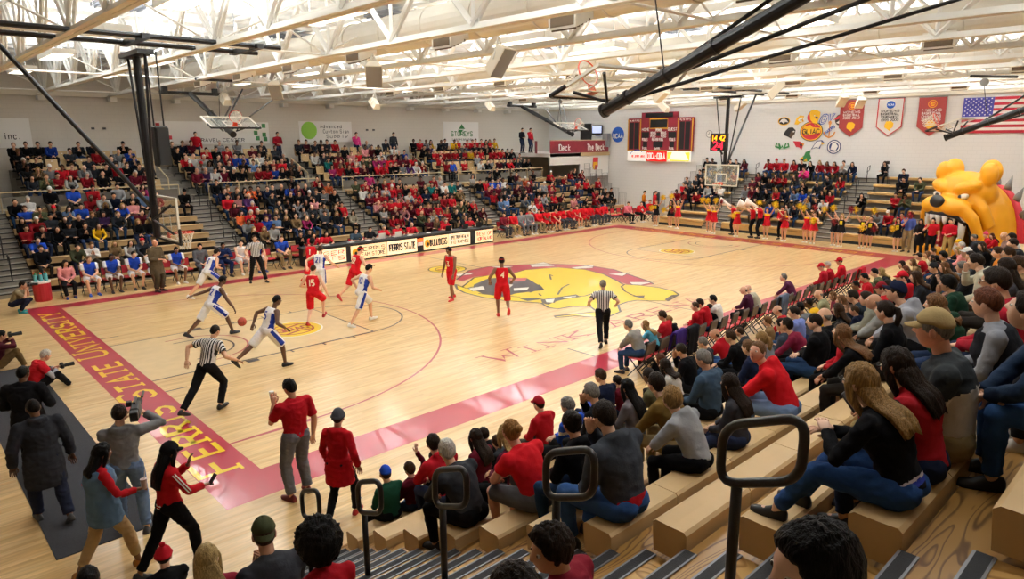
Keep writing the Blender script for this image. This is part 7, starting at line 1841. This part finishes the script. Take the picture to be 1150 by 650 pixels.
def cheer(i, x, y, team, pose, lab, hair='y'):
    s = rnd(.95, 1.0)
    P = {'V': dict(lh=(-.42, .1, 1.85), rh=(.42, .1, 1.85), hdl=(-.4, 0, 1), hdr=(.4, 0, 1)), 'L': dict(lh=(-.12, .28, 1.18), rh=(.52, .1, 1.8), hdr=(.4, 0, 1)), 'D': dict(lh=(-.3, .3, 1.1), rh=(.3, .3, 1.1)), 'R': dict(lh=(-.52, .1, 1.8), rh=(.15, .3, 1.15), hdl=(-.4, 0, 1))}[pose]
    p = stand_pose(s, f=1, lf=(-.07, 0, .076), rf=(.07, .02, .076), shoehi=.05, head=(.1, -.05, 0), **P)
    red = team == 'r'
    def ex(t, fig, D):
        h = fig.hip
        if red:
            paint(D['topo'], lambda c: (c - h).z > .36 or (c - h).z < .07, cloth('E8B81E'))
            sk = [o for o in t.children if o.name.startswith('skirt')][0]
        else: decal(t, D['topo'], fig, '', h + fig.up * .3, -fig.xx, fig.up, -fig.fw, .1, cloth('E4CF30'), name='front_patch', poly=[[(-.07, -.09), (.07, -.09), (.07, .1), (-.07, .1)]])
        b = MB(); A = [V((.225 * cos(a), .18 * sin(a), .875 - .155)) for a in np.linspace(0, 2 * pi, 19)[:-1]]; b.tube([q * s for q in A], .014, 4, closed=True); b.build('skirt_trim', cloth('E8C020' if red else 'E6E4E0'), t)
        for q, c in ((-1, 'r' if i % 3 else 'y'), (1, 'y')):
            u = (fig.wr[q] - fig.el[q]).normalized(); pom(t, fig.wr[q] + u * .13, c, '%s pom pom, %s hand of %s' % ('yellow' if c == 'y' else 'red', 'left' if q < 0 else 'right', lab))
    person(lab, p, (x, y, 0), pi / 2 + rnd(-.1, .2), 2, 'cheer squad', random.choice('abc'), (random.choice('pl'), hair), None, 'BE1F2C' if red else '1C1B1F', 0, 0, .016, 'BE1F2C' if red else '1C1B1F', .97, 0, 'EDEBE8', skirt='B81C28' if red else '1C1B1F', collar=False, extra=ex)
for i, (x, y, tm, ps, lab) in enumerate(((31.0, 13.9, 'k', 'R', 'cheerleader in black nearest the red folding chairs'), (31.2, 13.0, 'k', 'D', 'cheerleader in black left of the first red skirt'), (30.9, 12.3, 'r', 'V', 'cheerleader in red with both arms up, leftmost red skirt'), (30.8, 10.15, 'r', 'V', 'cheerleader in red second from the left among red skirts'), (30.4, 9.6, 'r', 'V', 'cheerleader in red left of the megaphone crew'), (30.3, 8.15, 'r', 'R', 'cheerleader in red beside the first megaphone holder'),
        (30.6, 6.6, 'r', 'V', 'cheerleader in red right of the third megaphone holder'), (30.5, 5.55, 'r', 'L', 'cheerleader in red beside the empty handed red shirt'), (30.8, 4.55, 'r', 'V', 'cheerleader in red, left of the last red pair'), (30.6, 4.1, 'r', 'L', 'cheerleader in red, rightmost red skirt'), (30.8, 3.15, 'k', 'L', 'cheerleader in black next to the rightmost red skirt'), (30.6, 2.75, 'k', 'V', 'cheerleader in black second of the right hand group'), (30.9, 1.85, 'k', 'V', 'cheerleader in black in front of the grey aisle'), (30.7, 1.45, 'k', 'D', 'cheerleader in black just right of the grey aisle'), (30.9, .3, 'k', 'R', 'cheerleader in black closest to the bulldog tunnel'))):
    cheer(i, x, y, tm, ps, lab, random.choice('ynbd'))
def crewm(x, y, lab, c='B81C28', legs='17171A', mega=True, kind=0, hair=('s', 'd'), skin='a', f=0, rz=None, s=1.06, long=0):
    if rz is None: rz = .55 if mega else pi / 2
    kw = dict(lh=(-.1, .35, 1.5), rh=(.1, .35, 1.5), hdl=(0, .5, 1), hdr=(0, .5, 1)) if mega else [dict(), dict(lh=(-.1, .22, 1.05), rh=(.1, .22, 1.02)), dict(rh=(.12, .25, 1.3), hdr=(0, .2, 1))][kind]
    def ex(t, fig, D):
        if mega:
            b = MB(); b.tube([(0, 0, 0), (0, .25, .1), (0, .6, .25)], [.04, .1, .22], 16, cap=False); b.tube([(0, .59, .245), (0, .62, .255)], .225, 16)
            held('megaphone', 'white megaphone of the %s' % lab, 'megaphone', t, fig.hc + V((0, .12, -.03)), b, M_wht)
    return person(lab, stand_pose(s, f=f, **kw), (x, y, 0), rz, 2, 'people before the end bleachers', skin, hair, None, c, .97 if c != 'B81C28' or kind == 1 else .35, 0, .018, legs, .97, .01, '1A1A1C', long=long, extra=ex)
crewm(30.8, 8.65, 'person in red shirt and black trousers left of the far basket'); crewm(30.5, 7.35, 'person in red shirt and black trousers right of the far basket'); crewm(30.5, 6.95, 'taller person in red shirt near the far basket', s=1.12)
crewm(31.0, 5.95, 'person in red shirt and black trousers between red skirts', mega=False, kind=1)
crewm(31.2, -.05, 'person in a blue polo and khaki trousers beside the tunnel', '5568B8', '9A8460', False, 2, s=1.12)
crewm(30.5, -.75, 'person in a long black dress at the tunnel mouth', '19191C', '19191C', False, 1, ('l', 'd'), f=1, s=1.0, long=.6)
crewm(30.4, -1.25, 'person in a red T-shirt with white print at the tunnel mouth', 'B81C28', '17171A', False, 2, ('s', 'd'))
crewm(30.3, -1.95, 'person in a red pullover and khaki trousers at the tunnel mouth', 'B81C2A', '9A8050', False, 1, ('c', 'd'), s=1.08)
crewm(34.9, 17.7, 'person in a yellow and red jersey standing in the far corner', 'C8781E', '1C1B1F', False, 1, rz=pi + .5); crewm(35.2, 17.0, 'person in a red and yellow jersey standing in the far corner', 'C02028', 'C02028', False, 0, rz=pi + .5)
for i, (x, c, lab) in enumerate(((9.33, 'B01824', 'person in red and gold standing atop the far stand beside the folded hoop'), (13.95, '8E1624', 'person in maroon filming, standing at the top of the far stand'), (19.18, 'D63A80', 'person in hot pink standing at the top of the far stand'), (22.0, '2C2F35', 'person in dark grey filming, standing atop the far stand'), (31.25, '141418', 'person in black standing beside the corner deck'), (32.1, 'A01824', 'person in red leaning on the corner deck rail'))):
    crewm(0, 0, lab, c, '20283E', False, i % 3, rz=pi).location = ((x, 28.75, 3.99) if i < 4 else (x, 26.0, 4.28))
# ---------------------------------------------------------------- the far crowd
def far_crowd():
    P = []
    for ln in CROWD.split('\n'):
        a = ln.split(); n = a[0]; k = int(n[1])
        for j, tk in enumerate(a[1:]):
            i = 0
            while i < len(tk) and (tk[i].isdigit() or tk[i] in '.-'): i += 1
            q = float(tk[:i]); c = tk[i]; h = tk[i + 1:] or None
            if n[0] == 'L': pos, rz = (q, 18.3 + .653 * k + .16, .45 + .309 * k), pi
            elif n[0] == 'U': pos, rz = (q, 24.7 + .85 * k - .02, 3.1 + .33 * k), pi
            else: pos, rz = (31.9 + .7 * k + .16, q, .5 + .377 * k), pi / 2
            P.append((n[0], k, j, pos, rz, c, h))
    cp = cam.matrix_world.translation
    P.sort(key=lambda e: (V(e[3]) - cp).length)
    near, rest = P[:FAR_N], P[FAR_N:]
    WORD = {'k': 'black', 'n': 'navy', 'b': 'royal blue', 'r': 'red', 'm': 'maroon', 'w': 'white', 'g': 'grey', 'd': 'dark grey', 'o': 'olive', 't': 'tan', 'c': 'cream', 'p': 'pink', 'h': 'hot pink', 'l': 'light blue', 'y': 'mustard yellow', 'e': 'teal', 'v': 'purple', 'a': 'coral'}
    var = {}
    def base(f, kind, hb):
        key = (f, kind, hb)
        if key not in var: var[key] = sit(kind, .98 if f else 1.04, hb * .55, hash((f, hb)) % 9, 1.0, f)
        return key
    def style(h):
        f = 1 if h in ('L', 'D') else 0
        hair = {'L': ('l', 'l'), 'D': ('l', 'd'), 'G': ('s', 'w'), 'B': ('z', 'g'), 'K': ('c', 'k'), 'R': ('c', 'd'), 'W': ('c', 'g')}.get(h) or ('s', random.choice('kddbbn'))
        hat = {'R': ('cap', 'BE1F2C'), 'W': ('cap', 'DEDCD8'), 'K': ('cap', '1C1B1F')}.get(h)
        return f, hair, hat
    SEC = {'L': 'far lower bleachers', 'U': 'far upper seats', 'E': 'end bleachers'}
    for (T, k, j, pos, rz, c, h) in near:
        f, hair, hat = style(h); hy = look(pos[0], pos[1], rz); hb = -1 if hy < -.35 else 1 if hy > .35 else 0
        kind = random.choice('BDAXT')
        key = base(f, kind, hb)
        hw = {'L': 'long blond hair', 'D': 'long dark hair', 'G': 'white hair', 'B': 'balding', 'K': 'black cap', 'R': 'red cap', 'W': 'white cap'}.get(h, '%s hair' % {'k': 'black', 'd': 'dark', 'b': 'brown', 'n': 'brown'}.get(hair[1], 'dark'))
        lab = 'person in %s, %s, %s row of %s, number %d' % (WORD[c], hw, ORD[k], SEC[T], j + 1)
        person(lab, var[key], pos, rz + rnd(-.12, .12), 2, 'spectators in the ' + SEC[T], random.choice('aaabc' if random.random() < .85 else 'de'), hair, hat, shade(CL[c]), .97 if c not in 'lb' else .4, 0, .018, random.choice(LEGC), share=str(key))
    # the remaining few hundred distant people as one mass
    cols = sorted(set(e[5] for e in rest)); mats = []; idx = {}
    def mi(m):
        if m.name not in idx: idx[m.name] = len(mats); mats.append(m)
        return idx[m.name]
    V_, F_, M_ = [], [], []; off = 0
    cache = {}
    def cat(me, M, mid):
        nonlocal off
        n = len(me.vertices)
        key = me.name
        if key not in cache:
            co = np.empty(n * 3); me.vertices.foreach_get('co', co)
            cache[key] = (co.reshape(-1, 3), [tuple(p.vertices) for p in me.polygons], [p.material_index for p in me.polygons])
        co, fs, pm = cache[key]
        V_.append(co @ np.array(M.to_3x3()).T + np.array(M.translation)); F_.extend(tuple(i + off for i in f) for f in fs)
        M_.extend(mid if not isinstance(mid, dict) else mid.get(0) if True and i not in mid else mid[i] for i in pm) if isinstance(mid, dict) else M_.extend([mid] * len(fs))
        off += n
    low = {}
    def lowfig(f, kind, hb):
        key = (f, kind, hb)
        if key in low: return low[key]
        fig = Fig(sit(kind, .98 if f else 1.04, hb * .55, 1, 1.0, f)); D = {}
        b = MB(); b.tube([fig.top - fig.up * .03, fig.hc + fig.hm @ V((0, -.02, -.06))], [.06, .055], 7); add_head(b, fig, 9, 8)
        for q in (-1, 1): add_hand(b, fig, q, 0, .5, 4)
        D['b'] = b.mesh('low body', [M_blk] * 5)
        b = MB(); fig.torso(b, .018, n=9)
        for q in (-1, 1): fig.arm(b, q, .014, .97, 6)
        D['t'] = b.mesh('low top', M_blk)
        b = MB(); fig.pelvis(b, .01)
        for q in (-1, 1): fig.leg(b, q, .012, .97, 6)
        D['l'] = b.mesh('low legs', M_blk)
        b = MB()
        for q in (-1, 1): fig.shoe(b, q)
        D['s'] = b.mesh('low shoes', M_blk); D['fig'] = fig; low[key] = D; return D
    class L2: pass
    LOD[3] = (.03, .03, 10, 9, 4)
    def hairlow(D, st):
        k = 'h' + st
        if k not in D:
            global hair_mesh
            D[k] = hair_mesh(D['fig'], st, 2, 1)
        return D[k]
    for (T, k, j, pos, rz, c, h) in rest:
        f, hair, hat = style(h); hy = look(pos[0], pos[1], rz); hb = -1 if hy < -.35 else 1 if hy > .35 else 0
        D = lowfig(f, random.choice('BDAXT'), hb)
        M = Matrix.Translation(pos) @ Matrix.Rotation(rz + rnd(-.12, .12), 4, 'Z')
        cat(D['b'], M, {0: mi(skin_m(random.choice('aabbc' if random.random() < .85 else 'de'))), 1: mi(M_LIP), 2: mi(M_EYEW), 3: mi(M_IRIS), 4: mi(hair_m(hair[1]))})
        cat(D['t'], M, mi(cloth(shade(CL[c])))); cat(D['l'], M, mi(cloth(random.choice(LEGC)))); cat(D['s'], M, mi(mat('shoe 1A1A1C', '1A1A1C', .55)))
        cat(hairlow(D, hair[0]), M, mi(hair_m(hair[1])))
        if hat:
            if 'hat' not in D: D['hat'] = cap_mesh(D['fig'], 'cap', 2)
            cat(D['hat'], M, mi(cloth(hat[1])))
    me = bpy.data.meshes.new('crowd'); me.from_pydata(np.concatenate(V_).tolist(), [], F_)
    for m_ in mats: me.materials.append(m_)
    me.polygons.foreach_set('material_index', M_); smooth(me); me.update()
    o = link('crowd', me); tag(o, 'dense distant crowd of fans mostly in red and black filling the far and end stands', 'crowd', kind='stuff')
    print('individual far', len(near), 'mass', len(rest), len(F_))
n_now = len([o for o in bpy.data.objects if o.get('category') == 'person'])
FAR_N = max(0, 300 - n_now)
print('people so far', n_now)
far_crowd()
bpy.data.scenes.remove(TMP)
